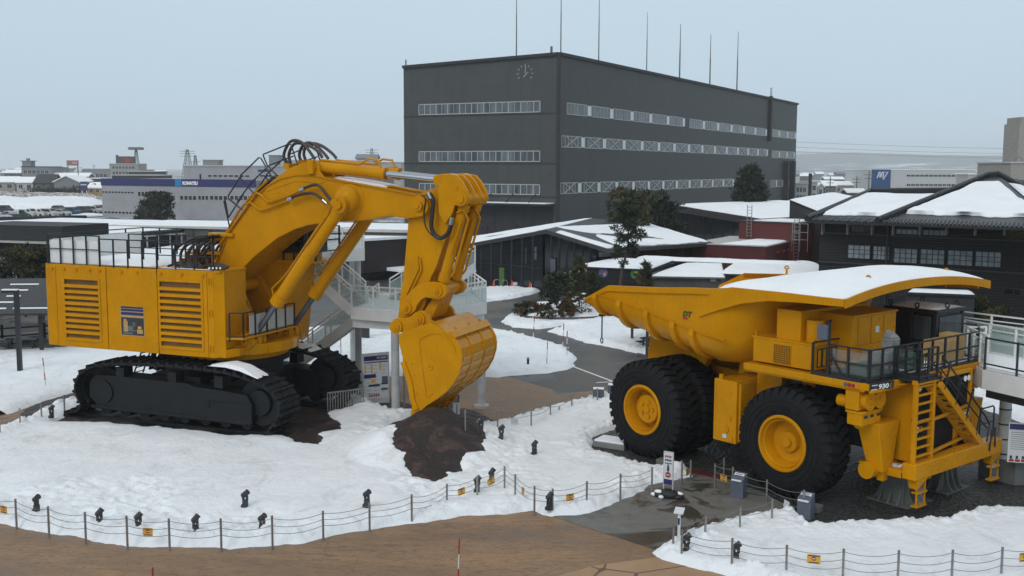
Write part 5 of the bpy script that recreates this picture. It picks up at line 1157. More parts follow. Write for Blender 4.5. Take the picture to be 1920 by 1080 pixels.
def _p(e):
 m = MB()
 for k in range(2): m.box(8.5, 8.9, -3.3+k*.85, -2.7+k*.85, 4.61, 5.15+.12*k)
 m.build('covered_boxes', M['plastic_clear'], e, .04)
 m = MB(); m.box(8.55, 8.85, -3.4, -1.0, 4.61, 5.0); m.build('box', M['timber_tan'], e)
on_truck('wrapped_boxes', _p, 'row of plastic wrapped boxes in front of the yellow control cabinet doors', 'boxes')
def pedestal(x, y, lab):
 e = empty('steel_pedestal', tuple(TR.w((x, y, 0))), -rad(TR.deg), lab, 'support', 'steel pedestals propping the truck')
 m = MB(); m.box(-.42, .42, -.5, .5, 0, 1.35); m.build('column', M['gray_stand'], e, .02)
 for (ax, sg) in (('x', 1), ('x', -1), ('y', 1), ('y', -1)):
  for o in (-.35, 0, .35):
   f = MB(); prof = [(.42, 1.2), (.5, .85), (.62, .5), (.82, .2), (1.1, .02), (.42, .02)]
   for i in range(1): 
    pts = [(sg*(.42+(a-.42)*.55), b) for a, b in prof]
    if ax == 'x': f.plate(pts, o-.03, o+.03)
    else:
     n = len(pts); f.add([(o-.03, p[0], p[1]) for p in pts]+[(o+.03, p[0], p[1]) for p in pts], [tuple(range(n)), tuple(range(n, 2*n))[::-1]]+[(i, (i+1) % n, n+(i+1) % n, n+i) for i in range(n)])
   f.build('gusset', M['gray_stand'], e)
 f = MB(); f.box(-.8, .8, -.8, .8, .015, .045); f.build('base_plate', M['gray_stand'], e)
pedestal(9.35, -1.15, 'flared grey steel pedestal under the near end of the truck bumper')
pedestal(9.35, 1.35, 'flared grey steel pedestal under the far end of the truck bumper')
# ================================================================ BUILDINGS
class Bld:
 """frame from two pixels at known heights; x along the face, y away"""
 def __init__(s, fl, fr, z, name, label, cat='building', zr=None, group=None):
  a = gp(*fl, z); b = gp(*fr, z if zr is None else zr); d = b[:2]-a[:2]; s.L = float(np.linalg.norm(d))
  s.F = Frame(a[0], a[1], math.degrees(math.atan2(-d[1], d[0])))
  s.root = empty(name, tuple(s.F.o), -rad(s.F.deg), label, cat, group)
 def loc(s, px, py, **k): return s.F.loc(px, py, **k)
def fr_bld(F_, name, label, cat='building', group=None):
 b = Bld.__new__(Bld); b.F = F_; b.L = 0; b.root = empty(name, tuple(F_.o), -rad(F_.deg), label, cat, group); return b
def window(par, F_, x0, x1, z0, z1, n=2, nz=1, glass='glass_band', y=0.0, frame='window_frame', fw=.08, axis='x', xbrace=False, name='window'):
 m = MB(); fr = M[frame]; gl = M[glass]
 def bx(a, b, ya, yb, za, zb, mt):
  if axis == 'x': m.box(a, b, y+ya, y+yb, za, zb, mt)
  else: m.box(y-yb, y-ya, a, b, za, zb, mt)
 bx(x0, x1, -.02, .05, z0, z1, gl)
 bx(x0-fw/2, x1+fw/2, -.07, .04, z0-fw, z0, fr); bx(x0-fw/2, x1+fw/2, -.07, .04, z1, z1+fw, fr); bx(x0-fw, x0, -.07, .04, z0, z1, fr); bx(x1, x1+fw, -.07, .04, z0, z1, fr)
 for k in range(1, n): x = x0+(x1-x0)*k/n; bx(x-fw/2, x+fw/2, -.06, .0, z0, z1, fr)
 for k in range(1, nz): z = z0+(z1-z0)*k/nz; bx(x0, x1, -.055, .0, z-fw/2, z+fw/2, fr)
 if xbrace:
  f_ = (lambda a, b: (a, y-.09, b)) if axis == 'x' else (lambda a, b: (y+.09, a, b))
  xm = (x0+x1)/2; w = (x1-x0)*.3
  m.bar(f_(xm-w, z0), f_(xm+w, z1), .16, .1, fr, up=(0, 1, 0) if axis == 'x' else (1, 0, 0)); m.bar(f_(xm-w, z1), f_(xm+w, z0), .16, .1, fr, up=(0, 1, 0) if axis == 'x' else (1, 0, 0))
 return m.build(name, None, par)
def poly_part(name, pts, th, mat, par, inv=None, down=True):
 """slab from a 3D polygon (world points), thickness th downwards, in parent's local space"""
 m = MB(); n = len(pts); 
 if inv is not None: pts = [inv @ Vector(tuple(float(c) for c in p)) for p in pts]
 a = [(p[0], p[1], p[2]) for p in pts]; b = [(p[0], p[1], p[2]-th) for p in pts]
 m.add(a+b, [tuple(range(n)), tuple(range(n, 2*n))[::-1]]+[(i, n+i, n+(i+1) % n, (i+1) % n) for i in range(n)])
 return m.build(name, mat, par)
def snow_slab(name, quad, th, par, inv=None, nu=24, nv=12, seed=1, rag=.25, lump=.05, mat='snow_roof', fringe=0.0):
 """snow on a roof plane: bilinear quad (a,b along the eave, c,d along the ridge), ragged eave"""
 q = [np.array([float(c) for c in p]) for p in quad]
 vs_ = []
 for i in range(nu+1):
  for j in range(nv+1):
   u = i/nu; v = j/nv
   p = (q[0]*(1-u)+q[1]*u)*(1-v)+(q[3]*(1-u)+q[2]*u)*v
   e = min(i, nu-i, j, nv-j); w = float(fbm(np.array([p[0]*1.0]), np.array([p[1]*1.0]), .5, 4, seed)[0])
   if j == 0: p = p+(q[3]*(1-u)+q[2]*u-(q[0]*(1-u)+q[1]*u))*max(-.0, (w*.5+.2)*rag*.35)
   h = th*(1-math.exp(-e*1.2))+(lump*w if e > 0 else 0)
   p2 = p+np.array([0, 0, h+.015]); vs_.append(p2)
 if inv is not None: vs_ = [inv @ Vector(tuple(p)) for p in vs_]
 m = MB(); m.add(vs_, [(i*(nv+1)+j, (i+1)*(nv+1)+j, (i+1)*(nv+1)+j+1, i*(nv+1)+j+1) for i in range(nu) for j in range(nv)], None, True)
 n0 = nv+1
 base = [v for v in vs_]
 sk = []; ring = [(i, 0) for i in range(nu+1)]+[(nu, j) for j in range(1, nv+1)]+[(i, nv) for i in range(nu-1, -1, -1)]+[(0, j) for j in range(nv-1, 0, -1)]
 top = [vs_[i*n0+j] for i, j in ring]; bot = [(t[0], t[1], t[2]-.05) for t in top]; k = len(ring)
 m.add(list(top)+bot, [(i, k+i, k+(i+1) % k, (i+1) % k) for i in range(k)], None, True)
 return m.build(name, M[mat], par)
def inv_of(o):
 return (Matrix.Translation(o.location) @ o.rotation_euler.to_matrix().to_4x4()).inverted()
# ---- big grey hall
def hall():
 C = at(1045, 430, 175); Fh = Frame(C[0], 175, 28.2); b = fr_bld(Fh, 'assembly_hall', 'huge dark grey windowed hall with clock and roof antennas, tallest building in the photo')
 L = float(-Fh.loc(757, 200, y=0)[0]); Mx = float(Fh.loc(1494, 230, x=0)[1])
 zl = float(Fh.loc(757, 127, y=0)[2]); zc = float(Fh.loc(1049, 102, y=0)[2]); zr = float(Fh.loc(1496, 196, x=0)[2])
 m = MB(); hs_ = M['hall_wall_side']; hf = M['hall_wall']
 v = [(-L, 0, -1), (0, 0, -1), (0, Mx, -1), (-L, Mx, -1), (-L, 0, zl), (0, 0, zc), (0, Mx, zr), (-L, Mx, zr-1)]
 m.add(v, [(0, 1, 5, 4)], hf); m.add(v, [(1, 2, 6, 5), (2, 3, 7, 6), (3, 0, 4, 7), (4, 5, 6, 7)], hs_)
 m.build('wall', None, b.root)
 m = MB(); e = .35
 for p, q in ((0, 1), (1, 2)): a = Vector(v[4+p]); c = Vector(v[4+q]); m.bar(a+Vector((0, 0, .1)), c+Vector((0, 0, .1)), .9, .5)
 m.build('roof_edge', M['dark_wall'], b.root)
 m = MB(); m.bar((.05, -.05, 0), (.05, -.05, zc), .5, mat=M['dark_wall']); 
 for yy in (215, 303, 362): q = Fh.loc(785, yy+1.5, y=0); m.box(-L, 0, -.08, .0, q[2]-.25, q[2]-.1, M['dark_wall'])
 m.build('wall_trim', None, b.root)
 for (ya_, yb_) in (((785.9, 197), (785.9, 214.5)), ((786, 285), (786, 302)), ((786, 344.5), (786, 360.5))):
  z1 = Fh.loc(*ya_, y=0)[2]; z0 = Fh.loc(*yb_, y=0)[2]; x0 = Fh.loc(785.9, 250, y=0)[0]; x1 = Fh.loc(1012.5, 250, y=0)[0]
  for k in range(10): a = x0+(x1-x0)*k/10; window(b.root, Fh, a+.06, a+(x1-x0)/10-.06, z0, z1, 2, fw=.13)
 s7 = lambda a, c: (1040+a/2.571, 60+c/2.571)
 for seg, n, xb, fwid in (((s7(58, 343), s7(58, 393), s7(626, 0)), 6, False, .2), ((s7(650, 421), s7(650, 460), s7(1022, 0)), 6, False, .2), ((s7(1042, 470), s7(1042, 502), s7(1163, 0)), 3, False, .2),
        ((s7(32, 502), s7(32, 552), s7(1030, 0)), 14, True, .2), ((s7(1047, 573), s7(1047, 605), s7(1160, 0)), 3, False, .2),
        ((s7(27, 730), s7(27, 778), s7(870, 0)), 12, True, .2), ((s7(1040, 716), s7(1040, 747), s7(1138, 0)), 3, False, .2)):
  q1 = Fh.loc(*seg[0], x=0); q0 = Fh.loc(*seg[1], x=0); y0 = q1[1]; y1 = Fh.loc(seg[2][0], 250, x=0)[1]; st = (y1-y0)/n
  for k in range(n): window(b.root, Fh, y0+k*st+.1, y0+(k+1)*st-st*.16, q0[2], q1[2], 6, axis='y', y=0, xbrace=xb, fw=.13)
  m = MB()
  for k in range(n): m.box(.0, .06, y0+(k+1)*st-st*.15, y0+(k+1)*st+.0, q0[2], q1[2])
  m.each('spandrel_panel', M['white_paint'], b.root)
 zt = Fh.loc(1000, 382, y=0)[2]; xa = -L+1.0; m = MB(); m.box(xa, -.8, -.06, .1, -1, zt-.3); m.build('door', M['dark_wall'], b.root)
 m = MB()
 for k in range(7): x = xa+3+k*(L-5)/7; m.box(x, x+.12, -.12, -.05, 0, zt-.4)
 m.each('door_frame', M['black_metal'], b.root)
 m = MB(); m.box(xa+.5, -.5, -3.2, .05, zt-.2, zt+.1, M['dark_wall']); m.box(xa+.5, -.5, -3.2, -.1, zt+.1, zt+.22, M['snow_roof'])
 for k in range(6): x = xa+4+k*4.2; m.bar((x, -2.8, zt+.1), (x, 0, zt+1.6), .12, mat=M['dark_wall'])
 m.build('canopy', None, b.root)
 for p in ((1481, 345, 390), (1469, 345, 390)): 
  y = Fh.loc(p[0], 350, x=0)[1]; m = MB(); m.box(0, 1.4, y-.8, y+.8, 0, Fh.loc(p[0], 302, x=0)[2]); m.build('downpipe', M['dark_wall'], b.root)
 y = Fh.loc(1441, 250, x=0)[1]; m = MB(); m.box(0, .8, y-.7, y+.7, Fh.loc(1441, 265, x=0)[2], zr+.5); m.bar((.4, y-.6, zr), (.4, y-.6, zr+2.6), .12); m.bar((.4, y+.6, zr), (.4, y+.6, zr+2.6), .12); m.bar((.4, y-.6, zr+2.6), (.4, y+.6, zr+2.6), .12); m.build('wall_ladder', M['dark_wall'], b.root)
 cx_, _, cz_ = Fh.loc(985, 138, y=0); m = MB(); R_ = 1.15
 for k in range(12):
  t = k*math.pi/6
  if k in (5, 6, 7): continue
  p = Vector((cx_+R_*math.sin(t), -.1, cz_+R_*math.cos(t))); q = Vector((cx_+R_*1.32*math.sin(t), -.1, cz_+R_*1.32*math.cos(t))); m.bar(p, q, .13, .06, up=(0, 1, 0))
 m.bar((cx_, -.1, cz_), (cx_+.12, -.1, cz_+1.2), .14, .06, up=(0, 1, 0)); m.bar((cx_-.3, -.1, cz_-.55), (cx_+.55, -.1, cz_+.2), .18, .06, up=(0, 1, 0)); m.build('clock', M['clock_grey'], b.root)
 for (x_, yt, on) in ((968, -40, 'f'), (1051, -50, 's'), (1122, -30, 's'), (1212, 22, 's'), (1274, 44, 's'), (1331, 63, 's'), (1382, 58, 's')):
  if on == 'f': q = Fh.loc(x_, 150, y=1.5); X, Y_ = q[0], 1.5
  else: q = Fh.loc(x_, 150, x=-1.5); X, Y_ = -1.5, max(1.5, q[1])
  z0 = zc+(zr-zc)*min(1, Y_/Mx); zt_ = Fh.loc(x_, yt, x=X)[2] if on == 's' else Fh.loc(x_, yt, y=Y_)[2]
  m = MB(); r_ = .09 if Y_ < 60 else .14; m.cyl((X, Y_, z0-.5), (X, Y_, z0+(zt_-z0)*.55), r_*1.3, 8, r_); m.cyl((X, Y_, z0+(zt_-z0)*.55), (X, Y_, zt_), r_*.8, 6, r_*.4)
  m.build('antenna_mast', M['gray_stand'], b.root)
 m = MB(); q = Fh.loc(761, 112, y=.3); m.cyl((q[0], .3, zl-1), (q[0], .3, q[2]), .12, 6); q = Fh.loc(1034, 87, y=.3); m.cyl((q[0], .3, zc-2), (q[0], .3, q[2]), .2, 6); m.each('corner_mast', M['gray_stand'], b.root)
hall()
# ---- office block with blue fascia
def office():
 b = Bld((190, 335.5), (479, 338.5), 8.6, 'office_building', 'long low grey office block with a dark blue fascia band across its top')
 L = b.L; m = MB(); m.box(0, L, 0, 30, -1, 8.6); m.build('wall', M['office_wall'], b.root)
 z0 = b.loc(300, 349, y=0)[2]; m = MB(); m.box(-.1, L+.1, -.12, .0, z0, 8.75); m.build('fascia_band', M['navy'], b.root)
 m = MB(); q0 = b.loc(329, 340, y=0)[0]; q1 = b.loc(341, 340, y=0)[0]; m.box(q0, q1, -.16, -.12, z0, 8.7, M['hose_brown']); 
 m.mats[0] = simple('light_blue', (.01, .19, .45), .5)
 x0 = b.loc(342.8, 340, y=0)[0]; x1 = b.loc(371.5, 340, y=0)[0]
 text_on(m, 'KOMATSU', (x0, -.14, z0+.33), (1, 0, 0), (0, 0, 1), x1-x0, M['lamp_white'], h=.82, bold=.06)
 m.build('sign', None, b.root)
 def row(x0, x1, ya, yb, n, nn=1, gap=.25, face=b, y=0):
  a = face.loc(x0, ya, y=0); c = face.loc(x1, ya, y=0); z1 = a[2]; z0 = face.loc(x0, yb, y=0)[2]; st = (c[0]-a[0])/n
  for k in range(n): window(face.root, None, a[0]+k*st, a[0]+(k+1-gap)*st, z0, z1, nn, glass='glass_dark' if face is b else 'glass_dark', fw=.1)
 row(192, 252, 358.5, 361.5, 10); row(259, 285, 359.5, 367.5, 4); row(292, 325, 360.5, 363.5, 5); row(196, 256, 396, 399.5, 9); row(338, 370, 367, 374.5, 4); row(372, 392, 367, 374.5, 3); row(394, 428, 367, 374.5, 4); row(432, 474, 367, 374.5, 5)
 t_ = fr_bld(Frame(at(344, 311, 250)[0], 250, b.F.deg), 'office_building', 'taller plain grey block with a row of small upper windows behind the blue banded office')
 t_.L = float(t_.loc(620, 311, y=0)[0]); m = MB(); m.box(0, t_.L, 0, 25, -1, 11.6); m.build('wall', M['office_wall'], t_.root)
 row(390, 470, 328, 331.5, 8, face=t_); row(488, 540, 328, 331.5, 4, face=t_); m = MB(); a = t_.loc(484, 318, y=0); c = t_.loc(509, 322, y=0); m.box(a[0], c[0], -.1, 0, c[2], a[2]); m.build('sign', M['navy'], t_.root)
 row(374, 379, 326, 337, 1, face=t_)
 m = MB(); m.box(-.2, t_.L+.2, -.2, .2, 11.55, 11.8); m.build('roof_edge', M['gray_light'], t_.root)
 p_ = Bld((380, 301), (410, 301), 13.1, 'roof_penthouse', 'cream box structure rising behind the roof of the tall grey block')
 p_.F = Frame(at(380, 301, 275)[0], 275, 0); p_.root.location = tuple(p_.F.o); p_.root.rotation_euler = (0, 0, 0)
 m = MB(); m.box(0, 4.1, 0, 4, 0, 13.1); m.build('wall', M['beige_wall'], p_.root); m = MB(); m.box(-.2, 4.3, -.2, 4.2, 13.1, 13.3); m.build('roof', M['gray_light'], p_.root)
office()
def boxh(name, label, x0, x1, ytop, D, mat='grey_wall', dep=10, roof='snow_roof', deg=0, wins=None, cat='building', group=None, rth=.35, win_glass='glass_dark', zb=0):
 a = at(x0, ytop, D); c = at(x1, ytop, D); Fr = Frame(a[0], D, deg); b = fr_bld(Fr, name, label, cat, group)
 w = (c[0]-a[0])/max(.3, math.cos(rad(deg))); z = a[2]
 m = MB(); m.box(0, w, 0, dep, zb-1, z); m.build('wall', M[mat], b.root)
 if roof: m = MB(); m.box(-.3, w+.3, -.3, dep+.3, z, z+rth); m.build('roof', M[roof], b.root)
 for (u0, u1, v0, v1, n) in (wins or []):
  for k in range(n): ww = (u1-u0)*w/n; window(b.root, None, u0*w+k*ww, u0*w+k*ww+ww*.7, v0*z, v1*z, 2, glass=win_glass, fw=.12)
 b.w = w; b.z = z; return b
def ghouse(name, label, x0, x1, yeave, yridge, D, mat='beige_wall', dep=8, deg=0, roof='snow_roof', cross=False, wins=2, group=None, cat='house'):
 a = at(x0, yeave, D); c = at(x1, yeave, D); r_ = at(x0, yridge, D+dep/2); Fr = Frame(a[0], D, deg); b = fr_bld(Fr, name, label, cat, group)
 w = (c[0]-a[0]); z = a[2]; zr = max(r_[2], z+.8); o = .5
 m = MB()
 if not cross:
  m.box(0, w, 0, dep, -1, z); m.add([(0, 0, z), (0, dep, z), (0, dep/2, zr-.1), (w, 0, z), (w, dep, z), (w, dep/2, zr-.1)], [(0, 1, 2), (3, 5, 4), (0, 2, 5, 3), (1, 4, 5, 2)])
  wall = m.build('wall', M[mat], b.root); m = MB()
  for s, ye in ((1, -o), (-1, dep+o)):
   k = (zr-z)/(dep/2); ze = z-o*k
   m.hexa([(-o, ye, ze), (w+o, ye, ze), (w+o, dep/2, zr), (-o, dep/2, zr)], [(-o, ye, ze+.35), (w+o, ye, ze+.35), (w+o, dep/2, zr+.35), (-o, dep/2, zr+.35)])
 else:
  m.box(0, w, 0, dep, -1, z); m.add([(0, 0, z), (w, 0, z), (w/2, 0, zr-.1), (0, dep, z), (w, dep, z), (w/2, dep, zr-.1)], [(0, 1, 2), (3, 5, 4), (0, 2, 5, 3), (1, 4, 5, 2)])
  wall = m.build('wall', M[mat], b.root); m = MB()
  for xe, s in ((-o, 1), (w+o, -1)):
   k = (zr-z)/(w/2); ze = z-o*k
   m.hexa([(xe, -o, ze), (w/2, -o, zr), (w/2, dep+o, zr), (xe, dep+o, ze)], [(xe, -o, ze+.35), (w/2, -o, zr+.35), (w/2, dep+o, zr+.35), (xe, dep+o, ze+.35)])
 m.build('roof', M[roof], b.root)
 for k in range(wins): ww = w/wins; window(b.root, None, k*ww+ww*.25, k*ww+ww*.7, z*.55, z*.82, 2, glass='glass_dark', fw=.1)
 return b
# ---- houses and blocks left of the office
ghouse('house', 'beige house with long snowy roof at the left photo edge behind the car park', -10, 27, 341, 332, 425, dep=9)
ghouse('house', 'cream house with balcony windows, second from the left behind the car park', 31, 62, 342, 333, 420, 'pale_wall', dep=8)
ghouse('house', 'dark house with twin snow streaked dormers between the cream house and the grey barn', 64, 99, 343, 328, 418, 'conc_dark', dep=9, cross=False, roof='roof_tile')
b_ = None
for k in range(3):
 pass
ghouse('barn', 'large grey barn with gabled end left of the blue roadside sign', 101, 148, 341, 330, 410, 'grey_wall', dep=14, cross=True, wins=0, cat='barn')
ghouse('house', 'brown house half hidden by the left end of the blue banded office', 165, 189, 352, 343, 400, 'timber_tan', dep=8)
def tower_block():
 b = boxh('apartment_building', 'grey concrete block with a small square tower on its left end', 40, 95, 313, 560, 'grey_wall', 14, 'dark_wall', wins=[(.08, .95, .35, .5, 6), (.08, .95, .7, .85, 6)])
 z = b.z; m = MB(); m.box(0, 4.6, 1, 6, z, z+2.9); m.box(-.6, 5.2, .5, 6.5, z+2.9, z+3.3); m.box(1.8, 3, 2, 4, z+3.3, z+4.5); m.build('stair_tower', M['grey_wall'], b.root)
 b = boxh('office_building', 'beige block with dark lettered tower panel standing behind the flat dark roofs', 205, 259, 307.5, 600, 'beige_wall', 14, 'gray_light', wins=[(.1, .9, .55, .68, 7), (.1, .9, .8, .9, 7)])
 z = b.z; m = MB(); m.box(4.2, 12, 1, 8, z, z+4.3); m.box(3.4, 4.2, .8, 3, z, z+5.0); m.build('stair_tower', M['conc_dark'], b.root)
 m = MB(); m.box(8.2, 11.5, .8, 1, z+1, z+3.2); m.build('sign_panel', M['red'], b.root)
tower_block()
boxh('warehouse', 'wide dark flat roofed hall with pale band in front of the beige tower block', 210, 305, 329, 430, 'dark_wall', 12, 'gray_light', wins=[(.05, .95, .3, .6, 8)], cat='warehouse')
boxh('warehouse', 'upper dark storey set back on the wide flat roofed hall', 241, 300, 322, 445, 'conc_dark', 8, 'gray_light', cat='warehouse')
boxh('warehouse', 'long low grey shed between the red billboard and the beige tower block', 155, 204, 317, 700, 'grey_wall', 14, 'gray_light', wins=[(.05, .95, .4, .7, 6)], cat='warehouse')
boxh('warehouse', 'green grey low shed with dark opening beside the blue roadside sign', 165, 200, 335, 440, 'conc_dark', 10, 'snow_roof', cat='warehouse')
ghouse('house', 'snow roofed house behind the grey barn, right of the concrete block', 98, 128, 332, 325, 560, 'grey_wall')
ghouse('house', 'low snow roofed house above the blue roadside sign', 130, 165, 331, 325, 540, 'conc_dark')
ghouse('house', 'low snow roofed house just left of the concrete block with the square tower', 8, 38, 324, 319, 620, 'conc_dark')
ghouse('house', 'dark roofed house between the concrete block and the red billboard', 99, 122, 318, 314, 900, 'grey_wall', roof='roof_tile')
boxh('apartment_building', 'white apartment block with stepped roof seen between the boom hoses and the hall', 640, 700, 302, 420, 'pale_wall', 14, 'gray_light', wins=[(.05, .95, .55, .65, 7), (.05, .95, .78, .88, 7)])
boxh('apartment_building', 'pale apartment block touching the left edge of the grey hall behind the arm cylinders', 702, 752, 305, 430, 'pale_wall', 14, 'gray_light', wins=[(.05, .95, .55, .65, 6), (.05, .95, .78, .88, 6)])
ghouse('house', 'grey roofed penthouse house with gable above the white apartment block', 668, 706, 297, 290.5, 440, 'pale_wall', roof='grey_wall', wins=3)
boxh('apartment_building', 'small grey tower block seen through the boom railing loop', 504, 523, 292, 520, 'grey_wall', 10, 'grey_wall')
boxh('apartment_building', 'cream block right of the small grey tower block behind the arched hoses', 526, 572, 301, 500, 'pale_wall', 10, 'gray_light', wins=[(.1, .9, .8, .88, 5)])
rt = random.Random(5)
for k in range(26):
 x = -40+k*13+rt.uniform(-4, 4); D = rt.uniform(800, 1700); w_ = rt.uniform(9, 16)*1000/D*1.6; hh = rt.uniform(5, 8.5); ye = 313+(11.3-hh)*2000/D
 ghouse('distant_house', 'tiny snow roofed house in the distant town beyond the car park', x, x+w_, ye, ye-rt.uniform(2, 4), D, rt.choice(['grey_wall', 'pale_wall', 'conc_dark', 'beige_wall']), 9, wins=0, group='distant houses left of the hall', roof=rt.choice(['snow_roof', 'snow_roof', 'roof_tile']))
for k in range(34):
 x = 1493+k*12.5+rt.uniform(-4, 4); D = rt.uniform(520, 1500); w_ = rt.uniform(9, 16)*1000/D*1.6; hh = rt.uniform(5, 8.0); ye = 318.5+(11.3-hh)*2000/D
 ghouse('distant_house', 'tiny snow roofed house in the distant town right of the hall', x, x+w_, ye, ye-rt.uniform(2, 4), D, rt.choice(['grey_wall', 'pale_wall', 'beige_wall', 'conc_dark']), 9, wins=0, group='distant houses right of the hall', roof=rt.choice(['snow_roof', 'snow_roof', 'grey_wall']))
boxh('apartment_building', 'white three storey block with many windows just right of the hall', 1492, 1514, 345, 330, 'pale_wall', 10, 'gray_light', wins=[(.1, .95, .3, .5, 3), (.1, .95, .65, .85, 3)])
boxh('apartment_building', 'white walk-up block with canopy beside the black chimney', 1514, 1533, 342, 345, 'pale_wall', 10, 'gray_light', wins=[(.1, .95, .3, .5, 2), (.1, .95, .65, .85, 2)])
ghouse('house', 'white house with plain gable end between the walk-up block and the brown houses', 1534, 1544, 349, 345, 350, 'pale_wall', 8, cross=True, wins=1)
ghouse('house', 'brown grey house with snowy roof left of the long tan building', 1546, 1567, 348, 340, 380, 'conc_dark', 8)
ghouse('apartment_building', 'long tan building with wide snowy roof left of the blue panelled factory', 1568, 1628, 347, 341, 400, 'beige_wall', 10, wins=6, cat='building')
ghouse('shed', 'low dark shed with snowy roof in front of the long tan building', 1590, 1622, 361, 358.5, 300, 'conc_dark', 6, wins=2, cat='shed')
boxh('apartment_building', 'pale tall block hazy behind the white three storey block', 1491, 1500, 321, 800, 'pale_wall', 12, 'gray_light', wins=[(.1, .9, .6, .8, 2)])
def mv():
 b = boxh('factory_building', 'long pale factory with a square blue panel at its left end', 1635, 1829, 318.2, 380, 'gray_light', 30, None, cat='factory')
 w, z = b.w, b.z; m = MB(); x1 = b.loc(1669.5, 330, y=0)[0]; m.box(-.1, x1, -.3, 0, -1, z+.1); m.mats = [simple('mv_blue', (.012, .055, .17), .5)]; m.build('blue_panel', None, b.root)
 m = MB(); q0 = b.loc(1643, 334, y=0); q1 = b.loc(1665, 322, y=0); W_ = q1[0]-q0[0]; H_ = q1[2]-q0[2]
 def P_(u, v): return (q0[0]+W_*(u*.9+v*.12), -.35, q0[2]+H_*v)
 for quad in (((0, .0), (.11, .0), (.16, 1), (.05, 1)), ((.16, 1), (.24, .1), (.36, .1), (.24, 1)), ((.30, .1), (.42, .1), (.47, 1), (.36, 1)), ((.47, 1), (.55, .05), (.66, .05), (.6, .8)), ((.42, .92), (.80, .92), (.76, 1), (.42, 1)), ((.62, -.25), (.74, -.25), (1.0, 1), (.88, 1)), ((.50, .0), (.78, .0), (.80, .14), (.52, .14))):
  pts = [P_(u, v) for u, v in quad]; m.add(pts+[(p[0], -.3, p[2]) for p in pts], [(0, 1, 2, 3), (0, 4, 5, 1), (1, 5, 6, 2), (2, 6, 7, 3), (3, 7, 4, 0)])
 m.build('emblem', M['white_sign'], b.root)
 for (ya_, yb_) in ((327.5, 331), (345, 348.5)):
  a = b.loc(1700, ya_, y=0); c = b.loc(1801, ya_, y=0); zb = b.loc(1700, yb_, y=0)[2]; n = 12; st = (c[0]-a[0])/n
  for k in range(n): window(b.root, None, a[0]+k*st, a[0]+(k+.8)*st, zb, a[2], 2, glass='glass_dark', fw=.1)
 m = MB(); m.box(-.2, w+.2, -.2, 30, z-.02, z+.2); m.build('roof', M['snow_roof'], b.root)
mv()
boxh('factory_annex', 'lower pale annex at the right end of the blue panelled factory', 1829, 1843, 322, 385, 'gray_light', 20, 'snow_roof', wins=[(.1, .9, .7, .8, 2)], cat='factory')
def conc():
 b = boxh('apartment_building', 'beige concrete block with one dark window, cut off at the right photo edge', 1896, 1990, 306, 250, 'beige_wall', 18, 'gray_light', wins=[])
 window(b.root, None, 2.6, 4.4, b.z-5.2, b.z-3.8, 2, glass='glass_dark')
 m = MB(); m.tube([(1.7+1.0*math.cos(t), -.05, b.z-.2+1.6*math.sin(t)) for t in [i*math.pi/10 for i in range(11)]], .08, 6); m.build('roof_hoop', M['gray_stand'], b.root)
 m = MB(); z = b.z; x0 = b.loc(1911, 250, y=6)[0]; zt = b.loc(1915, 219, y=6)[2]; m.box(x0, x0+14, 6, 14, z, zt-1.5); m.box(x0+.6, x0+14, 6.5, 14, zt-1.5, zt); m.build('stair_tower', M['beige_wall'], b.root)
conc()
boxh('apartment_building', 'hazy grey windowed block left of the cut off concrete building', 1868, 1897, 317.5, 420, 'grey_wall', 14, 'gray_light', wins=[(.05, .95, .55, .65, 5), (.05, .95, .78, .88, 5)])
boxh('apartment_building', 'small snow topped pale block behind the peak of the black wooden house', 1815, 1842, 327, 300, 'pale_wall', 8, 'snow_roof', wins=[(.1, .9, .6, .8, 3)])
def pylon(px, ytop, D, name, label, w=5, arms=3, cat='pylon'):
 p = at(px, ytop, D); e = empty(name, (p[0], D, 0), 0, label, cat); z = p[2]; m = MB(); t = .25*D/600
 for sx in (-1, 1):
  for sy in (-1, 1): m.bar((sx*w/2, sy*w/2, 0), (sx*w*.08, sy*w*.08, z), t)
 n = 9
 for k in range(n):
  za, zb = z*k/n, z*(k+1)/n; wa, wb = w/2*(1-.84*k/n), w/2*(1-.84*(k+1)/n)
  for s in (-1, 1): m.bar((-s*wa, -wa, za), (s*wb, -wb, zb), t*.6); m.bar((-wa*s, wa, za), (wb*s, wb, zb), t*.6)
  m.bar((-wa, -wa, za), (wa, -wa, za), t*.6)
 m.build('lattice', M['gray_stand'], e)
 for k in range(arms): a = MB(); zz = z*(.78+.08*k); a.bar((-w*.7, 0, zz), (w*.7, 0, zz), t); a.build('cross_arm', M['gray_stand'], e)
 return e, z
pylon(351, 280, 900, 'power_pylon', 'steel lattice pylon above the left end of the tall grey block', 9)
pylon(697, 278, 1100, 'power_pylon', 'steel lattice pylon above the pale blocks next to the hall', 9)
pylon(366, 291, 700, 'radio_mast', 'small lattice radio mast right of the left pylon', 5, 1, 'mast')
def watch():
 e, z = pylon(255, 280, 620, 'lookout_tower', 'slim lattice tower with a wide platform on top, left skyline', 5, 0, 'tower'); m = MB(); m.box(-3.4, 3.4, -3.4, 3.4, z-.3, z+1.2); m.build('platform', M['gray_stand'], e)
watch()
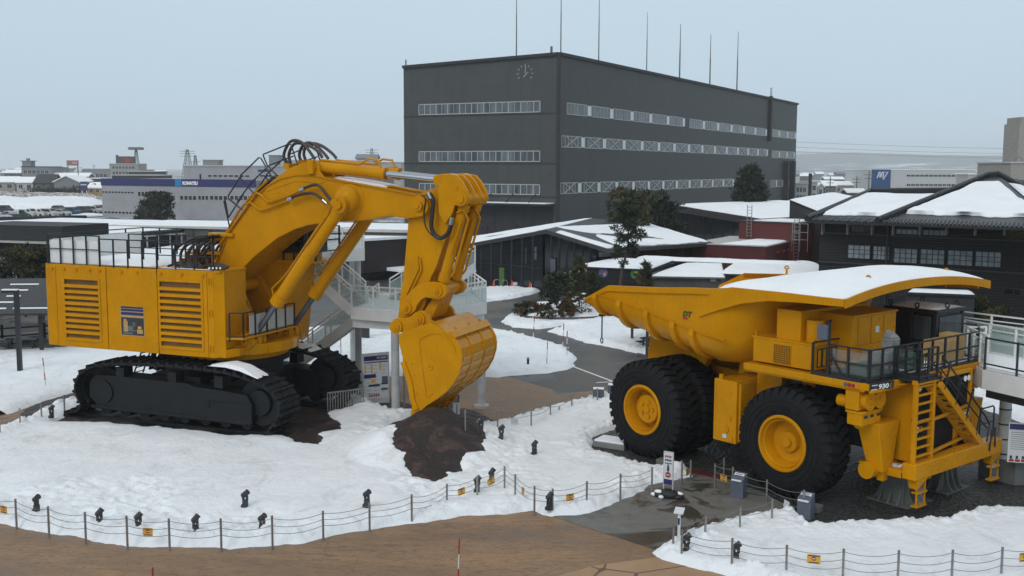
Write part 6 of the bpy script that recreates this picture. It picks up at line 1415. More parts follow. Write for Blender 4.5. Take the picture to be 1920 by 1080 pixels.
def billboard():
 a = at(125, 310.5, 800); e = empty('billboard', (a[0], 800, 0), 0, 'pinkish red billboard standing over the distant left roofs', 'billboard'); m = MB(); m.box(0, 8.8, 0, .6, a[2], a[2]+3.9); m.build('board', simple('faded_red', (.30, .09, .09), .7), e)
 for x in (.8, 8): m = MB(); m.bar((x, .3, 0), (x, .3, a[2]+.1), .5); m.build('post', M['gray_stand'], e)
 m = MB(); m.box(4.2, 7.8, -.1, 0, a[2]+1.6, a[2]+2.6); m.build('lettering', M['pale_wall'], e)
 a = at(156, 360, 396)*np.array([1, 1, 0]); e = empty('roadside_sign', tuple(a), 0, 'dark blue roadside sign with white lettering on two white posts', 'sign'); k = a[1]/2000
 m = MB(); m.box(-4.5*k, 8*k, -.2, .2, 14*k, 30*k); m.build('panel', M['navy'], e)
 m = MB(); text_on(m, 'KOMATSU', (-3.8*k, -.22, 23*k), (1, 0, 0), (0, 0, 1), 11*k, M['lamp_white'], h=2.6*k, bold=.05); m.build('lettering', None, e)
 for x in (-2.5*k, 6*k): m = MB(); m.bar((x, .3, 0), (x, .3, 20*k), 1.4*k); m.build('post', M['white_paint'], e)
billboard()
def upole(px, ytop, D, label, group=None):
 a = at(px, ytop, D); e = empty('utility_pole', (a[0], D, 0), 0, label, 'utility pole', group); m = MB(); m.cyl((0, 0, 0), (0, 0, a[2]), .25, 8, .16); m.build('pole', M['gray_stand'], e)
 m = MB(); m.bar((-1.6, 0, a[2]-1), (1.6, 0, a[2]-1), .18); m.bar((-1.2, 0, a[2]-2), (1.2, 0, a[2]-2), .18); m.build('cross_arm', M['gray_stand'], e)
upole(1630, 321, 300, 'dark utility pole just left of the blue factory panel')
upole(1607, 330, 340, 'utility pole standing before the long tan building'); upole(1557, 331, 340, 'utility pole by the brown grey snowy house'); upole(1595, 327, 420, 'faint utility pole behind the long tan building')
upole(176, 308, 800, 'thin utility pole on the skyline right of the red billboard'); upole(146, 310, 430, 'pale utility pole beside the grey barn')
a = at(1519.5, 325, 340); e = empty('chimney', (a[0], 340, 0), 0, 'short black chimney above the white walk-up block', 'chimney'); m = MB(); m.cyl((0, 0, 0), (0, 0, a[2]), .55, 14); m.build('stack', M['black_metal'], e)
def wires():
 e = empty('power_line', tuple(at(1200, 262, 420)), 0, 'three thin power lines crossing the sky right of the hall', 'power line')
 o = e.location
 for y0, y1 in ((263, 278), (273, 287), (281, 296)):
  a = at(1380, y0-3, 420); b = at(2150, y1+2, 420); m = MB(); pts = []
  for i in range(21): t = i/20; p = a*(1-t)+b*t; pts.append((p[0]-o[0], p[1]-o[1], p[2]-o[2]-5*4*t*(1-t)*.25))
  m.tube(pts, .045, 4); m.build('cable', M['gray_stand'], e)
 for px_ in (1380, 2150): 
  m = MB(); p = at(px_, 255, 420); m.cyl((p[0]-o[0], p[1]-o[1], -o[2]), (p[0]-o[0], p[1]-o[1], p[2]-o[2]), .8, 8, .4); m.build('pole', M['gray_stand'], e)
wires()
def strip(name, x0, x1, y0, y1, z, mat, st, h, kind='structure'):
 a = gp(x0, y0); b = gp(x1, y0); c = gp(x0, y1); pl = [tuple(a[:2]), tuple(b[:2]), tuple(gp(x1, y1)[:2]), tuple(c[:2])]; A_ = np.array(pl)
 def fn(X, Y):
  s = sdf(pl, X, Y); return np.where(s > -1, h*(1-np.exp(-np.maximum(s, 0)/2.5))+h*.5*fbm(X, Y, .16, 4, int(x0) % 50+3)*sstep(0, 2, s)-.1*(s < 0), -.3), s > -st
 o = heightfield(name, fn, A_[:, 0].min()-2, A_[:, 0].max()+2, A_[:, 1].min()-2, A_[:, 1].max()+2, st, mat); tag(o, kind='structure'); return o
t = NT('rubble'); v = t.noise(.7, 6, .7); t.col(t.ramp(v, [(.40, (.16, .09, .05)), (.5, (.28, .24, .2)), (.58, (.75, .78, .8))])); t.rough(.9); t.bump(v, 1, .3); M['rubble'] = t.m
strip('embankment', -60, 192, 366, 375, 0, M['rubble'], 2.0, 1.6)
strip('snow', -60, 192, 378, 392, 0, M['snow'], 1.5, 1.8)
strip('snow', -60, 200, 402, 404, 0, M['snow'], 1.0, .5)
# ---- low black building, left
def low_left():
 b = Bld((113, 447), (470, 421), 4.6, 'exhibition_building', 'low dark building with a broad snowy corrugated roof behind the excavator house')
 L = b.L; m = MB(); m.box(0, L, .8, 34, -1, 4.3); m.build('wall', M['dark_wall'], b.root)
 inv = inv_of(b.root)
 m = MB(); m.hexa([(-1, 0, 4.2), (L+1, 0, 4.2), (L+1, 36, 4.2), (-26, 36, 4.2)], [(-1, 0, 4.6), (L+1, 0, 4.6), (L+1, 36, 4.5), (-26, 36, 4.5)]); rf = m.build('roof', M['conc_dark'], b.root)
 q = [(-.6, .5, 4.6), (L+.6, .5, 4.6), (L+.6, 33, 4.52), (-22, 33, 4.52)]; snow_slab('snow_cover', q, .28, rf, None, 60, 12, 4, .0, .05)
 m = MB(); m.box(-34, L*.62, 34, 35, 4.2, 5.1); m.hexa([(L*.62, 34, 4.2), (L+4, 30, 4.2), (L+4, 31, 4.2), (L*.62, 35, 4.2)], [(L*.62, 34, 5.1), (L+4, 30, 4.9), (L+4, 31, 4.9), (L*.62, 35, 5.1)]); m.build('parapet', M['dark_wall'], b.root)
 m = MB()
 for k in range(70): x = k*L/70; m.cyl((x, -.25, 4.52), (x, .6, 4.56), .14, 6)
 m.build('corrugated_edge', M['black_metal'], rf)
 m = MB(); m.box(2, L*.9, -9, .6, 2.4, 2.8); lo = m.build('lower_roof', M['conc_dark'], b.root); snow_slab('snow_cover', [(2.2, -8.8, 2.8), (L*.9-.2, -8.8, 2.8), (L*.9-.2, .5, 2.8), (2.2, .5, 2.8)], .25, lo, None, 40, 10, 8, 0, .05)
 m = MB(); m.box(2.5, L*.88, -8.4, -8.2, -1, 2.5); m.build('lower_wall', M['gray_light'], b.root)
 for (x0, x1) in ((18, 22), (24, 27)): window(b.root, None, x0, x1, .7, 2.1, 2, glass='glass_dark', y=-8.4)
 m = MB()
 for k in range(14): x = 4+k*(L-6)/13; m.bar((x, -.4, 2.9), (x, -.4, 4.3), .12)
 m.bar((2, -.4, 4.2), (L, -.4, 4.2), .1); m.build('roof_rail', M['window_frame'], b.root)
 b = Bld((-70, 420), (116, 424.5), 6.25, 'exhibition_building', 'black flat fronted building wing at the left photo edge behind the bushes')
 L = b.L; m = MB(); m.box(0, L, 0, 6, 4.95, 6.25); m.build('parapet', M['dark_wall'], b.root)
 m = MB(); m.box(0, L-1.3, 1.2, 5, -1, 4.95); m.build('wall', M['dark_wall'], b.root)
 m = MB(); m.hexa([(0, -.9, 4.8), (L+5, -.9, 4.75), (L+5, .6, 4.8), (0, .6, 4.85)], [(0, -.9, 4.88), (L+5, -.9, 4.83), (L+5, .6, 4.93), (0, .6, 4.93)], M['offwhite_panel']); m.build('eave', None, b.root)
 window(b.root, None, 1.5, L*.42, .8, 3.2, 4, glass='glass_pane', y=1.2)
low_left()
# ---- centre pavilion
def pavilion():
 A = at(1024, 431, 98); B = at(880, 457, 104.5); Cc = at(1139, 467, 95.5); Rr = at(1110, 409.5, 122); E = at(1338, 455, 112); G = at(872, 447.5, 114); RB = at(1200, 416, 132)
 root = empty('pavilion', (A[0], A[1], 0), 0, 'black glass walled pavilion with snowy low hip roof behind the orange cones', 'building'); inv = Matrix.Translation((-A[0], -A[1], 0))
 up = np.array([0, 0, .12])
 rf = MB(); pts = [inv @ Vector(tuple(p)) for p in (A, B, G, Rr, E, Cc, RB)]; k = [(p.x, p.y, p.z-.35) for p in pts]; a = [tuple(p) for p in pts]
 rf.add(a+k, [(0, 1, 2, 3), (0, 3, 4, 5), (3, 6, 4), (0, 7, 8, 1), (0, 5, 12, 7), (5, 4, 11, 12), (1, 8, 9, 2), (7, 10, 9, 8), (7, 12, 11, 10)])
 roof = rf.build('roof', simple('roof_metal', (.035, .032, .033), .5), root)
 def mixp(p, q, t): return p*(1-t)+q*t
 dn = lambda p, z: np.array([p[0], p[1], p[2]+z])
 snow_slab('snow_cover', [dn(mixp(A, B, .14), .05), dn(B, .05), dn(mixp(B, G, .38), .05), dn(mixp(A, Rr, .16), .05)], .14, roof, inv, 30, 8, 3, .8)
 snow_slab('snow_cover', [dn(mixp(mixp(B, G, .5), B, 0), .05), dn(mixp(A, Rr, .24), .05), dn(Rr, .05), dn(G, .05)], .16, roof, inv, 30, 8, 4, .1)
 snow_slab('snow_cover', [dn(mixp(A, Cc, .16), .05), dn(mixp(A, Cc, .98), .05), dn(mixp(mixp(A, Cc, .98), E, .09), .05), dn(mixp(mixp(A, Cc, .16), Rr, .08), .05)], .16, roof, inv, 30, 8, 5, .6)
 snow_slab('snow_cover', [dn(mixp(Cc, E, .14), .05), dn(mixp(Cc, E, .97), .05), dn(mixp(RB, E, .08), .05), dn(mixp(A, Rr, .2), .05)], .2, roof, inv, 40, 16, 6, .3)
 C1 = np.array([A[0]-.2, 98.5, 0]); Bw = np.array([at(884, 500, 104.8)[0], 104.8, 0]); Cw = np.array([at(1120, 500, 97.5)[0], 97.5, 0]); Ew = np.array([at(1310, 455, 112)[0], 112.5, 0])
 def wall(P_, Q_, zp, zq, name, mat):
  p = inv @ Vector(tuple(P_)); q = inv @ Vector(tuple(Q_)); m = MB(); m.add([(p.x, p.y, -.5), (q.x, q.y, -.5), (q.x, q.y, zq), (p.x, p.y, zp), (p.x, p.y+.3, -.5), (q.x, q.y+.3, -.5), (q.x, q.y+.3, zq), (p.x, p.y+.3, zp)], [(0, 1, 2, 3), (4, 7, 6, 5)]); return m.build(name, mat, root), p, q
 for P_, Q_, zp, zq, n in ((C1, Bw, A[2]-.3, B[2]-.2, 7), (C1, Cw, A[2]-.3, Cc[2]-.1, 7), (Cw, Ew, Cc[2]-.3, E[2]-.3, 6)):
  o, p, q = wall(P_, Q_, zp, zq, 'glass_wall', M['glass_dark'])
  m = MB()
  for k in range(n+1):
   t = k/n; x = p.x*(1-t)+q.x*t; y = p.y*(1-t)+q.y*t; m.box(x-.09, x+.09, y-.14, y+.04, -.3, zp*(1-t)+zq*t)
  for z in (2.1, .15): m.bar((p.x, p.y-.08, z), (q.x, q.y-.08, z), .1)
  m.each('wall_frame', M['black_metal'], root)
 m = MB()
 for (x0, x1, y0, y1, D) in ((967.5, 973, 466, 475, 101.2), (967.5, 973, 477, 494, 101.2), (985.5, 990, 464, 473, 100.2), (985.5, 990, 475, 494, 100.2), (1002, 1006, 463, 471, 99.3), (1002, 1006, 473, 487, 99.3), (1032, 1041, 485, 540, 98.0)):
  a = at(x0, y0, D-.2); c = at(x1, y1, D-.2); m.box(a[0]-A[0], c[0]-A[0], a[1]-A[1]-.05, a[1]-A[1], c[2], a[2])
 m.each('window', M['blue_gray'], root)
 m = MB(); a = at(936, 502, 101.9); c = at(955, 537, 101.9); m.box(a[0]-A[0], c[0]-A[0], a[1]-A[1]-.06, a[1]-A[1], c[2], a[2]); m.build('green_panel', simple('panel_green', (.07, .15, .025), .6), root)
 m = MB()
 for (x0, x1, y0, y1) in ((1050.5, 1062, 510.5, 519), (1053, 1064, 520, 525)):
  a = at(x0, y0, 97.6); c = at(x1, y1, 97.6); m.box(a[0]-A[0], c[0]-A[0], a[1]-A[1]-.06, a[1]-A[1], c[2], a[2])
 m.each('notice', M['white_sign'], root)
 m = MB(); a = at(1067.5, 515.5, 97.4); k = 97.4/2000
 text_on(m, 'キ', (a[0]-A[0], a[1]-A[1]-.03, a[2]), (1, 0, 0), (0, 0, 1), 9*k, M['white_sign'], h=10*k); text_on(m, 'ッ', (a[0]-A[0]+7.5*k, a[1]-A[1]-.03, a[2]-2*k), (1, 0, 0), (0, 0, 1), 4*k, M['white_sign'], h=4*k)
 pts = [(a[0]-A[0]+7*k*math.sin(t), a[1]-A[1]-.03, a[2]-9*k+7.5*k*math.cos(t)) for t in [i*math.pi/12 for i in range(13)]]; m.add(pts, [tuple(range(13))], M['white_sign'])
 m.build('lettering', None, root)
 b = Bld((812, 452), (906, 463), 3.3, 'annex', 'brown walled annex joining the left side of the glass pavilion, behind the excavator arm', 'building'); m = MB(); m.box(-8, b.L, 0, 6, -1, 3.3); m.build('wall', M['brown_cladding'], b.root); m = MB(); m.box(-8, b.L+.2, -.2, 6.2, 3.3, 3.5); m.build('roof', M['dark_wall'], b.root)
 b = Bld((681, 452), (765, 447), 4.1, 'annex', 'brown clad box with snowy roof behind the raised white deck', 'building'); m = MB(); m.box(0, b.L+3, 0, 14, .9, 4.1); m.build('wall', M['brown_cladding'], b.root); m = MB(); m.box(-.2, b.L+3, -.2, 14.2, 4.1, 4.35); rf = m.build('roof', M['snow_roof'], b.root)
 m = MB(); m.box(1, b.L+3, .6, 10, -1, 1.0); m.build('glass_wall', M['glass_dark'], b.root); m = MB(); m.hexa([(3, -2.6, .95), (b.L+3, -2.6, .95), (b.L+3, .2, .95), (3, .2, .95)], [(3, -2.6, 1.05), (b.L+3, -2.6, 1.05), (b.L+3, .2, 1.3), (3, .2, 1.3)]); m.build('porch_roof', M['snow_roof'], b.root)
 b = Bld((682, 431), (800, 433), 4.9, 'annex', 'pale low block with flat snow roof and railing between deck and hall', 'building'); m = MB(); m.box(-30, b.L, 0, 12, -1, 4.7); m.build('wall', M['conc_dark'], b.root); m = MB(); m.box(-30, b.L+.2, -.3, 12, 4.7, 4.95); rf = m.build('roof', M['offwhite_panel'], b.root); snow_slab('snow_cover', [(-29.5, .4, 4.95), (b.L, .4, 4.95), (b.L, 11.8, 4.95), (-29.5, 11.8, 4.95)], .15, rf, None, 40, 8, 61, .1, .04)
pavilion()
def sheds():
 b = Bld((1081, 499), (1216, 505), 2.85, 'timber_shed', 'black board shed with three round pictures behind the pine', 'shed'); L = b.L
 m = MB(); m.box(0, L, 0, 7, -1, 2.75); m.build('wall', M['black_boards'], b.root)
 m = MB()
 for k in range(14): z = .1+k*.2; m.box(-.02, L+.02, -.05, 0, z, z+.1)
 m.build('board_slats', M['black_metal'], b.root)
 m = MB(); m.box(-.2, L+.2, -.3, 7.2, 2.75, 2.85); rf = m.build('roof', M['dark_wall'], b.root); snow_slab('snow_cover', [(-.15, -.2, 2.85), (L+.1, -.2, 2.85), (L+.1, 7, 3.1), (1.5, 7, 3.1)], .16, rf, None, 30, 8, 9, .1, .03)
 for (px_, py_, r_, c, shp) in ((1092.6, 506.5, .37, (.62, .58, .42), ((-.1, -.05, .16, .2), (.05, .05, .12, .22), (-.02, -.2, .2, .1))), (1131.5, 511.5, .41, (.09, .09, .2), ((-.18, -.24, .09, .09), (.13, -.12, .1, .14))), (1192, 514, .44, (.03, .22, .05), ((-.02, -.02, .2, .12), (.05, .16, .16, .1), (-.1, -.25, .1, .1)))):
  q = b.loc(px_, py_, y=-.06); m = MB(); m.cyl((q[0], -.12, q[2]), (q[0], -.05, q[2]), r_, 28); d = m.build('round_picture', simple('disc_'+str(int(px_)), c, .6), b.root)
  for i, (dx, dz, sx, sz_) in enumerate(shp): m = MB(); m.sphere((q[0]+dx, -.12, q[2]+dz), 1, 10, sc=(sx, .012, sz_)); m.build('painted_shape', [M['leaf_olive'], M['black_metal'], M['blue_gray']][i % 3] if px_ < 1100 else [M['black_metal'], M['label_yellow'], M['plastic_wrap']][i % 3], d)
 b = Bld((1190, 487), (1500, 499), 2.9, 'covered_walkway', 'long narrow snow capped walkway roof running behind the grey shed', 'walkway'); L = b.L
 m = MB(); m.box(0, L, 0, 2.2, 2.8, 2.92); rf = m.build('roof', M['dark_wall'], b.root); snow_slab('snow_cover', [(0, 0, 2.92), (L, 0, 2.92), (L, 2.2, 2.92), (0, 2.2, 2.92)], .3, rf, None, 60, 8, 12, .2, .08)
 for k in range(6): m = MB(); x = .6+k*(L-1.2)/5; m.box(x-.08, x+.08, .3, .46, 0, 2.8); m.build('post', M['black_metal'], b.root)
 b = Bld((1224, 517.5), (1352, 520), 2.5, 'concrete_shed', 'grey concrete toilet shed with snowy roof and small white sign', 'shed'); L = b.L
 m = MB(); m.box(0, L, 0, 8, -1, 2.4); m.build('wall', M['conc_dark'], b.root)
 m = MB(); m.box(-.1, L+.3, -.4, 8.4, 2.4, 2.52); rf = m.build('roof', M['gray_stand'], b.root); snow_slab('snow_cover', [(-.1, -.3, 2.52), (L+.3, -.3, 2.52), (L+.3, 8.2, 2.9), (3.0, 8.2, 2.9)], .22, rf, None, 40, 10, 15, .1, .04)
 q = b.loc(1337.5, 524, y=0); m = MB(); m.box(q[0]-.22, q[0]+.22, -.06, 0, q[2]-.14, q[2]+.14, M['white_sign'])
 for s in (-.1, .1): m.cyl((q[0]+s, -.08, q[2]+.06), (q[0]+s, -.06, q[2]+.06), .03, 8, mat=M['black_metal']); m.box(q[0]+s-.035, q[0]+s+.035, -.08, -.06, q[2]-.1, q[2]+.02, M['black_metal'])
 m.build('sign', None, b.root)
 b = Bld((1352, 513), (1560, 520), 2.75, 'store_shed', 'black walled shed under a deep flat snow roof behind the truck body', 'shed'); L = b.L
 m = MB(); m.box(.4, L, .3, 9, -1, 2.6); m.build('wall', M['dark_wall'], b.root); m = MB(); m.box(0, L, 0, 9.2, 2.6, 2.75); rf = m.build('roof', M['black_metal'], b.root); snow_slab('snow_cover', [(-.1, .0, 2.75), (L, .0, 2.75), (L, 9.2, 2.85), (0, 9.2, 2.85)], .25, rf, None, 50, 12, 18, .1, .05)
 b = Bld((1470, 497), (1530, 499), 2.9, 'arched_shed', 'small shed with a curved snowy roof beside the black wooden house', 'shed')
 m = MB(); m.box(0, b.L, 0, 3, -1, 2.6); m.build('wall', M['dark_wall'], b.root)
 m = MB(); m.plate([(b.L*.5+b.L*.55*math.cos(t), 2.55+.55*math.sin(t)) for t in [i*math.pi/10 for i in range(11)]], -.2, 3.2); m.build('roof', M['snow_roof'], b.root)
 r = M['red_cladding']; b = Bld((1295, 457.5), (1436, 463), 3.5, 'red_block', 'long low dark red block with flat snowy roof, behind the walkway roof', 'building'); L = b.L
 W2 = 14.0; m = MB(); m.box(0, L, 0, W2, -1, 3.5); m.build('wall', r, b.root)
 m = MB(); m.box(-.15, L+.15, -.15, W2+.1, 3.5, 3.6); rf = m.build('roof', M['offwhite_panel'], b.root); snow_slab('snow_cover', [(3.0, .2, 3.6), (L-.1, .2, 3.6), (L-.1, W2-.5, 3.6), (4.6, W2-.5, 3.6)], .1, rf, None, 20, 10, 21, .3, .03)
 for k in range(3): m = MB(); m.cyl((L, 4+k*2.2, 2.6), (L+.35, 4+k*2.2, 2.6), .22, 12); m.build('vent_pipe', r, b.root)
 Fb = b.F
 b2 = Bld((1386, 415.5), (1494, 420), 5.5, 'red_block', 'higher dark red block with roof ladder, behind the long low red one', 'building'); L = b2.L
 m = MB(); m.box(0, L, 0, 7, -1, 5.5); m.build('wall', r, b2.root); m = MB(); m.box(-.15, L+.15, -.15, 7.1, 5.5, 5.62, M['dark_wall']); m.box(1.5, L-.3, .6, 6.5, 5.62, 5.72, M['snow_roof']); m.build('roof', None, b2.root)
 for (xx, z0, z1) in ((b2.loc(1405, 430, y=-.2)[0], 3.8, 7.4), (L+.15, 1.5, 6.2)):
  m = MB()
  for s in (-.28, .28): m.bar((xx+s, -.25, z0), (xx+s, -.25, z1), .06)
  for k in range(int((z1-z0)/.35)): m.bar((xx-.28, -.25, z0+.2+k*.35), (xx+.28, -.25, z0+.2+k*.35), .05)
  m.build('ladder', M['steel_post'], b2.root)
 m = MB()
 for z in (3.9, 4.7, 5.6): m.bar((L, -.9, z), (L+1.8, -.9, z), .06); m.bar((L, -.9, z), (L, 0, z), .06)
 for x in (L, L+.9, L+1.8): m.bar((x, -.9, 2.6), (x, -.9, 5.6), .06)
 m.build('cage_railing', M['steel_post'], b2.root)
 P0 = at(1248, 383, 165); P1 = at(1428, 411, 138); P2 = at(1482, 408, 140); P3 = at(1482, 377, 168); P4 = at(1300, 386, 185)
 root = empty('dining_hall', (P0[0], P0[1], 0), 0, 'dark hall with a long sloping brown fascia and snowy roof below the conifer', 'building'); inv = Matrix.Translation((-P0[0], -P0[1], 0))
 poly_part('roof', [P0, P1, P2, P3], .9, M['brown_cladding'], root, inv)
 snow_slab('snow_cover', [P0*.92+P1*.08+[0, 0, .1], P1+[0, .6, .05], P2+[0, .6, .05], P3+[0, 0, .1]], .25, root, inv, 30, 10, 33, .1, .05)
 m = MB(); a = inv @ Vector(tuple(P0)); c = inv @ Vector(tuple(P1)); d = inv @ Vector(tuple(P2)); m.add([(a.x+1, a.y+2.5, -1), (c.x+1, c.y+2.5, -1), (c.x+1, c.y+2.5, c.z-.8), (a.x+1, a.y+2.5, a.z-.8), (d.x+2, d.y+2, -1), (d.x+2, d.y+2, d.z-.8)], [(0, 1, 2, 3), (1, 4, 5, 2)]); m.build('glass_wall', M['glass_dark'], root)
 m = MB()
 for k in range(11): t_ = k/10; m.bar((a.x*(1-t_)+c.x*t_+1, a.y*(1-t_)+c.y*t_+2.4, 0), (a.x*(1-t_)+c.x*t_+1, a.y*(1-t_)+c.y*t_+2.4, (a.z*(1-t_)+c.z*t_)-.7), .12)
 m.each('wall_frame', M['black_metal'], root)
 root = empty('gabled_annex', tuple(at(1482, 420, 128)*np.array([1, 1, 0])), 0, 'dark brown clad annex with a bright snow slope, between hall and black wooden house', 'building'); inv = inv_of(root)
 a, b_, c, d = at(1481, 375, 128), at(1548, 402, 112), at(1610, 371, 125), at(1565, 361.5, 140)
 m = MB(); aa, bb, cc = [inv @ Vector(tuple(p)) for p in (a, b_, c)]; m.add([(aa.x, aa.y, -1), (bb.x, bb.y, -1), tuple(bb), tuple(aa), (cc.x, cc.y, -1), tuple(cc)], [(0, 1, 2, 3), (1, 4, 5, 2)]); m.build('wall', M['brown_cladding'], root)
 poly_part('roof', [p+[0, 0, .02] for p in (a, b_, c, d)], .3, M['dark_wall'], root, inv); snow_slab('snow_cover', [a+[0, 0, .05], b_+[0, 0, .05], c+[0, 0, .05], d+[0, 0, .05]], .2, root, inv, 20, 10, 36, 0, .05)
sheds()
# ---- black wooden house, right
def wooden_house():
 Fw = Frame(at(1537, 450, 85)[0], 85, 38); b = fr_bld(Fw, 'wooden_house', 'large black timber house with snowy tiled hip roofs at the right'); R_ = b.root; inv = inv_of(R_)
 s5 = lambda a, c: (1480+a/3.375, 240+c/3.375)
 ze = float(Fw.loc(1600, 417.5, y=-.9)[2]); L = 24.0
 m = MB(); m.box(0, L, 0, 16, -1, ze+.2); m.build('wall', M['black_boards'], R_)
 m = MB(); xm = Fw.loc(1668, 450, y=-.1)[0]; m.box(xm, L, -.12, 0, -1, ze+.1); m.build('front_wall', M['black_boards'], R_)
 m = MB()
 for (a, c) in (((640, 755), 0), ((190, 760), 0)): pass
 for z_ in (Fw.loc(1700, 500, y=-.15)[2], Fw.loc(1700, 443, y=-.15)[2]): m.box(.0, L, -.2, -.12, z_-.06, z_+.06)
 m.cyl((xm-.1, -.3, 0), (xm-.1, -.3, ze), .07, 8); m.build('trim', M['dark_steel'], R_)
 for (xa, xb, yt, yb) in ((376, 512, 740, 820), (535, 633, 748, 828), (667, 810, 762, 848), (835, 982, 768, 856), (1008, 1160, 775, 863), (1183, 1340, 782, 872)):
  p0 = Fw.loc(*s5(xa, yt), y=-.14); p1 = Fw.loc(*s5(xb, yt+ (xb-xa)*.05), y=-.14); z0 = Fw.loc(*s5(xa, yb), y=-.14)[2]; window(R_, None, p0[0], p1[0], z0, p0[2], 4, 3, glass='glass_pane', y=-.14, frame='dark_steel', fw=.045)
 for (xa, xb, yt, yb) in ((678, 812, 640, 668), (848, 988, 645, 675), (1375, 1560, 655, 695), (380, 515, 618, 655), (1362, 1600, 1015, 1050)):
  p0 = Fw.loc(*s5(xa, yt), y=-.14); p1 = Fw.loc(*s5(xb, yt+(xb-xa)*.03), y=-.14); z0 = Fw.loc(*s5(xa, yb), y=-.14)[2]; window(R_, None, p0[0], p1[0], z0, p0[2], 4, 1, glass='glass_pane' if 600 < xa < 900 else 'glass_dark', y=-.14, frame='dark_steel', fw=.045)
 m = MB()
 for xa in (210, 369, 524, 657, 826, 995, 1177, 1363): p = Fw.loc(*s5(xa, 610), y=-.5); m.box(p[0]-.04, p[0]+.04, -.6, -.1, p[2]-.8, p[2]+.1)
 m.each('eave_bracket', M['offwhite_panel'], R_)
 a0, a1 = at(1700, 539, 73), at(1830, 543, 67); 
 E1 = at(1513, 413.5, 84); E2 = at(1648, 419, 78.5); K1 = at(1632, 362, 95); K2 = at(1785, 361, 90); E3 = at(1990, 430, 68); PK = at(1850, 332, 93); PR = at(1873, 330, 93); E2b = at(1645, 417.5, 77.8); ER = at(2060, 425, 80); BK = at(1690, 361, 108)
 rf = MB()
 def add(poly, th=.18):
  pts = [inv @ Vector(tuple(p)) for p in poly]; n = len(pts); rf.add([tuple(p) for p in pts]+[(p.x, p.y, p.z-th) for p in pts], [tuple(range(n)), tuple(range(n, 2*n))[::-1]]+[(i, n+i, n+(i+1) % n, (i+1) % n) for i in range(n)])
 add([E1, E2, K2, K1]); add([E2b, E3, PR, PK]); add([E3, ER, PR]); add([E1, K1, BK]); add([PK, PR, at(1960, 345, 115), at(1700, 385, 118)])
 roof = rf.build('roof', M['roof_tile'], R_)
 tl = MB()
 for (A_, B_, up_) in ((E1, E2, (K1+K2)/2), (E2b, E3, (PK+PR)/2)):
  Ls = np.linalg.norm(B_-A_); n = int(Ls/.3)
  for k in range(n):
   t_ = (k+.5)/n; p = A_*(1-t_)+B_*t_; q = A_*(1-t_)*1.0+B_*t_; U = (up_-((A_+B_)/2)); U = U/np.linalg.norm(U); q = p+U*1.7
   pp = inv @ Vector(tuple(p)); qq = inv @ Vector(tuple(q)); tl.cyl(pp+Vector((0, 0, .03)), qq+Vector((0, 0, .03)), .085, 6)
 tl.build('eave_tiles', M['roof_tile'], roof)
 rg = []
 for path in ([E1, K1], [K1, K2], [E2b, PK], [PK, PR], [PR, E3*.2+ER*.8]):
  m = MB(); A_, B_ = path; pa = inv @ Vector(tuple(A_)); pb = inv @ Vector(tuple(B_)); m.bar(pa+Vector((0, 0, .12)), pb+Vector((0, 0, .12)), .42, .34); m.cyl(pa+Vector((0, 0, .3)), pb+Vector((0, 0, .3)), .14, 8)
  n = int((pb-pa).length/.55)
  for k in range(n): p = pa+(pb-pa)*(k+.5)/n; m.box(p.x-.28, p.x+.28, p.y-.1, p.y+.1, p.z-.02, p.z+.16)
  m.build('ridge', M['roof_tile'], roof)
 def inset(q, s=(.05, .04)):
  a, b2, c, d = q; mid = lambda p, r_, t: p*(1-t)+r_*t
  return a, b2, c, d
 mixp = lambda p, q, t: p*(1-t)+q*t
 u = np.array([0, 0, .06])
 snow_slab('snow_cover', [mixp(mixp(E1, E2, .06), mixp(K1, K2, .06), .16)+u, mixp(mixp(E1, E2, .93), mixp(K1, K2, .93), .16)+u, mixp(mixp(E1, E2, .95), mixp(K1, K2, .96), .88)+u, mixp(mixp(E1, E2, .0), mixp(K1, K2, .02), .93)+u], .28, roof, inv, 60, 20, 41, .45, .1)
 snow_slab('snow_cover', [mixp(mixp(E2b, E3, .06), PK, .14)+u, mixp(mixp(E2b, E3, .96), PR, .14)+u, mixp(mixp(E2b, E3, .6), PR, .82)+u, mixp(mixp(E2b, E3, .42), PK, .82)+u], .32, roof, inv, 90, 30, 43, .4, .12)
 snow_slab('snow_cover', [mixp(E3, PR, .2)+[0, 0, .1], mixp(ER, PR, .1)+[0, 0, .1], mixp(ER, PR, .8)+[0, 0, .1], mixp(E3, PR, .8)+[0, 0, .1]], .25, roof, inv, 20, 10, 44, .2, .1)
 b = Bld((1700, 546), (1828, 551), 3.0, 'lean_to', 'black lean-to with a snow strip on its roof in front of the wooden house', 'shed'); L2 = b.L
 m = MB(); m.box(0, L2, 0, 4, -1, 2.8); m.build('wall', M['dark_wall'], b.root); m = MB(); m.box(-.1, L2+.1, -.2, 4, 2.8, 2.95); rf = m.build('roof', M['black_metal'], b.root); snow_slab('snow_cover', [(.1, -.1, 2.95), (L2, -.1, 2.95), (L2-.2, 1.3, 2.95), (.3, 1.3, 2.95)], .2, rf, None, 30, 6, 50, .3, .04)
wooden_house()
t = NT('hill'); a = t.noise(.0022, 8, .7); t.col(t.ramp(a, [(.55, (.045, .055, .06)), (.62, (.7, .74, .78))])); t.rough(1); M['hill'] = t.m
# ---- mountains far right
def hills():
 def fn(X, Y):
  r = np.exp(-((X-2200)/1700)**2); h = 105*r*(1+.7*fbm(X, Y, .0008, 4, 70))*sstep(4000, 5800, Y); return h-5, h > 2
 o = heightfield('hills', fn, -800, 6000, 4000, 6700, 100, M['hill']); tag(o, kind='structure')
hills()
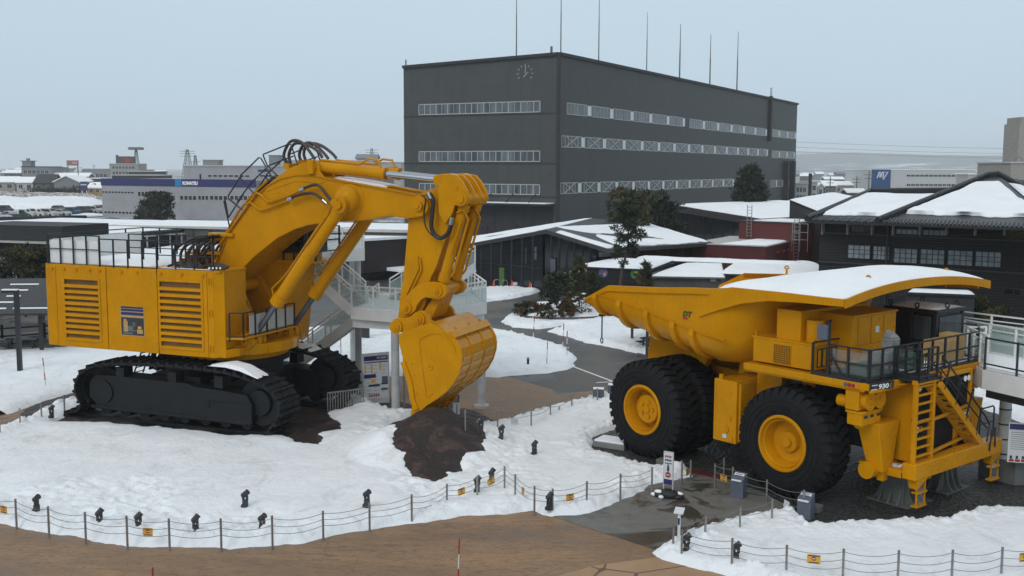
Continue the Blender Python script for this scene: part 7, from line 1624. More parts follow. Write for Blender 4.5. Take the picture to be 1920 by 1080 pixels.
# ================================================================ TREES AND PLANTS
def leaf_cloud(mb, centers, n, size, mat, rng, flat=1.0, aspect=.35, up=.3):
 """many small leaf faces scattered round clump centres (x,y,z,r)"""
 V = []; Fs = []
 for (cx, cy, cz, r) in centers:
  for _ in range(n):
   d = rng.normal(size=3); d /= np.linalg.norm(d)+1e-9; rr = r*(rng.random()**.45)
   p = np.array([cx, cy, cz])+d*rr*np.array([1, 1, flat])
   a = d+rng.normal(size=3)*.7; a[2] += up; a /= np.linalg.norm(a)+1e-9
   b = np.cross(a, rng.normal(size=3)); b /= np.linalg.norm(b)+1e-9
   L = size*rng.uniform(.6, 1.3); w = L*aspect
   k = len(V); V += [p-b*w*.5, p+b*w*.5, p+a*L+b*w*.3, p+a*L-b*w*.3]; Fs.append((k, k+1, k+2, k+3))
 mb.add(V, Fs, mat)
def tree(name, label, base, h, w, kind='pine', mats=('leaf_dark', 'leaf_mid'), seed=1, cat='tree', n=26, size=.32, clumps=60, trunk=.12, z0=.25, lean=0, group=None, snow=0, shape=None):
 rng = np.random.default_rng(seed); e = empty(name, tuple(float(v) for v in base), 0, label, cat, group)
 tr = MB(); pts = []
 for i in range(9):
  t = i/8; pts.append((lean*math.sin(t*2.2)*h*.1+rng.normal()*.03*h*.3, rng.normal()*.02*h*.3, t*h*.95))
 for i in range(8): tr.cyl(pts[i], pts[i+1], trunk*(1-i/9), 8, trunk*(1-(i+1)/9), caps=False)
 cs = []
 def axis(z):
  t = np.clip(z/(h*.95), 0, 1)*8; i = int(min(7, t)); f = t-i; return np.array(pts[i])*(1-f)+np.array(pts[i+1])*f
 for k in range(clumps):
  t = z0+(1-z0)*rng.random()**.9; a = rng.random()*2*math.pi
  if kind == 'cone': t = min(.985, round(t*11)/11+rng.normal()*.015)
  if kind == 'cone': R_ = w/2*(1-t)**.8*1.15+.05*w
  elif kind == 'pine': R_ = w/2*(math.sin(math.pi*min(1, (t-z0)/(1-z0)*.85+.18))**.7)*(.6+.4*((k*7) % 3)/2)
  elif kind == 'bush': R_ = w/2*math.sqrt(max(.05, 1-((t-.35)/.68)**2))
  else: R_ = w/2*math.sqrt(max(.03, 1-((t-(z0+1)/2)/((1-z0)/2*1.08))**2))
  if shape: R_ = w/2*shape(t)
  r = R_*(rng.random()**.5) if kind != 'cone' else R_*(.35+.65*rng.random()**.6)
  ax = axis(t*h); c = ax+np.array([math.cos(a)*r, math.sin(a)*r*1.0, rng.normal()*.02*h-(.12*r if kind == 'cone' else 0)])
  cs.append((c[0], c[1], max(.1, c[2]), w*(.10 if kind == 'pine' else .10)*rng.uniform(.7, 1.4)))
  if k % 2 == 0:
   s = axis(max(0, t*h-.1*r-.05*h)); tr.cyl(tuple(s), tuple(c), trunk*.28, 5, trunk*.1, caps=False)
 tr.build('trunk', M['bark'], e)
 cr = MB(); half = len(cs)//2
 leaf_cloud(cr, cs[:half], n, size, M[mats[0]], rng, .6, .3 if kind == 'pine' else .5); leaf_cloud(cr, cs[half:], n, size, M[mats[1]], rng, .6, .3 if kind == 'pine' else .5)
 cr.build('crown', None, e)
 if snow:
  sn = MB()
  for c in cs:
   if rng.random() < snow: sn.sphere((c[0], c[1], c[2]+c[3]*.5), c[3]*.7, 8, sc=(1, 1, .35))
  if sn.v: sn.each('snow_patch', M['snow_roof'], e)
 return e
def bare(name, label, base, h, w, seed=1, n=40, th=.03, cat='tree', group=None, mat='twig'):
 rng = np.random.default_rng(seed); e = empty(name, tuple(float(v) for v in base), 0, label, cat, group); m = MB()
 def br(p, d, L, r, k):
  q = p+d*L; m.cyl(tuple(p), tuple(q), r, 5, r*.6, caps=False)
  if k == 0: return
  for _ in range(3 if k > 1 else 4):
   nd = d+rng.normal(size=3)*.5; nd[2] = abs(nd[2])*.6+.35; nd /= np.linalg.norm(nd); br(q-d*L*rng.uniform(0, .3), nd, L*rng.uniform(.55, .8), r*.55, k-1)
 for _ in range(3): d = np.array([rng.normal()*.35, rng.normal()*.35, 1.]); d /= np.linalg.norm(d); br(np.zeros(3), d, h*.36, th*1.6, 3)
 m.build('branches', M[mat], e); return e
g = lambda px, D: (at(px, 400, D)[0], D, 0)
tree('pine_tree', 'tall open crowned pine with a bent trunk in front of the black board shed', g(1152, 86), 8.9, 3.1, 'pine', ('leaf_dark', 'leaf_mid'), 3, n=70, size=.28, clumps=58, trunk=.17, z0=.42, lean=1.3)
tree('pine_branch_tree', 'short pine just right of the tall pine, against the grey concrete shed', g(1213, 84), 3.9, 1.6, 'pine', ('leaf_dark', 'leaf_olive'), 5, n=40, size=.28, clumps=26, trunk=.1, z0=.35)
tree('evergreen_tree', 'olive brown bushy evergreen right behind the tall pine top', g(1178, 122), 9.0, 5.0, 'round', ('leaf_olive', 'leaf_mid'), 8, n=60, size=.45, clumps=70, trunk=.2, z0=.2)
tree('evergreen_tree', 'broad dark green evergreen in front of the hall, left of the far dark hall', g(1222, 132), 8.2, 7.6, 'round', ('leaf_dark', 'leaf_mid'), 9, n=60, size=.5, clumps=120, trunk=.25, z0=.12)
tree('conifer_tree', 'large layered dark conifer against the side of the grey hall', g(1405, 165), 11.6, 8.0, 'cone', ('leaf_dark', 'leaf_dark'), 11, n=60, size=.55, clumps=150, trunk=.3, z0=.12, shape=lambda t: (1-t)**.6*.95+.03 if t > .25 else .8)
tree('evergreen_tree', 'round dark evergreen in front of the blue banded office', g(297, 212), 6.2, 6.2, 'round', ('leaf_dark', 'leaf_mid'), 13, n=55, size=.5, clumps=90, trunk=.2, z0=.05)
tree('evergreen_bush', 'small dark bush at the foot of the round evergreen by the office', g(270, 208), 3.2, 4.0, 'bush', ('leaf_dark', 'leaf_mid'), 14, n=40, size=.45, clumps=40, trunk=.1, z0=.05)
bare('bare_tree', 'thin leafless tree beside the round evergreen by the office', g(277, 205), 6.0, 4, 3, th=.08)
tree('evergreen_tree', 'dark brownish bushy tree against the black wing left of the excavator', g(52, 84), 5.0, 5.4, 'round', ('leaf_dark', 'leaf_olive'), 15, n=70, size=.28, clumps=110, trunk=.16, z0=.05)
bare('bare_tree', 'leafless tangled tree beside the rear corner of the excavator house', g(72, 78), 4.6, 4, 7, th=.05); bare('bare_shrub', 'leafless shrub in front of the rear wall left of the excavator', g(40, 80), 3.6, 4, 8, th=.04)
bare('bare_tree', 'faint leafless tree in front of the hall door bay', g(966, 150), 5.2, 3, 21, th=.06); bare('bare_tree', 'small leafless tree by the hall corner', g(1028, 150), 4.8, 3, 22, th=.06); bare('bare_tree', 'leafless tree just right of the excavator arm', g(905, 140), 6.5, 3, 23, th=.07)
tree('pine_tree', 'dense dark young pine at the left of the planted island', g(1045, 82), 3.3, 2.7, 'bush', ('leaf_dark', 'leaf_mid'), 31, n=44, size=.26, clumps=48, trunk=.08, z0=.1, snow=.08)
tree('pine_tree', 'slim light green pine in front of the shop lettering', g(1088, 84), 4.4, 2.0, 'pine', ('leaf_mid', 'leaf_olive'), 32, n=60, size=.24, clumps=50, trunk=.07, z0=.3)
tree('shrub', 'brown leaved shrub in the middle of the planted island', g(1065, 79), 1.5, 1.4, 'bush', ('leaf_brown', 'leaf_olive'), 33, 'shrub', n=50, size=.16, clumps=34, trunk=.04, z0=.1)
tree('shrub', 'snow dusted dark shrub on the island just left of the truck tail', g(1092, 80), 1.9, 2.4, 'bush', ('leaf_dark', 'leaf_brown'), 34, 'shrub', n=26, size=.15, clumps=26, trunk=.04, z0=.1, snow=.5)
tree('hedge', 'low dark clipped hedge at the left end of the planted island', g(992, 80.5), 1.1, 2.6, 'bush', ('leaf_dark', 'leaf_brown'), 35, 'hedge', n=60, size=.12, clumps=60, trunk=.02, z0=.1)
tree('shrub', 'thin dark shrub at the front edge of the planted island', g(1028, 78.5), 1.2, 1.6, 'bush', ('leaf_dark', 'leaf_olive'), 36, 'shrub', n=36, size=.14, clumps=24, trunk=.03, z0=.1, snow=.2)
tree('pine_tree', 'dwarf pine behind the tail of the truck body', g(1110, 87), 2.8, 2.2, 'pine', ('leaf_dark', 'leaf_olive'), 37, n=50, size=.24, clumps=40, trunk=.07, z0=.3)
tree('hedge', 'long dark hedge in front of the far left houses', g(108, 402), 3.0, 5, 'bush', ('leaf_dark', 'leaf_dark'), 38, 'hedge', n=10, size=.8, clumps=20, trunk=.05, z0=.05)
h_ = MB(); rng = np.random.default_rng(4); leaf_cloud(h_, [(at(60+k*1.5, 350, 402)[0]-at(108, 350, 402)[0]+rng.normal(), rng.normal()-2, 1.6+rng.normal()*.5, 1.6) for k in range(64)], 26, .9, M['leaf_dark'], rng)
h_.build('crown', None, bpy.data.objects['hedge.001'])
tree('evergreen_tree', 'yellowish bushy tree at the right end of the long hedge', g(178, 405), 5.5, 8, 'round', ('leaf_olive', 'leaf_brown'), 39, n=30, size=.7, clumps=50, trunk=.15, z0=.05)
tree('shrub', 'yellow green shrub at the foot of the black wooden house', g(1840, 76), 2.2, 2.4, 'bush', ('leaf_olive', 'leaf_mid'), 41, 'shrub', n=40, size=.2, clumps=36, trunk=.04, z0=.1)
tree('shrub', 'dull green shrub against the black wooden house, far right', g(1885, 72), 2.0, 2.6, 'bush', ('leaf_olive', 'leaf_dark'), 42, 'shrub', n=40, size=.2, clumps=36, trunk=.04, z0=.1)
def island():
 pts = [(985, 600), (1010, 603), (1060, 604), (1110, 602), (1150, 597), (1175, 590), (1150, 577), (1080, 570), (1000, 574), (975, 588)]
 P_ = [gp(*p)[:2] for p in pts]; c = np.mean(P_, 0); e = empty('planter_island', (c[0], c[1], 0), 0, 'raised planted island with a low dark stone kerb left of the truck tail', 'planter')
 dense = rough_poly([tuple(p-c) for p in P_], .6, .02); m = MB(); n = len(dense)
 for i in range(n): a = dense[i]; b = dense[(i+1) % n]; m.bar((a[0], a[1], .16), (b[0], b[1], .16), .28, .34)
 m.build('kerb', M['conc_dark'], e)
 m = MB(); m.slab([(p[0]*.97, p[1]*.97) for p in dense], .0, .3); m.build('soil_bed', M['soil'], e)
 pl = [(p[0]*.99+c[0], p[1]*.99+c[1]) for p in dense]; A_ = np.array(pl)
 def fn(X, Y):
  s = sdf(pl, X, Y); z = .3+.18*(1-np.exp(-np.maximum(s, 0)/.5))+.15*fbm(X, Y, .5, 4, 90)*sstep(0, 1, s); return np.where(s > -.2, z, .1), s > -.1
 o = heightfield('snow_cover', fn, A_[:, 0].min()-.5, A_[:, 0].max()+.5, A_[:, 1].min()-.5, A_[:, 1].max()+.5, .15, M['snow_roof']); o.parent = e; o.location = (-c[0], -c[1], 0)
island()
# ================================================================ WALKWAYS
def rail_glass(par, pts, h, step=1.25, low=.28, hi=.72):
 """white railing with glass infill along pts"""
 m = MB(); gm = MB()
 for i in range(len(pts)-1):
  a = Vector(pts[i]); b = Vector(pts[i+1]); n = max(1, round((b-a).length/step)); U = Vector((0, 0, 1))
  m.bar(a+U*h, b+U*h, .07, .05); m.bar(a+U*h*.82, b+U*h*.82, .04); m.bar(a+U*.1, b+U*.1, .05)
  for k in range(1 if i else 0, n+1): p = a+(b-a)*k/n; m.bar(p-U*.25, p+U*(h+.03), .075, up=(1, 0, 0))
  d = (b-a).normalized().cross(U)*.008
  gm.hexa([a+U*.12-d, b+U*.12-d, b+U*.12+d, a+U*.12+d], [a+U*h*.72-d, b+U*h*.72-d, b+U*h*.72+d, a+U*h*.72+d])
 r = m.build('railing', M['white_paint'], par); gm.build('glass_panel', M['glass_clear'], r); return r
def walkway():
 A = at(659, 572, 49.5); Bp = at(742, 590, 48.4); Cp = at(800, 590, 48.2); Dp = at(911, 563, 51.5); E_ = at(878, 540, 58); G_ = at(690, 550, 55.5); zf = 4.72
 root = empty('stair_walkway', (A[0], A[1], 0), 0, 'white steel viewing stair and landing with glass railings behind the excavator arm', 'walkway'); O_ = Vector((A[0], A[1], 0)); V_ = lambda p, z=zf: Vector((p[0], p[1], z))-O_
 poly = [V_(A), V_(Bp), V_(Cp), V_(Dp), V_(E_), V_(G_)]; m = MB(); m.slab([(p.x, p.y) for p in poly], zf-.12, zf)
 for i in range(6): a, b = poly[i], poly[(i+1) % 6]; m.bar(a-Vector((0, 0, .2)), b-Vector((0, 0, .2)), .1, .5)
 m.bar(poly[0]+Vector((.1, .4, -.62)), poly[2]+Vector((0, .4, -.62)), .5, .5); m.bar(poly[2]+Vector((0, .4, -.62)), poly[3]+Vector((-.2, .4, -.62)), .3, .4)
 m.build('landing', M['white_paint'], root); rail_glass(root, [V_(A)+Vector((0, .05, 0)), V_(Bp), V_(Cp), V_(Dp), V_(E_)], 1.12)
 for (px_, py_) in ((742, 772), (903, 764)):
  p = gp(px_, py_); m = MB(); q = Vector((p[0], p[1], 0))-O_; m.cyl(q, q+Vector((0, 0, zf-.6)), .19, 24); m.cyl(q, q+Vector((0, 0, .14)), .36, 28); m.build('column', M['gray_light'], root)
 p = Vector(tuple(gp(758, 770)))-O_; m = MB(); m.cyl(p, p+Vector((0, 0, zf)), .05, 10); m.build('drain_pipe', M['steel_post'], root)
 p = Vector(tuple(gp(684, 641)))-O_; m = MB(); m.box(p.x-.3, p.x+.3, p.y-.2, p.y+.2, 0, 4); m.build('column', M['dark_steel'], root)
 zu = 7.2; U1 = at(560, 470, 51.5); U2 = at(682, 470, 53.5); U3 = at(676, 460, 60); U4 = at(560, 460, 58)
 poly = [V_(U1, zu), V_(U2, zu), V_(U3, zu), V_(U4, zu)]; m = MB(); m.slab([(p.x, p.y) for p in poly], zu-.12, zu)
 for i in range(4): a, b = poly[i], poly[(i+1) % 4]; m.bar(a-Vector((0, 0, .22)), b-Vector((0, 0, .22)), .1, .62)
 m.build('upper_deck', M['white_paint'], root); rail_glass(root, [poly[0], poly[1], poly[2]], 1.15)
 for q in (V_(U2, 0)+Vector((-.4, .5, 0)), V_(U3, 0)+Vector((-.4, -.6, 0))): m = MB(); m.cyl(q, q+Vector((0, 0, zu-.3)), .17, 20); m.build('column', M['gray_light'], root)
 def flight(P0, P1, wv, n, name='stair_flight'):
  m = MB(); 
  for o in (Vector((0, 0, 0)), wv):
   m.bar(P0+o-Vector((0, 0, .12)), P1+o-Vector((0, 0, .12)), .08, .42, up=(0, 0, 1))
  for k in range(n):
   p = P0+(P1-P0)*(k+.5)/n; d = (P1-P0)/n; d.z = 0; m.hexa([p-d*.45, p+d*.5, p+d*.5+wv, p-d*.45+wv], [p-d*.45+Vector((0, 0, .05)), p+d*.5+Vector((0, 0, .05)), p+d*.5+wv+Vector((0, 0, .05)), p-d*.45+wv+Vector((0, 0, .05))], M['conc_dark'])
  f = m.build(name, M['white_paint'], root)
  for o in (Vector((0, 0, 0)), wv):
   r = MB(); gm = MB(); Z = Vector((0, 0, 1)); a = P0+o; b = P1+o; r.bar(a+Z*1.05, b+Z*1.05, .06); r.bar(a+Z*.85, b+Z*.85, .04); r.bar(a+Z*.15, b+Z*.15, .05)
   for k in range(6): p = a+(b-a)*k/5; r.bar(p-Z*.3, p+Z*1.05, .07, up=(1, 0, 0))
   rr = r.build('handrail', M['white_paint'], f); d = Vector((0, .008, 0)); gm.hexa([a+Z*.15-d, b+Z*.15-d, b+Z*.15+d, a+Z*.15+d], [a+Z*.8-d, b+Z*.8-d, b+Z*.8+d, a+Z*.8+d]); gm.build('glass_panel', M['glass_clear'], rr)
 a = V_(A)+Vector((0, .05, 0)); t_ = V_(at(545, 480, 50.5), zu); flight(a, t_, Vector((.35, 2.3, 0)), 14)
 a = V_(at(690, 590, 52), zf-.3); t_ = V_(at(520, 680, 54), .7); flight(a, t_, Vector((.3, 2.0, 0)), 18)
 c = V_(G_)+Vector((1.4, -2.2, 0)); flight(c, c+Vector((2.6, 3.4, 1.5)), Vector((1.6, -1.0, 0)), 8)
 m = MB(); q = V_(at(701, 547, 50.5), zf+.95); m.tube([(q.x+.13*math.cos(t), q.y-.4, q.z-.35+.13*math.sin(t)) for t in [i*math.pi/6 for i in range(12)]], .03, 6, close=True); m.build('ring_fitting', M['black_metal'], root)
 m = MB(); q = V_(at(633, 492, 56), zu-.8); m.cyl(q, q+Vector((0, -.05, 0)), .28, 20); m.build('round_sign', M['red'], root)
walkway()
def walkway2():
 P1 = gp(1846, 692, 4.4); P2 = gp(2080, 742, 4.4); P4 = at(1836, 640, 41.5); dirv = (P2-P1); lat = np.array([.5, 5.2, 0])
 root = empty('access_bridge', (P1[0], P1[1], 0), 0, 'white access bridge reaching the truck deck from the right photo edge', 'walkway'); O_ = Vector((P1[0], P1[1], 0))
 z = 4.4; a = Vector((0, 0, z)); b = Vector((dirv[0], dirv[1], z)); c = b+Vector((.5, 5.2, 0)); d = a+Vector((.5, 5.2, 0))
 m = MB(); m.slab([(p.x, p.y) for p in (a, b, c, d)], z-.1, z-.02)
 for p, q in ((a, b), (d, c), (a, d)): m.bar(p-Vector((0, 0, .36)), q-Vector((0, 0, .36)), .12, .68)
 m.bar(a+Vector((.3, .3, -.9)), b+Vector((.3, .3, -.9)), .2, .3, M['dark_steel']); m.build('deck', M['white_paint'], root)
 m = MB(); m.slab([(p.x*.98+.1, p.y*.96+.1) for p in (a, b, c, d)], z-.02, z+.06); m.build('snow_cover', M['snow_roof'], root)
 m = MB(); gm = MB(); Z = Vector((0, 0, 1))
 for k in range(4): p = a+(b-a)*(k*.28); m.bar(p-Z*.5, p+Z*1.15, .06, up=(1, 0, 0))
 m.bar(a+Z*1.1, b+Z*1.1, .06); m.bar(a+Z*.2, b+Z*.2, .05); r = m.build('railing', M['dark_steel'], root)
 rail_glass(root, [d, c], 1.15); rail_glass(root, [a+Vector((.15, .2, 0)), a+Vector((.3, 2.2, 0)), a+Vector((1.0, 2.3, 0))], 1.15, .8); rail_glass(root, [d+Vector((-1.2, 1.3, .3)), c+Vector((0, 1.4, .3))], 1.15)
 p = gp(1897, 868, .85); q = Vector((p[0], p[1]+.7, 0))-O_; m = MB(); m.cyl(q, q+Z*(z-.5), .21, 24); 
 for zz in (1.0, 1.55, 2.1, 2.65): m.cyl(q+Z*zz, q+Z*(zz+.05), .22, 24, mat=M['black_metal'])
 m.build('column', M['gray_light'], root)
 f0 = gp(1902, 911); e2 = empty('concrete_footing', (f0[0], f0[1], 0), rad(-8), 'big grey concrete footing block under the bridge column at the right photo edge', 'footing')
 m = MB(); m.slab([(-.95, 1.1), (0, 0), (2.6, .6), (1.8, 2.6)], -.05, .84); m.build('block', M['gray_stand'], e2)
 q0 = gp(1888, 865, .9); D = q0[1]-.35; a = at(1888, 866, D); e = empty('notice_board', (a[0], D, 0), rad(-14), 'white notice board with navy header and red bottom row on the bridge column', 'sign'); k = D/2000
 zb, zt = a[2], at(1888, 792, D)[2]; w = 62*k*1.15; sk = .0; m = MB(); m.box(0, w, 0, .05, zb, zt, M['white_sign']); h = zt-zb; m.box(.03, w-.03, -.006, 0, zt-h*.17, zt-h*.03, M['navy'])
 for i in range(9): m.box(.08, w*(.5+.4*((i*5) % 3)/2), -.005, 0, zt-h*(.25+i*.052), zt-h*(.24+i*.052), M['gray_stand'])
 for i in range(6): m.box(.06+i*w*.15, .06+i*w*.15+w*.12, -.006, 0, zb+.03, zb+h*.08, M['red']); m.box(.08+i*w*.15, .08+i*w*.15+w*.06, -.006, 0, zb+h*.09, zb+h*.17, M['dark_steel'])
 m.build('board', None, e)
walkway2()
# ================================================================ SHELTERS, TABLES
def picnic(px_, py_, rz, label, s=1.0, z=.03):
 p = gp(px_, py_); e = empty('picnic_table', (p[0], p[1], z), rz, label, 'picnic table'); W_ = M['dark_steel']
 m = MB(); m.box(-.9, .9, -.4, .4, .68, .75); m.build('table_top', W_, e)
 for y in (-.75, .75): m = MB(); m.box(-.9, .9, y-.15, y+.15, .40, .45); m.build('bench', W_, e)
 for x in (-.7, .7): m = MB(); m.bar((x, -.75, .38), (x, .75, .38), .07); m.bar((x, -.3, 0), (x, -.3, .7), .09, up=(1, 0, 0)); m.bar((x, .3, 0), (x, .3, .7), .09, up=(1, 0, 0)); m.build('leg', W_, e)
def shelters():
 a = gp(-40, 662); e = empty('gazebo', (a[0], a[1], 0), rad(6), 'dark open shelter with snow streaked shingle roof at the left photo edge', 'shelter'); W_ = M['dark_wall']
 z = 2.5; m = MB(); x1 = 5.1; m.box(-3, x1, -1, 7, .0, .06); m.build('floor', M['conc_dark'], e)
 m = MB(); m.hexa([(-3, -1.6, z), (x1+.6, -1.6, z), (x1-1.2, 3.4, z+1.6), (-3, 3.4, z+1.6)], [(-3, -1.6, z+.12), (x1+.6, -1.6, z+.12), (x1-1.2, 3.4, z+1.72), (-3, 3.4, z+1.72)]); m.hexa([(x1+.6, -1.6, z), (x1+.6, 8, z), (x1-1.2, 3.6, z+1.6), (x1-1.2, 3.4, z+1.6)], [(x1+.6, -1.6, z+.12), (x1+.6, 8, z+.12), (x1-1.2, 3.6, z+1.72), (x1-1.2, 3.4, z+1.72)]); rf = m.build('roof', M['roof_tile'], e)
 m = MB()
 for k in range(9):
  t = .12+(k//2)*.17; y = -1.6+5*t; zz = z+.125+1.6*t; x0 = -1+random.uniform(0, 3.5); xe = x0+random.uniform(.8, 2.6)
  m.hexa([(x0, y, zz), (xe, y, zz), (xe, y+.12, zz+.05), (x0, y+.12, zz+.05)], [(x0, y, zz+.03), (xe, y, zz+.03), (xe, y+.12, zz+.07), (x0, y+.12, zz+.07)])
 m.build('snow_streak', M['snow_roof'], rf)
 for (x, y) in ((-2, 0), (3.9, -.6), (x1-.3, 5.5), (-2, 6)): m = MB(); m.box(x-.1, x+.1, y-.1, y+.1, 0, z+.2); m.build('post', W_, e)
 picnic(-3, 660, .1, 'dark picnic table at the left photo edge under the gazebo'); picnic(42, 658, .15, 'dark picnic table under the gazebo, nearer the lamp post')
 p = gp(66, 655); e = empty('covered_heap', (p[0], p[1], 0), 0, 'dark sheeted heap beside the picnic table under the gazebo', 'heap'); m = MB(); m.sphere((0, 0, .3), .8, 12, sc=(1.1, .8, .7)); m.sphere((.8, -.1, .2), .5, 12, sc=(1, .8, .8)); m.build('sheet', M['conc_dark'], e)
 p = gp(78, 640); e = empty('timber_fence', (p[0], p[1], 0), .5, 'short dark timber fence between gazebo and excavator', 'fence'); m = MB()
 for z_ in (.5, 1.0): m.bar((-2.5, 0, z_), (3, 0, z_), .1)
 m.build('rail', W_, e)
 for x in (-2.3, .2, 2.7): m = MB(); m.box(x-.08, x+.08, -.08, .08, 0, 1.25); m.build('post', W_, e)
 p = gp(38, 703); e = empty('street_lamp', (p[0], p[1], 0), 0, 'dark square street lamp post with short arm, left of the excavator', 'street lamp'); zt = at(38, 545, p[1])[2]
 m = MB(); m.box(-.11, .11, -.11, .11, 0, zt); m.build('post', M['black_metal'], e); m = MB(); m.box(-.75, .1, -.14, .14, zt-.12, zt+.03); m.build('lamp_head', M['black_metal'], e); m = MB(); m.box(-.75, .1, -.14, .14, zt+.03, zt+.08); m.build('snow_patch', M['snow_roof'], e)
 a = gp(1213, 668); e = empty('picnic_shelter', (a[0], a[1], 0), rad(-8), 'open picnic shelter on dark posts, mostly hidden behind the truck body', 'shelter')
 m = MB(); m.box(-.6, 5.5, -.4, 6.5, 0, .05); m.build('floor', M['conc_dark'], e)
 b = gp(1185, 640)
 c_, s_ = math.cos(rad(8)), math.sin(rad(8)); dx, dy = b[0]-a[0], b[1]-a[1]; bx, by = c_*dx-s_*dy, s_*dx+c_*dy
 for (x, y) in ((0, 0), (bx, by), (5.2, .2), (4.8, 6)): m = MB(); m.box(x-.09, x+.09, y-.09, y+.09, 0, 2.0); m.build('post', M['bark'], e)
 m = MB(); m.box(-1.2, 5.7, -.6, 6.8, 2.0, 2.14); m.build('roof', M['dark_wall'], e)
 picnic(1228, 655, .5, 'dark picnic table with snow free top under the middle shelter'); picnic(1262, 648, .4, 'dark picnic table under the middle shelter, nearer the truck body')
shelters()
# ================================================================ ROPE FENCES, LAMPS, SIGNS
POSTW = {}
def fence(label, bases, tops, ropes=3, ext=.2, fn=None, seed=0, end_open=False):
 ps = []
 for (bx, by), ty in zip(bases, tops):
  zg = 0.0
  for _ in range(6): p = gp(bx, by, zg); zg = float(terr(p[0], p[1]))+ext
  ztop = max(zg+.62, min(1.15+zg, float(at(bx, ty, p[1])[2]))); ps.append((p[0], p[1], zg, ztop))
 o = ps[0]; e = empty('rope_fence', (o[0], o[1], o[2]-ext), 0, label, 'fence', 'low rope fences around the machines')
 P_ = [(p[0]-o[0], p[1]-o[1], p[2]-o[2]+ext, p[3]-o[2]+ext) for p in ps]
 for p in P_:
  m = MB(); m.cyl((p[0], p[1], p[2]-ext-.05), (p[0], p[1], p[3]), .035, 12, mat=M['steel_post']); m.cyl((p[0], p[1], p[3]), (p[0], p[1], p[3]+.012), .038, 12, mat=M['steel_post'])
  for k in range(ropes): z = p[2]+(p[3]-p[2])*(.92-.27*k); m.cyl((p[0], p[1]-.05, z), (p[0], p[1]+.05, z), .018, 6, mat=M['steel_post'])
  m.build('post', None, e)
 rng = random.Random(seed)
 for i in range(len(P_)-1):
  a, b = P_[i], P_[i+1]; L = math.hypot(a[0]-b[0], a[1]-b[1]); sag = (.12 if L > 1.0 else .07)*rng.uniform(.85, 1.3)*min(1.5, L/2)
  m = MB()
  for k in range(ropes):
   za = a[2]+(a[3]-a[2])*(.92-.27*k); zb = b[2]+(b[3]-b[2])*(.92-.27*k)
   m.tube([(a[0]*(1-t)+b[0]*t, a[1]*(1-t)+b[1]*t, za*(1-t)+zb*t-sag*4*t*(1-t)) for t in [j/12 for j in range(13)]], .009, 5)
  m.build('rope_span', M['rope'], e)
 return ps
f1b = [(-48, 965), (31, 980), (92, 996), (161, 1008), (239, 1018), (318, 1021), (415, 1022), (511, 1018), (606, 1001), (693, 985), (772, 969), (838, 942), (895, 928), (946, 915), (966, 928), (1002, 954), (1036, 953), (1100, 942), (1163, 928), (1222, 918)]
f1t = [922, 936, 950, 961, 968, 973, 973, 968, 959, 944, 928, 911, 893, 875, 890, 912, 917, 903, 889, 877]
F1 = fence('long rope fence of steel posts curving along the front of the snow mound', f1b, f1t, seed=1)
F2 = fence('rope fence running between the wet concrete and the truck front wheel', [(1278, 908), (1295, 898)], [864, 863], ext=.03, seed=2)
F2b = fence('rope fence in front of the truck with two grey pedestals behind it', [(1357, 898), (1340, 913), (1373, 925), (1437, 945), (1506, 971)], [859, 870, 876, 900, 919], ext=.03, seed=3)
F3a = fence('rope fence between the wet concrete and the lower right snow', [(1262, 1029), (1322, 1012), (1387, 994), (1447, 979)], [982, 967, 951, 936], 2, ext=.15, seed=4)
F3b = fence('rope fence crossing the snow in the lower right corner', [(1278, 1040), (1372, 1061), (1474, 1073), (1580, 1085), (1683, 1090), (1784, 1088), (1877, 1080), (1975, 1068)], [994, 1010, 1023, 1030, 1033, 1032, 1027, 1020], ext=.18, seed=5)
F4 = fence('rope fence on the far left along the brown path', [(-45, 826), (0, 813), (38, 796), (78, 782), (121, 769)], [792, 782, 766, 755, 741], 2, ext=.2, seed=6)
F5 = fence('rope fence behind the soil heap along the brown paving', [(847, 792), (872, 795), (933, 803), (996, 799), (1032, 779), (1072, 762), (1120, 752)], [772, 774, 770, 767, 757, 747, 742], 2, ext=.2, seed=7)
F6 = fence('rope fence behind the far excavator track by the information board', [(600, 735), (650, 742), (672, 748)], [705, 712, 716], 2, ext=.1, seed=8)
def plate(px_, py_, run, i, label, t=.5, mat='label_yellow', w=.30, h=.24, mark=True, name='warning_plate', tilt=0, group=None, dz=-.02):
 a = run[i]; b = run[i+1]; p = np.array(a)*(1-t)+np.array(b)*t; rz = math.atan2(b[1]-a[1], b[0]-a[0])
 if math.cos(rz) < 0: rz += math.pi
 z = float(at(px_, py_, p[1])[2]); z = min(max(z, p[2]+.18), p[3]-.1)
 e = empty(name, (p[0], p[1]-.02, z), rz, label, 'sign', group); e.rotation_euler = (0, tilt, rz)
 m = MB(); m.box(-w/2, w/2, -.012, 0, -h/2, h/2, M[mat])
 if mark:
  m.cyl((0, -.016, .02), (0, -.012, .02), h*.24, 16, mat=M['red']); m.box(-h*.16, h*.16, -.018, -.016, .008, .032, M['white_sign']); m.box(-w*.38, w*.38, -.014, -.012, -h*.42, -h*.3, M['dark_steel']); m.box(-w*.42, w*.42, -.014, -.012, h*.33, h*.44, M['dark_steel'])
 m.build('plate', None, e)
plate(5, 955, F1, 0, 'yellow warning plate on the rope fence, cut by the left photo edge', .72); plate(278, 997, F1, 4, 'yellow warning plate on the rope just right of the lamp pair, lower left', .5)
plate(865, 921, F1, 11, 'yellow warning plate on the rope directly below the soil heap', .47, tilt=-.1); plate(922, 902, F1, 12, 'tilted yellow warning plate below a lamp, just left of the fence corner', .5, tilt=-.25)
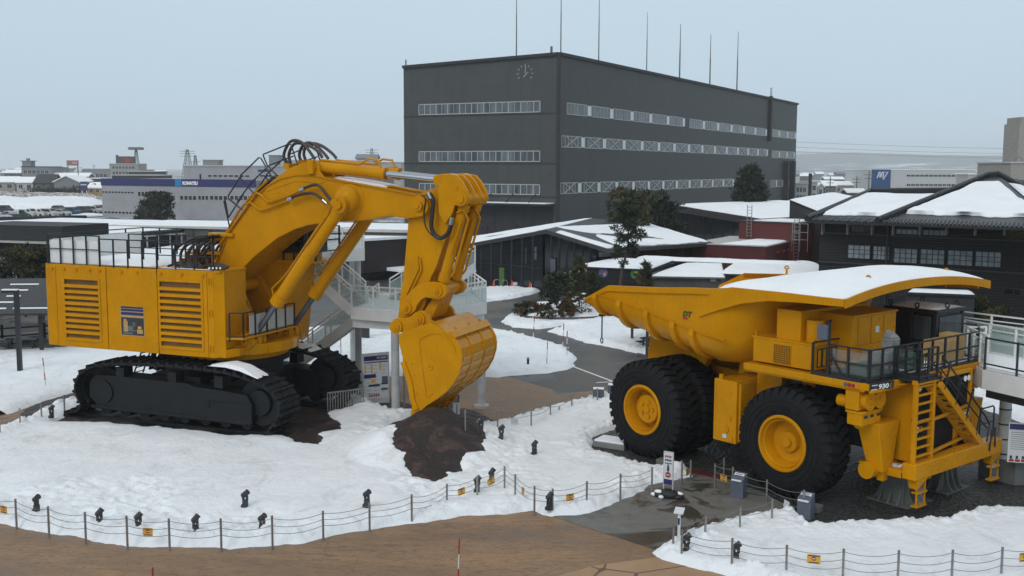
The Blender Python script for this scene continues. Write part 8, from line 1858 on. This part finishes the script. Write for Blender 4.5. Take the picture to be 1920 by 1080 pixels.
plate(981, 920, F1, 14, 'narrow yellow warning plate just right of the fence corner', .42, w=.22, tilt=.15); plate(1067, 932, F1, 16, 'yellow warning plate on the snow side fence, left of the wet concrete', .5)
plate(1357, 896, F2b, 1, 'yellow warning plate in front of the first grey pedestal by the truck', .5, w=.32); plate(1288, 885, F2, 0, 'yellow warning plate hanging by the upright sign next to the truck', .6, w=.26)
plate(1525, 1048, F3b, 2, 'yellow warning plate in the middle of the lower right fence', .48, w=.36, h=.26); plate(1915, 1044, F3b, 6, 'yellow warning plate cut by the right photo edge', .42, w=.36, h=.26)
plate(1475, 945, F2b, 3, 'small blank white card tied to the rope in front of the truck', .55, 'white_sign', .24, .24, False, 'white_card', tilt=.2); plate(1297, 998, F3a, 0, 'blank white card on the rope beside the slim white post', .55, 'white_sign', .32, .24, False, 'white_card', tilt=-.12)
plate(965, 790, F5, 2, 'pale card on the far rope fence, half sunk in snow behind the soil heap', .5, 'gray_light', .3, .2, False, 'white_card'); plate(1050, 768, F5, 4, 'pale card on the far rope fence near the blue grey bins', .4, 'gray_light', .2, .2, False, 'white_card')
def spot_proto():
 e = empty('ground_spotlight', (0, 0, 0), 0, 'x', 'spotlight', 'black ground spotlights in the snow'); K = M['dark_steel']
 m = MB(); m.box(-.09, .09, -.08, .08, -.1, .2); m.box(-.14, .06, -.1, .1, -.1, .03); m.build('base', K, e, .01)
 m = MB(); m.bar((-.07, 0, .2), (-.07, 0, .38), .035, .1); m.bar((.07, 0, .2), (.07, 0, .38), .035, .1); m.build('bracket', K, e)
 m = MB(); m.cyl((-.09, 0, .36), (.11, 0, .52), .10, 16); m.cyl((.11, 0, .52), (.115, 0, .524), .11, 16); m.cyl((-.09, 0, .36), (-.12, 0, .335), .07, 12); m.build('lamp_head', K, e)
 return e
SP = spot_proto()
spots = [(69, 960, 'black spotlight in the snow near the left photo edge'), (187, 987, 'black spotlight alone between second and third near posts, lower left'), (260, 994, 'black spotlight just left of the lower left yellow plate'), (367, 999, 'black spotlight right of the lower left yellow plate'),
 (492, 997, 'black spotlight touching the fence at the bottom of the mound'), (460, 951, 'black spotlight standing alone higher up on the mound snow'), (688, 950, 'black spotlight left of the soil heap foot'), (1002, 853, 'black spotlight alone in the open snow between heap and truck'),
 (940, 823, 'black spotlight beside the right edge of the soil heap'), (902, 806, 'small black spotlight at the upper right edge of the soil heap'), (895, 922, 'black spotlight behind a fence post below the soil heap'), (922, 908, 'black spotlight above the tilted yellow plate'),
 (1030, 955, 'black spotlight leaning at the fence right of the corner'), (1287, 1035, 'black spotlight below the white card, lower right'), (1380, 1052, 'black spotlight at the fence in the lower right snow'), (97, 783, 'small black spotlight at the far left fence')]
for i, (a, b, lab) in enumerate(spots):
 zg = 0
 for _ in range(6): p = gp(a, b, zg); zg = float(terr(p[0], p[1]))+.19
 o = SP if i == 0 else copy_tree(SP); o.location = (p[0], p[1], zg+.07); o.rotation_euler = (0, 0, random.uniform(-.5, .9)); o['label'] = lab; o.scale = (.88,)*3
def pole(px_, yb, yt, label, r=.025, zg=.15, mats=('red', 'white_sign'), lean=0, D=None):
 p = gp(px_, yb, zg) if D is None else at(px_, yb, D); zt = float(at(px_, yt, p[1])[2]); e = empty('snow_pole', (p[0], p[1], zg), 0, label, 'pole'); e.rotation_euler = (0, lean, 0)
 h = zt-zg; n = max(3, round(h/.42)); m = MB()
 for k in range(n): m.cyl((0, 0, -.1 if k == 0 else h*k/n), (0, 0, h*(k+1)/n), r, 10, mat=M[mats[(n-1-k) % 2]])
 m.cyl((0, 0, h), (0, 0, h+.03), r*.6, 8, mat=M['dark_steel'])
 m.build('rod', None, e)
pole(858, 1120, 1012, 'red and white snow pole rising from the bottom photo edge', .019, 0, lean=.03); pole(289, 1150, 1066, 'snow pole with only its red tip showing at the bottom edge, left', .024, 0)
pole(86, 726, 672, 'thin red snow pole in the left snow field near the lamp post', .025, .2, lean=-.06); pole(640, 712, 633, 'thin red snow pole in front of the lower white stair', .02, .2)
pole(1000, 634, 592, 'white snow pole by the planted island, leftmost of its group', .03, .1, lean=.04); pole(1055, 652, 607, 'red topped snow pole in the middle at the road edge', .03, .1, lean=.04)
pole(1063, 669, 621, 'red snow pole at the tip of the snow field by the road', .03, .2); pole(1025, 686, 640, 'thin pink snow pole in the centre snow field', .022, .2, lean=.03)
p = gp(990, 686, .2); e = empty('path_bollard', tuple(p), 0, 'short black bollard with pale cap in the centre snow field', 'bollard'); m = MB(); m.cyl((0, 0, -.1), (0, 0, .42), .07, 16); m.build('post', M['black_metal'], e); m = MB(); m.cyl((0, 0, .42), (0, 0, .5), .075, 16); m.build('cap', M['gray_light'], e)
def info():
 D = gp(690, 755, .2)[1]; a = at(681, 668, D+.0); b = at(722, 660, D-.9); zt = float(a[2]); e = empty('information_board', (a[0], a[1], 0), math.atan2(b[1]-a[1], b[0]-a[0])+.0, 'tall white information board with navy headings beside the white column', 'sign')
 D2 = a[1]; e.rotation_euler = (0, 0, rad(28)); w = 1.25; zb = .35; m = MB(); m.box(-.06, w+.06, 0, .12, zb-.3, zt+.1, M['gray_light']); m.build('frame', None, e); h = zt-zb
 m = MB(); m.box(.0, w, -.01, 0, zb, zt, M['white_sign']); m.box(.02, w-.02, -.016, -.01, zt-h*.12, zt-h*.01, M['navy']); m.box(.02, w-.02, -.016, -.01, zt-h*.17, zt-h*.145, M['navy'])
 text_on(m, 'PC4000', (w*.55, -.018, zt-h*.09), (1, 0, 0), (0, 0, 1), w*.38, M['gray_light'], h=h*.055)
 for (u0, u1, v0, v1, mt) in ((.04, .11, .2, .40, 'label_yellow'), (.30, .37, .2, .40, 'label_yellow'), (.64, .71, .18, .34, 'label_yellow'), (.02, .5, .43, .52, 'navy'), (.74, .98, .5, .66, 'blue_gray'), (.3, .48, .55, .63, 'label_yellow'), (.2, .66, .67, .72, 'navy'), (.7, .98, .66, .69, 'navy'), (.7, .98, .78, .82, 'navy'), (.2, .66, .93, .95, 'red')):
  m.box(u0*w, u1*w, -.016, -.01, zt-h*v1, zt-h*v0, M[mt])
 for k in range(26): v = .2+.028*k; u = (.14, .42, .74)[k % 3]; m.box(u*w, (u+.14)*w, -.014, -.01, zt-h*(v+.008), zt-h*v, M['gray_stand'])
 for k in range(5): m.box(w*(.22+k*.09), w*(.26+k*.09), -.016, -.01, zt-h*.93, zt-h*.88, M['red'])
 m.build('printed_panel', None, e)
 p = gp(655, 768, .2); e = empty('slatted_gate', (p[0], p[1], .1), rad(20), 'pale slatted gate between the far track and the information board', 'gate'); m = MB(); m.bar((-1.0, 0, .95), (.7, 0, 1.05), .06); m.bar((-1.0, 0, .1), (.7, 0, .1), .05)
 for k in range(15): x = -1.0+k*.12; m.box(x-.02, x+.02, -.02, .02, .1, .95+.06*(k/15))
 m.build('frame', M['gray_concrete'], e)
info()
def stand_sign():
 p = gp(1252, 932); e = empty('stand_sign', (p[0], p[1], .015), rad(-32), 'white upright sign with red no entry mark on a black bag weight', 'sign'); zt = 1.58
 m = MB()
 for x in (-.17, .17): m.bar((x, .02, 0), (x, .02, zt), .035, up=(1, 0, 0))
 m.bar((-.17, .02, zt), (.17, .02, zt), .035); m.build('frame', M['gray_light'], e)
 m = MB(); m.box(-.16, .16, -.01, .01, .42, zt-.02, M['white_sign']); m.box(-.155, .155, -.016, -.01, .43, .62, M['navy']); m.cyl((0, -.018, .78), (0, -.01, .78), .1, 20, mat=M['red']); m.box(-.065, .065, -.022, -.018, .765, .795, M['white_sign'])
 m.box(-.04, .04, -.018, -.01, .9, 1.08, M['dark_steel']); m.sphere((0, -.012, 1.12), .035, 8, M['dark_steel'], (1, .2, 1)); m.box(-.13, .13, -.016, -.01, 1.17, 1.2, M['navy'])
 for k in range(2): 
  for j in range(4): m.box(-.12+j*.062, -.075+j*.062, -.016, -.01, 1.26+k*.13, 1.33+k*.13, M['red' if k else 'navy'])
 m.build('board', None, e)
 m = MB(); m.sphere((.02, 0, .1), .42, 14, None, (1, .7, .42)); m.sphere((-.25, -.1, .08), .26, 12, None, (1, .8, .5)); m.sphere((.3, .05, .06), .28, 12, None, (1, .8, .4)); m.build('weight_bag', M['black_metal'], e)
 m = MB(); m.sphere((-.28, -.14, .17), .17, 10, None, (1, .7, .4)); m.sphere((-.42, -.2, .07), .14, 10, None, (1, .6, .5)); m.sphere((.35, .1, .14), .18, 10, None, (1, .8, .35)); m.sphere((-.12, -.3, .05), .1, 8, None, (1, .8, .6)); m.build('snow_patch', M['snow_roof'], e)
 p = gp(1272, 1035); e = empty('post_sign', (p[0], p[1], .0), rad(-20), 'slim white post carrying a small tilted white table top sign, lower right', 'sign'); m = MB(); m.cyl((0, 0, 0), (0, 0, 1.25), .045, 14); m.build('post', M['white_paint'], e); m = MB(); m.hexa([(-.14, -.14, 1.2), (.14, -.14, 1.2), (.14, .14, 1.3), (-.14, .14, 1.3)], [(-.14, -.14, 1.23), (.14, -.14, 1.23), (.14, .14, 1.33), (-.14, .14, 1.33)]); m.build('top_plate', M['white_sign'], e); m = MB(); m.box(-.03, .03, -.05, -.044, .85, 1.05); m.build('sticker', M['navy'], e)
 for (a, b, lab, d) in ((1385, 932, 'dark grey pedestal with a white placard, nearer the truck front wheel', 0), (1510, 972, 'dark grey pedestal with a white placard, nearer the truck bumper', 1)):
  p = gp(a, b); e = empty('placard_pedestal', (p[0], p[1], .015), rad(-38), lab, 'pedestal'); e.scale = (.82, .82, .82); m = MB(); m.hexa([(-.28, -.2, 0), (.28, -.2, 0), (.28, .22, 0), (-.28, .22, 0)], [(-.28, -.2, .82), (.28, -.2, .82), (.28, .22, 1.02), (-.28, .22, 1.02)]); m.build('box', M['blue_gray'], e, .01)
  m = MB(); m.hexa([(-.24, -.26, .72), (.2, -.26, .72), (.2, .12, .97), (-.24, .12, .97)], [(-.24, -.26, .745), (.2, -.26, .745), (.2, .12, .995), (-.24, .12, .995)], M['white_sign'])
  for k in range(4): y = -.16+k*.07; z = .745+(y+.26)*.66+.004; m.hexa([(-.18, y, z), (.12, y, z), (.12, y+.02, z+.013), (-.18, y+.02, z+.013)], [(-.18, y, z+.004), (.12, y, z+.004), (.12, y+.02, z+.017), (-.18, y+.02, z+.017)], M['dark_steel'])
  m.build('placard', None, e)
 for (a, b, lab) in ((1122, 756, 'blue grey box bin behind the snow, left one of the pair by the rear wheel'), (1150, 748, 'blue grey box bin partly hidden by the rear truck wheel')):
  p = gp(a, b); e = empty('box_bin', (p[0], p[1], 0), rad(-6), lab, 'bin'); m = MB(); m.box(-.27, .27, -.2, .2, 0, .72); m.build('box', M['blue_gray'], e, .02); m = MB(); m.box(-.26, .26, -.19, .19, .72, .755); m.build('snow_patch', M['snow_roof'], e)
 p = gp(848, 782); e = empty('display_cabinet', (p[0], p[1], .1), rad(12), 'grey glass fronted cabinet behind the bucket tip', 'cabinet'); m = MB(); m.box(-.8, .3, -.2, .2, .15, .95); m.build('case', M['dark_steel'], e, .01); m = MB(); m.box(-.75, .25, -.215, -.2, .2, .9); m.build('glass_pane', M['glass_band'], e)
 for x in (-.75, .25): m = MB(); m.bar((x, 0, -.1), (x, 0, .2), .05); m.build('leg', M['steel_post'], e)
 p = gp(856, 790); e = empty('back_turned_sign', (p[0], p[1], .1), rad(10), 'white sign seen from behind on a short post by the grey cabinet', 'sign'); m = MB(); m.box(-.15, .15, 0, .02, .2, .75); m.build('board', M['gray_light'], e); m = MB(); m.cyl((0, -.03, -.1), (0, -.03, .7), .025, 10); m.build('post', M['steel_post'], e)
 p = gp(1150, 835, .05); e = empty('concrete_slab', (p[0], p[1], .02), rad(-30), 'snow covered concrete wheel block beside the rear truck tyre', 'block'); m = MB(); m.box(-.7, .7, -.5, .5, 0, .22); m.build('block', M['gray_concrete'], e, .02); m = MB(); m.box(-.66, .66, -.46, .46, .22, .3); m.build('snow_patch', M['snow_roof'], e, .03)
 for (a, b, w, lab) in ((1245, 872, .5, 'grey chock block under the inside of the rear truck wheels'), (1530, 960, .35, 'grey chock block behind the placard pedestal nearer the bumper')):
  p = gp(a, b); e = empty('wheel_chock', (p[0], p[1], .02), rad(-38), lab, 'chock'); m = MB(); m.box(-w/2, w/2, -.2, .2, 0, .22); m.build('block', M['gray_stand'], e, .02)
 p = gp(1322, 890); e = empty('floor_mat', (p[0], p[1], .02), rad(-38), 'dark red strip of mat at the edge of the wet concrete', 'mat'); m = MB(); m.box(-.7, .7, -.22, .22, 0, .02); m.build('mat', M['red_cladding'], e)
stand_sign()
for i, (a, b, lab) in enumerate(((926, 539, 'orange traffic cone at the left end of the pavilion front'), (960, 540, 'orange cone with white card left of the pavilion middle'), (994, 543, 'orange cone with white card near the pavilion corner'), (1022.5, 546, 'tall orange cone standing at the pavilion corner'), (1071, 547, 'orange cone below the shop lettering'))):
 p = gp(a, b); e = empty('traffic_cone', (p[0], p[1], 0), 0, lab, 'traffic cone', 'orange traffic cones before the pavilion'); m = MB(); m.cyl((0, 0, .04), (0, 0, .75), .18, 20, .03); m.build('cone', M['orange_cone'], e); m = MB(); m.box(-.22, .22, -.22, .22, 0, .05); m.build('base', M['orange_cone'], e)
 if i in (1, 2): m = MB(); m.box(.08, .5, -.2, -.18, .28, .58); m.build('card', M['white_sign'], e)
for (a, b, lab) in ((932, 540, 'steel hoop bicycle stand beside the first orange cone'), (946, 541, 'steel hoop bicycle stand before the green panel')):
 p = gp(a, b); e = empty('bicycle_stand', (p[0], p[1], 0), 0, lab, 'bicycle stand'); m = MB(); m.tube([(-.28, 0, 0), (-.28, 0, .6), (-.15, 0, .8), (.15, 0, .8), (.28, 0, .6), (.28, 0, 0)], .03, 8); m.build('hoop', M['steel_post'], e)
p = gp(939, 540); e = empty('green_mat', (p[0], p[1], .02), 0, 'thin green mat under the bicycle stands', 'mat'); m = MB(); m.box(-1.2, 1.2, -.3, .3, 0, .04); m.build('mat', M['green_box'], e)
# ================================================================ PARKED CARS
def car(px_, py_, rz, kind, col, label):
 p = gp(px_, py_); e = empty('parked_car', (p[0], p[1], 0), rz, label, 'car', 'cars parked behind the low dark building')
 mt = simple('car_paint_'+str(px_), col, .35, .1, .05)
 if kind == 'van': prof = [(-2.2, .3), (-2.2, 1.5), (-2.0, 1.85), (1.0, 1.9), (1.6, 1.25), (2.2, 1.0), (2.3, .5), (2.2, .3)]
 elif kind == 'truck': prof = [(-2.4, .3), (-2.4, .95), (.4, .95), (.4, 1.85), (1.3, 1.85), (1.8, 1.2), (2.3, 1.0), (2.3, .3)]
 else: prof = [(-2.1, .3), (-2.15, .9), (-1.9, 1.25), (-1.4, 1.5), (.3, 1.5), (1.0, 1.0), (2.0, .85), (2.2, .6), (2.15, .3)]
 m = MB(); m.plate(prof, -.8, .8); b = m.build('body', mt, e, .08)
 if kind == 'van': gl = [(-1.95, 1.2), (-1.9, 1.65), (.95, 1.7), (1.4, 1.25), (1.35, 1.15)]
 elif kind == 'truck': gl = [(.55, 1.2), (.55, 1.65), (1.2, 1.65), (1.55, 1.2)]
 else: gl = [(-1.7, 1.0), (-1.3, 1.38), (.2, 1.38), (.8, 1.0)]
 m = MB(); m.plate(gl, -.815, .815); xs_ = prof[4][0] if kind != 'car' else .3
 w0, w1 = {'van': ((1.03, 1.82), (1.52, 1.32)), 'truck': ((1.33, 1.78), (1.76, 1.27)), 'car': ((.36, 1.47), (.96, 1.06))}[kind]
 m.hexa([(w0[0], -.68, w0[1]), (w1[0], -.72, w1[1]), (w1[0], .72, w1[1]), (w0[0], .68, w0[1])], [(w0[0]+.03, -.68, w0[1]+.03), (w1[0]+.03, -.72, w1[1]+.03), (w1[0]+.03, .72, w1[1]+.03), (w0[0]+.03, .68, w0[1]+.03)])
 m.build('window', M['glass_dark'], e)
 for x in (-1.35, 1.35):
  for y in (-.8, .8): m = MB(); m.cyl((x, y-.1, .32), (x, y+.1, .32), .33, 16); m.build('wheel', M['tyre'], e)
 for y in (-.6, .6): m = MB(); m.box(2.13, 2.22, y-.15, y+.15, .6, .75) if kind != 'truck' else m.box(2.26, 2.33, y-.15, y+.15, .6, .75); m.build('headlight', M['lamp_white'], e)
cars = [(3, 411, -.3, 'car', (.5, .52, .52), 'white car at the left photo edge of the car park'), (15, 408, 2.6, 'car', (.4, .42, .43), 'silver car second from the left, parked behind the white one'), (33, 409, .3, 'truck', (.03, .05, .03), 'dark green open truck left of the white cab trucks'),
 (52, 406, -.35, 'truck', (.55, .55, .52), 'white cab flatbed truck, left of two'), (72, 406, -.35, 'truck', (.55, .54, .5), 'white cab flatbed truck, right of two'), (92, 406, -.45, 'van', (.5, .5, .48), 'white van right of the flatbed trucks'), (118, 404, -.5, 'car', (.45, .47, .47), 'silver car left of the blue van'),
 (137, 403, -.55, 'van', (.02, .09, .18), 'blue van in the middle of the parked row'), (158, 401, -.55, 'van', (.03, .035, .04), 'black van right of the blue van'), (178, 400, -.55, 'van', (.5, .51, .52), 'white minivan at the right end of the row, by the office'), (8, 399, -.3, 'van', (.03, .03, .05), 'dark van behind the silver car, far left'), (112, 396, -.4, 'car', (.1, .11, .12), 'dark car in the back row above the silver car'), (188, 395, -.5, 'car', (.12, .13, .14), 'dark car in the back row touching the office wall')]
for c_ in cars: car(*c_)
def cloth(px_, py_):
 pass
# ================================================================ AIR
hz = bpy.data.materials.new('haze_air'); hz.use_nodes = True; nt_ = hz.node_tree; nt_.nodes.clear(); out = nt_.nodes.new('ShaderNodeOutputMaterial'); pv = nt_.nodes.new('ShaderNodeVolumePrincipled')
pv.inputs['Color'].default_value = (.95, .985, 1, 1); pv.inputs['Density'].default_value = .00019; pv.inputs['Anisotropy'].default_value = .0; nt_.links.new(pv.outputs[0], out.inputs['Volume'])
m = MB(); m.box(-4200, 6200, -300, 6900, -8, 150); hzo = m.build('haze', hz); tag(hzo, kind='stuff')
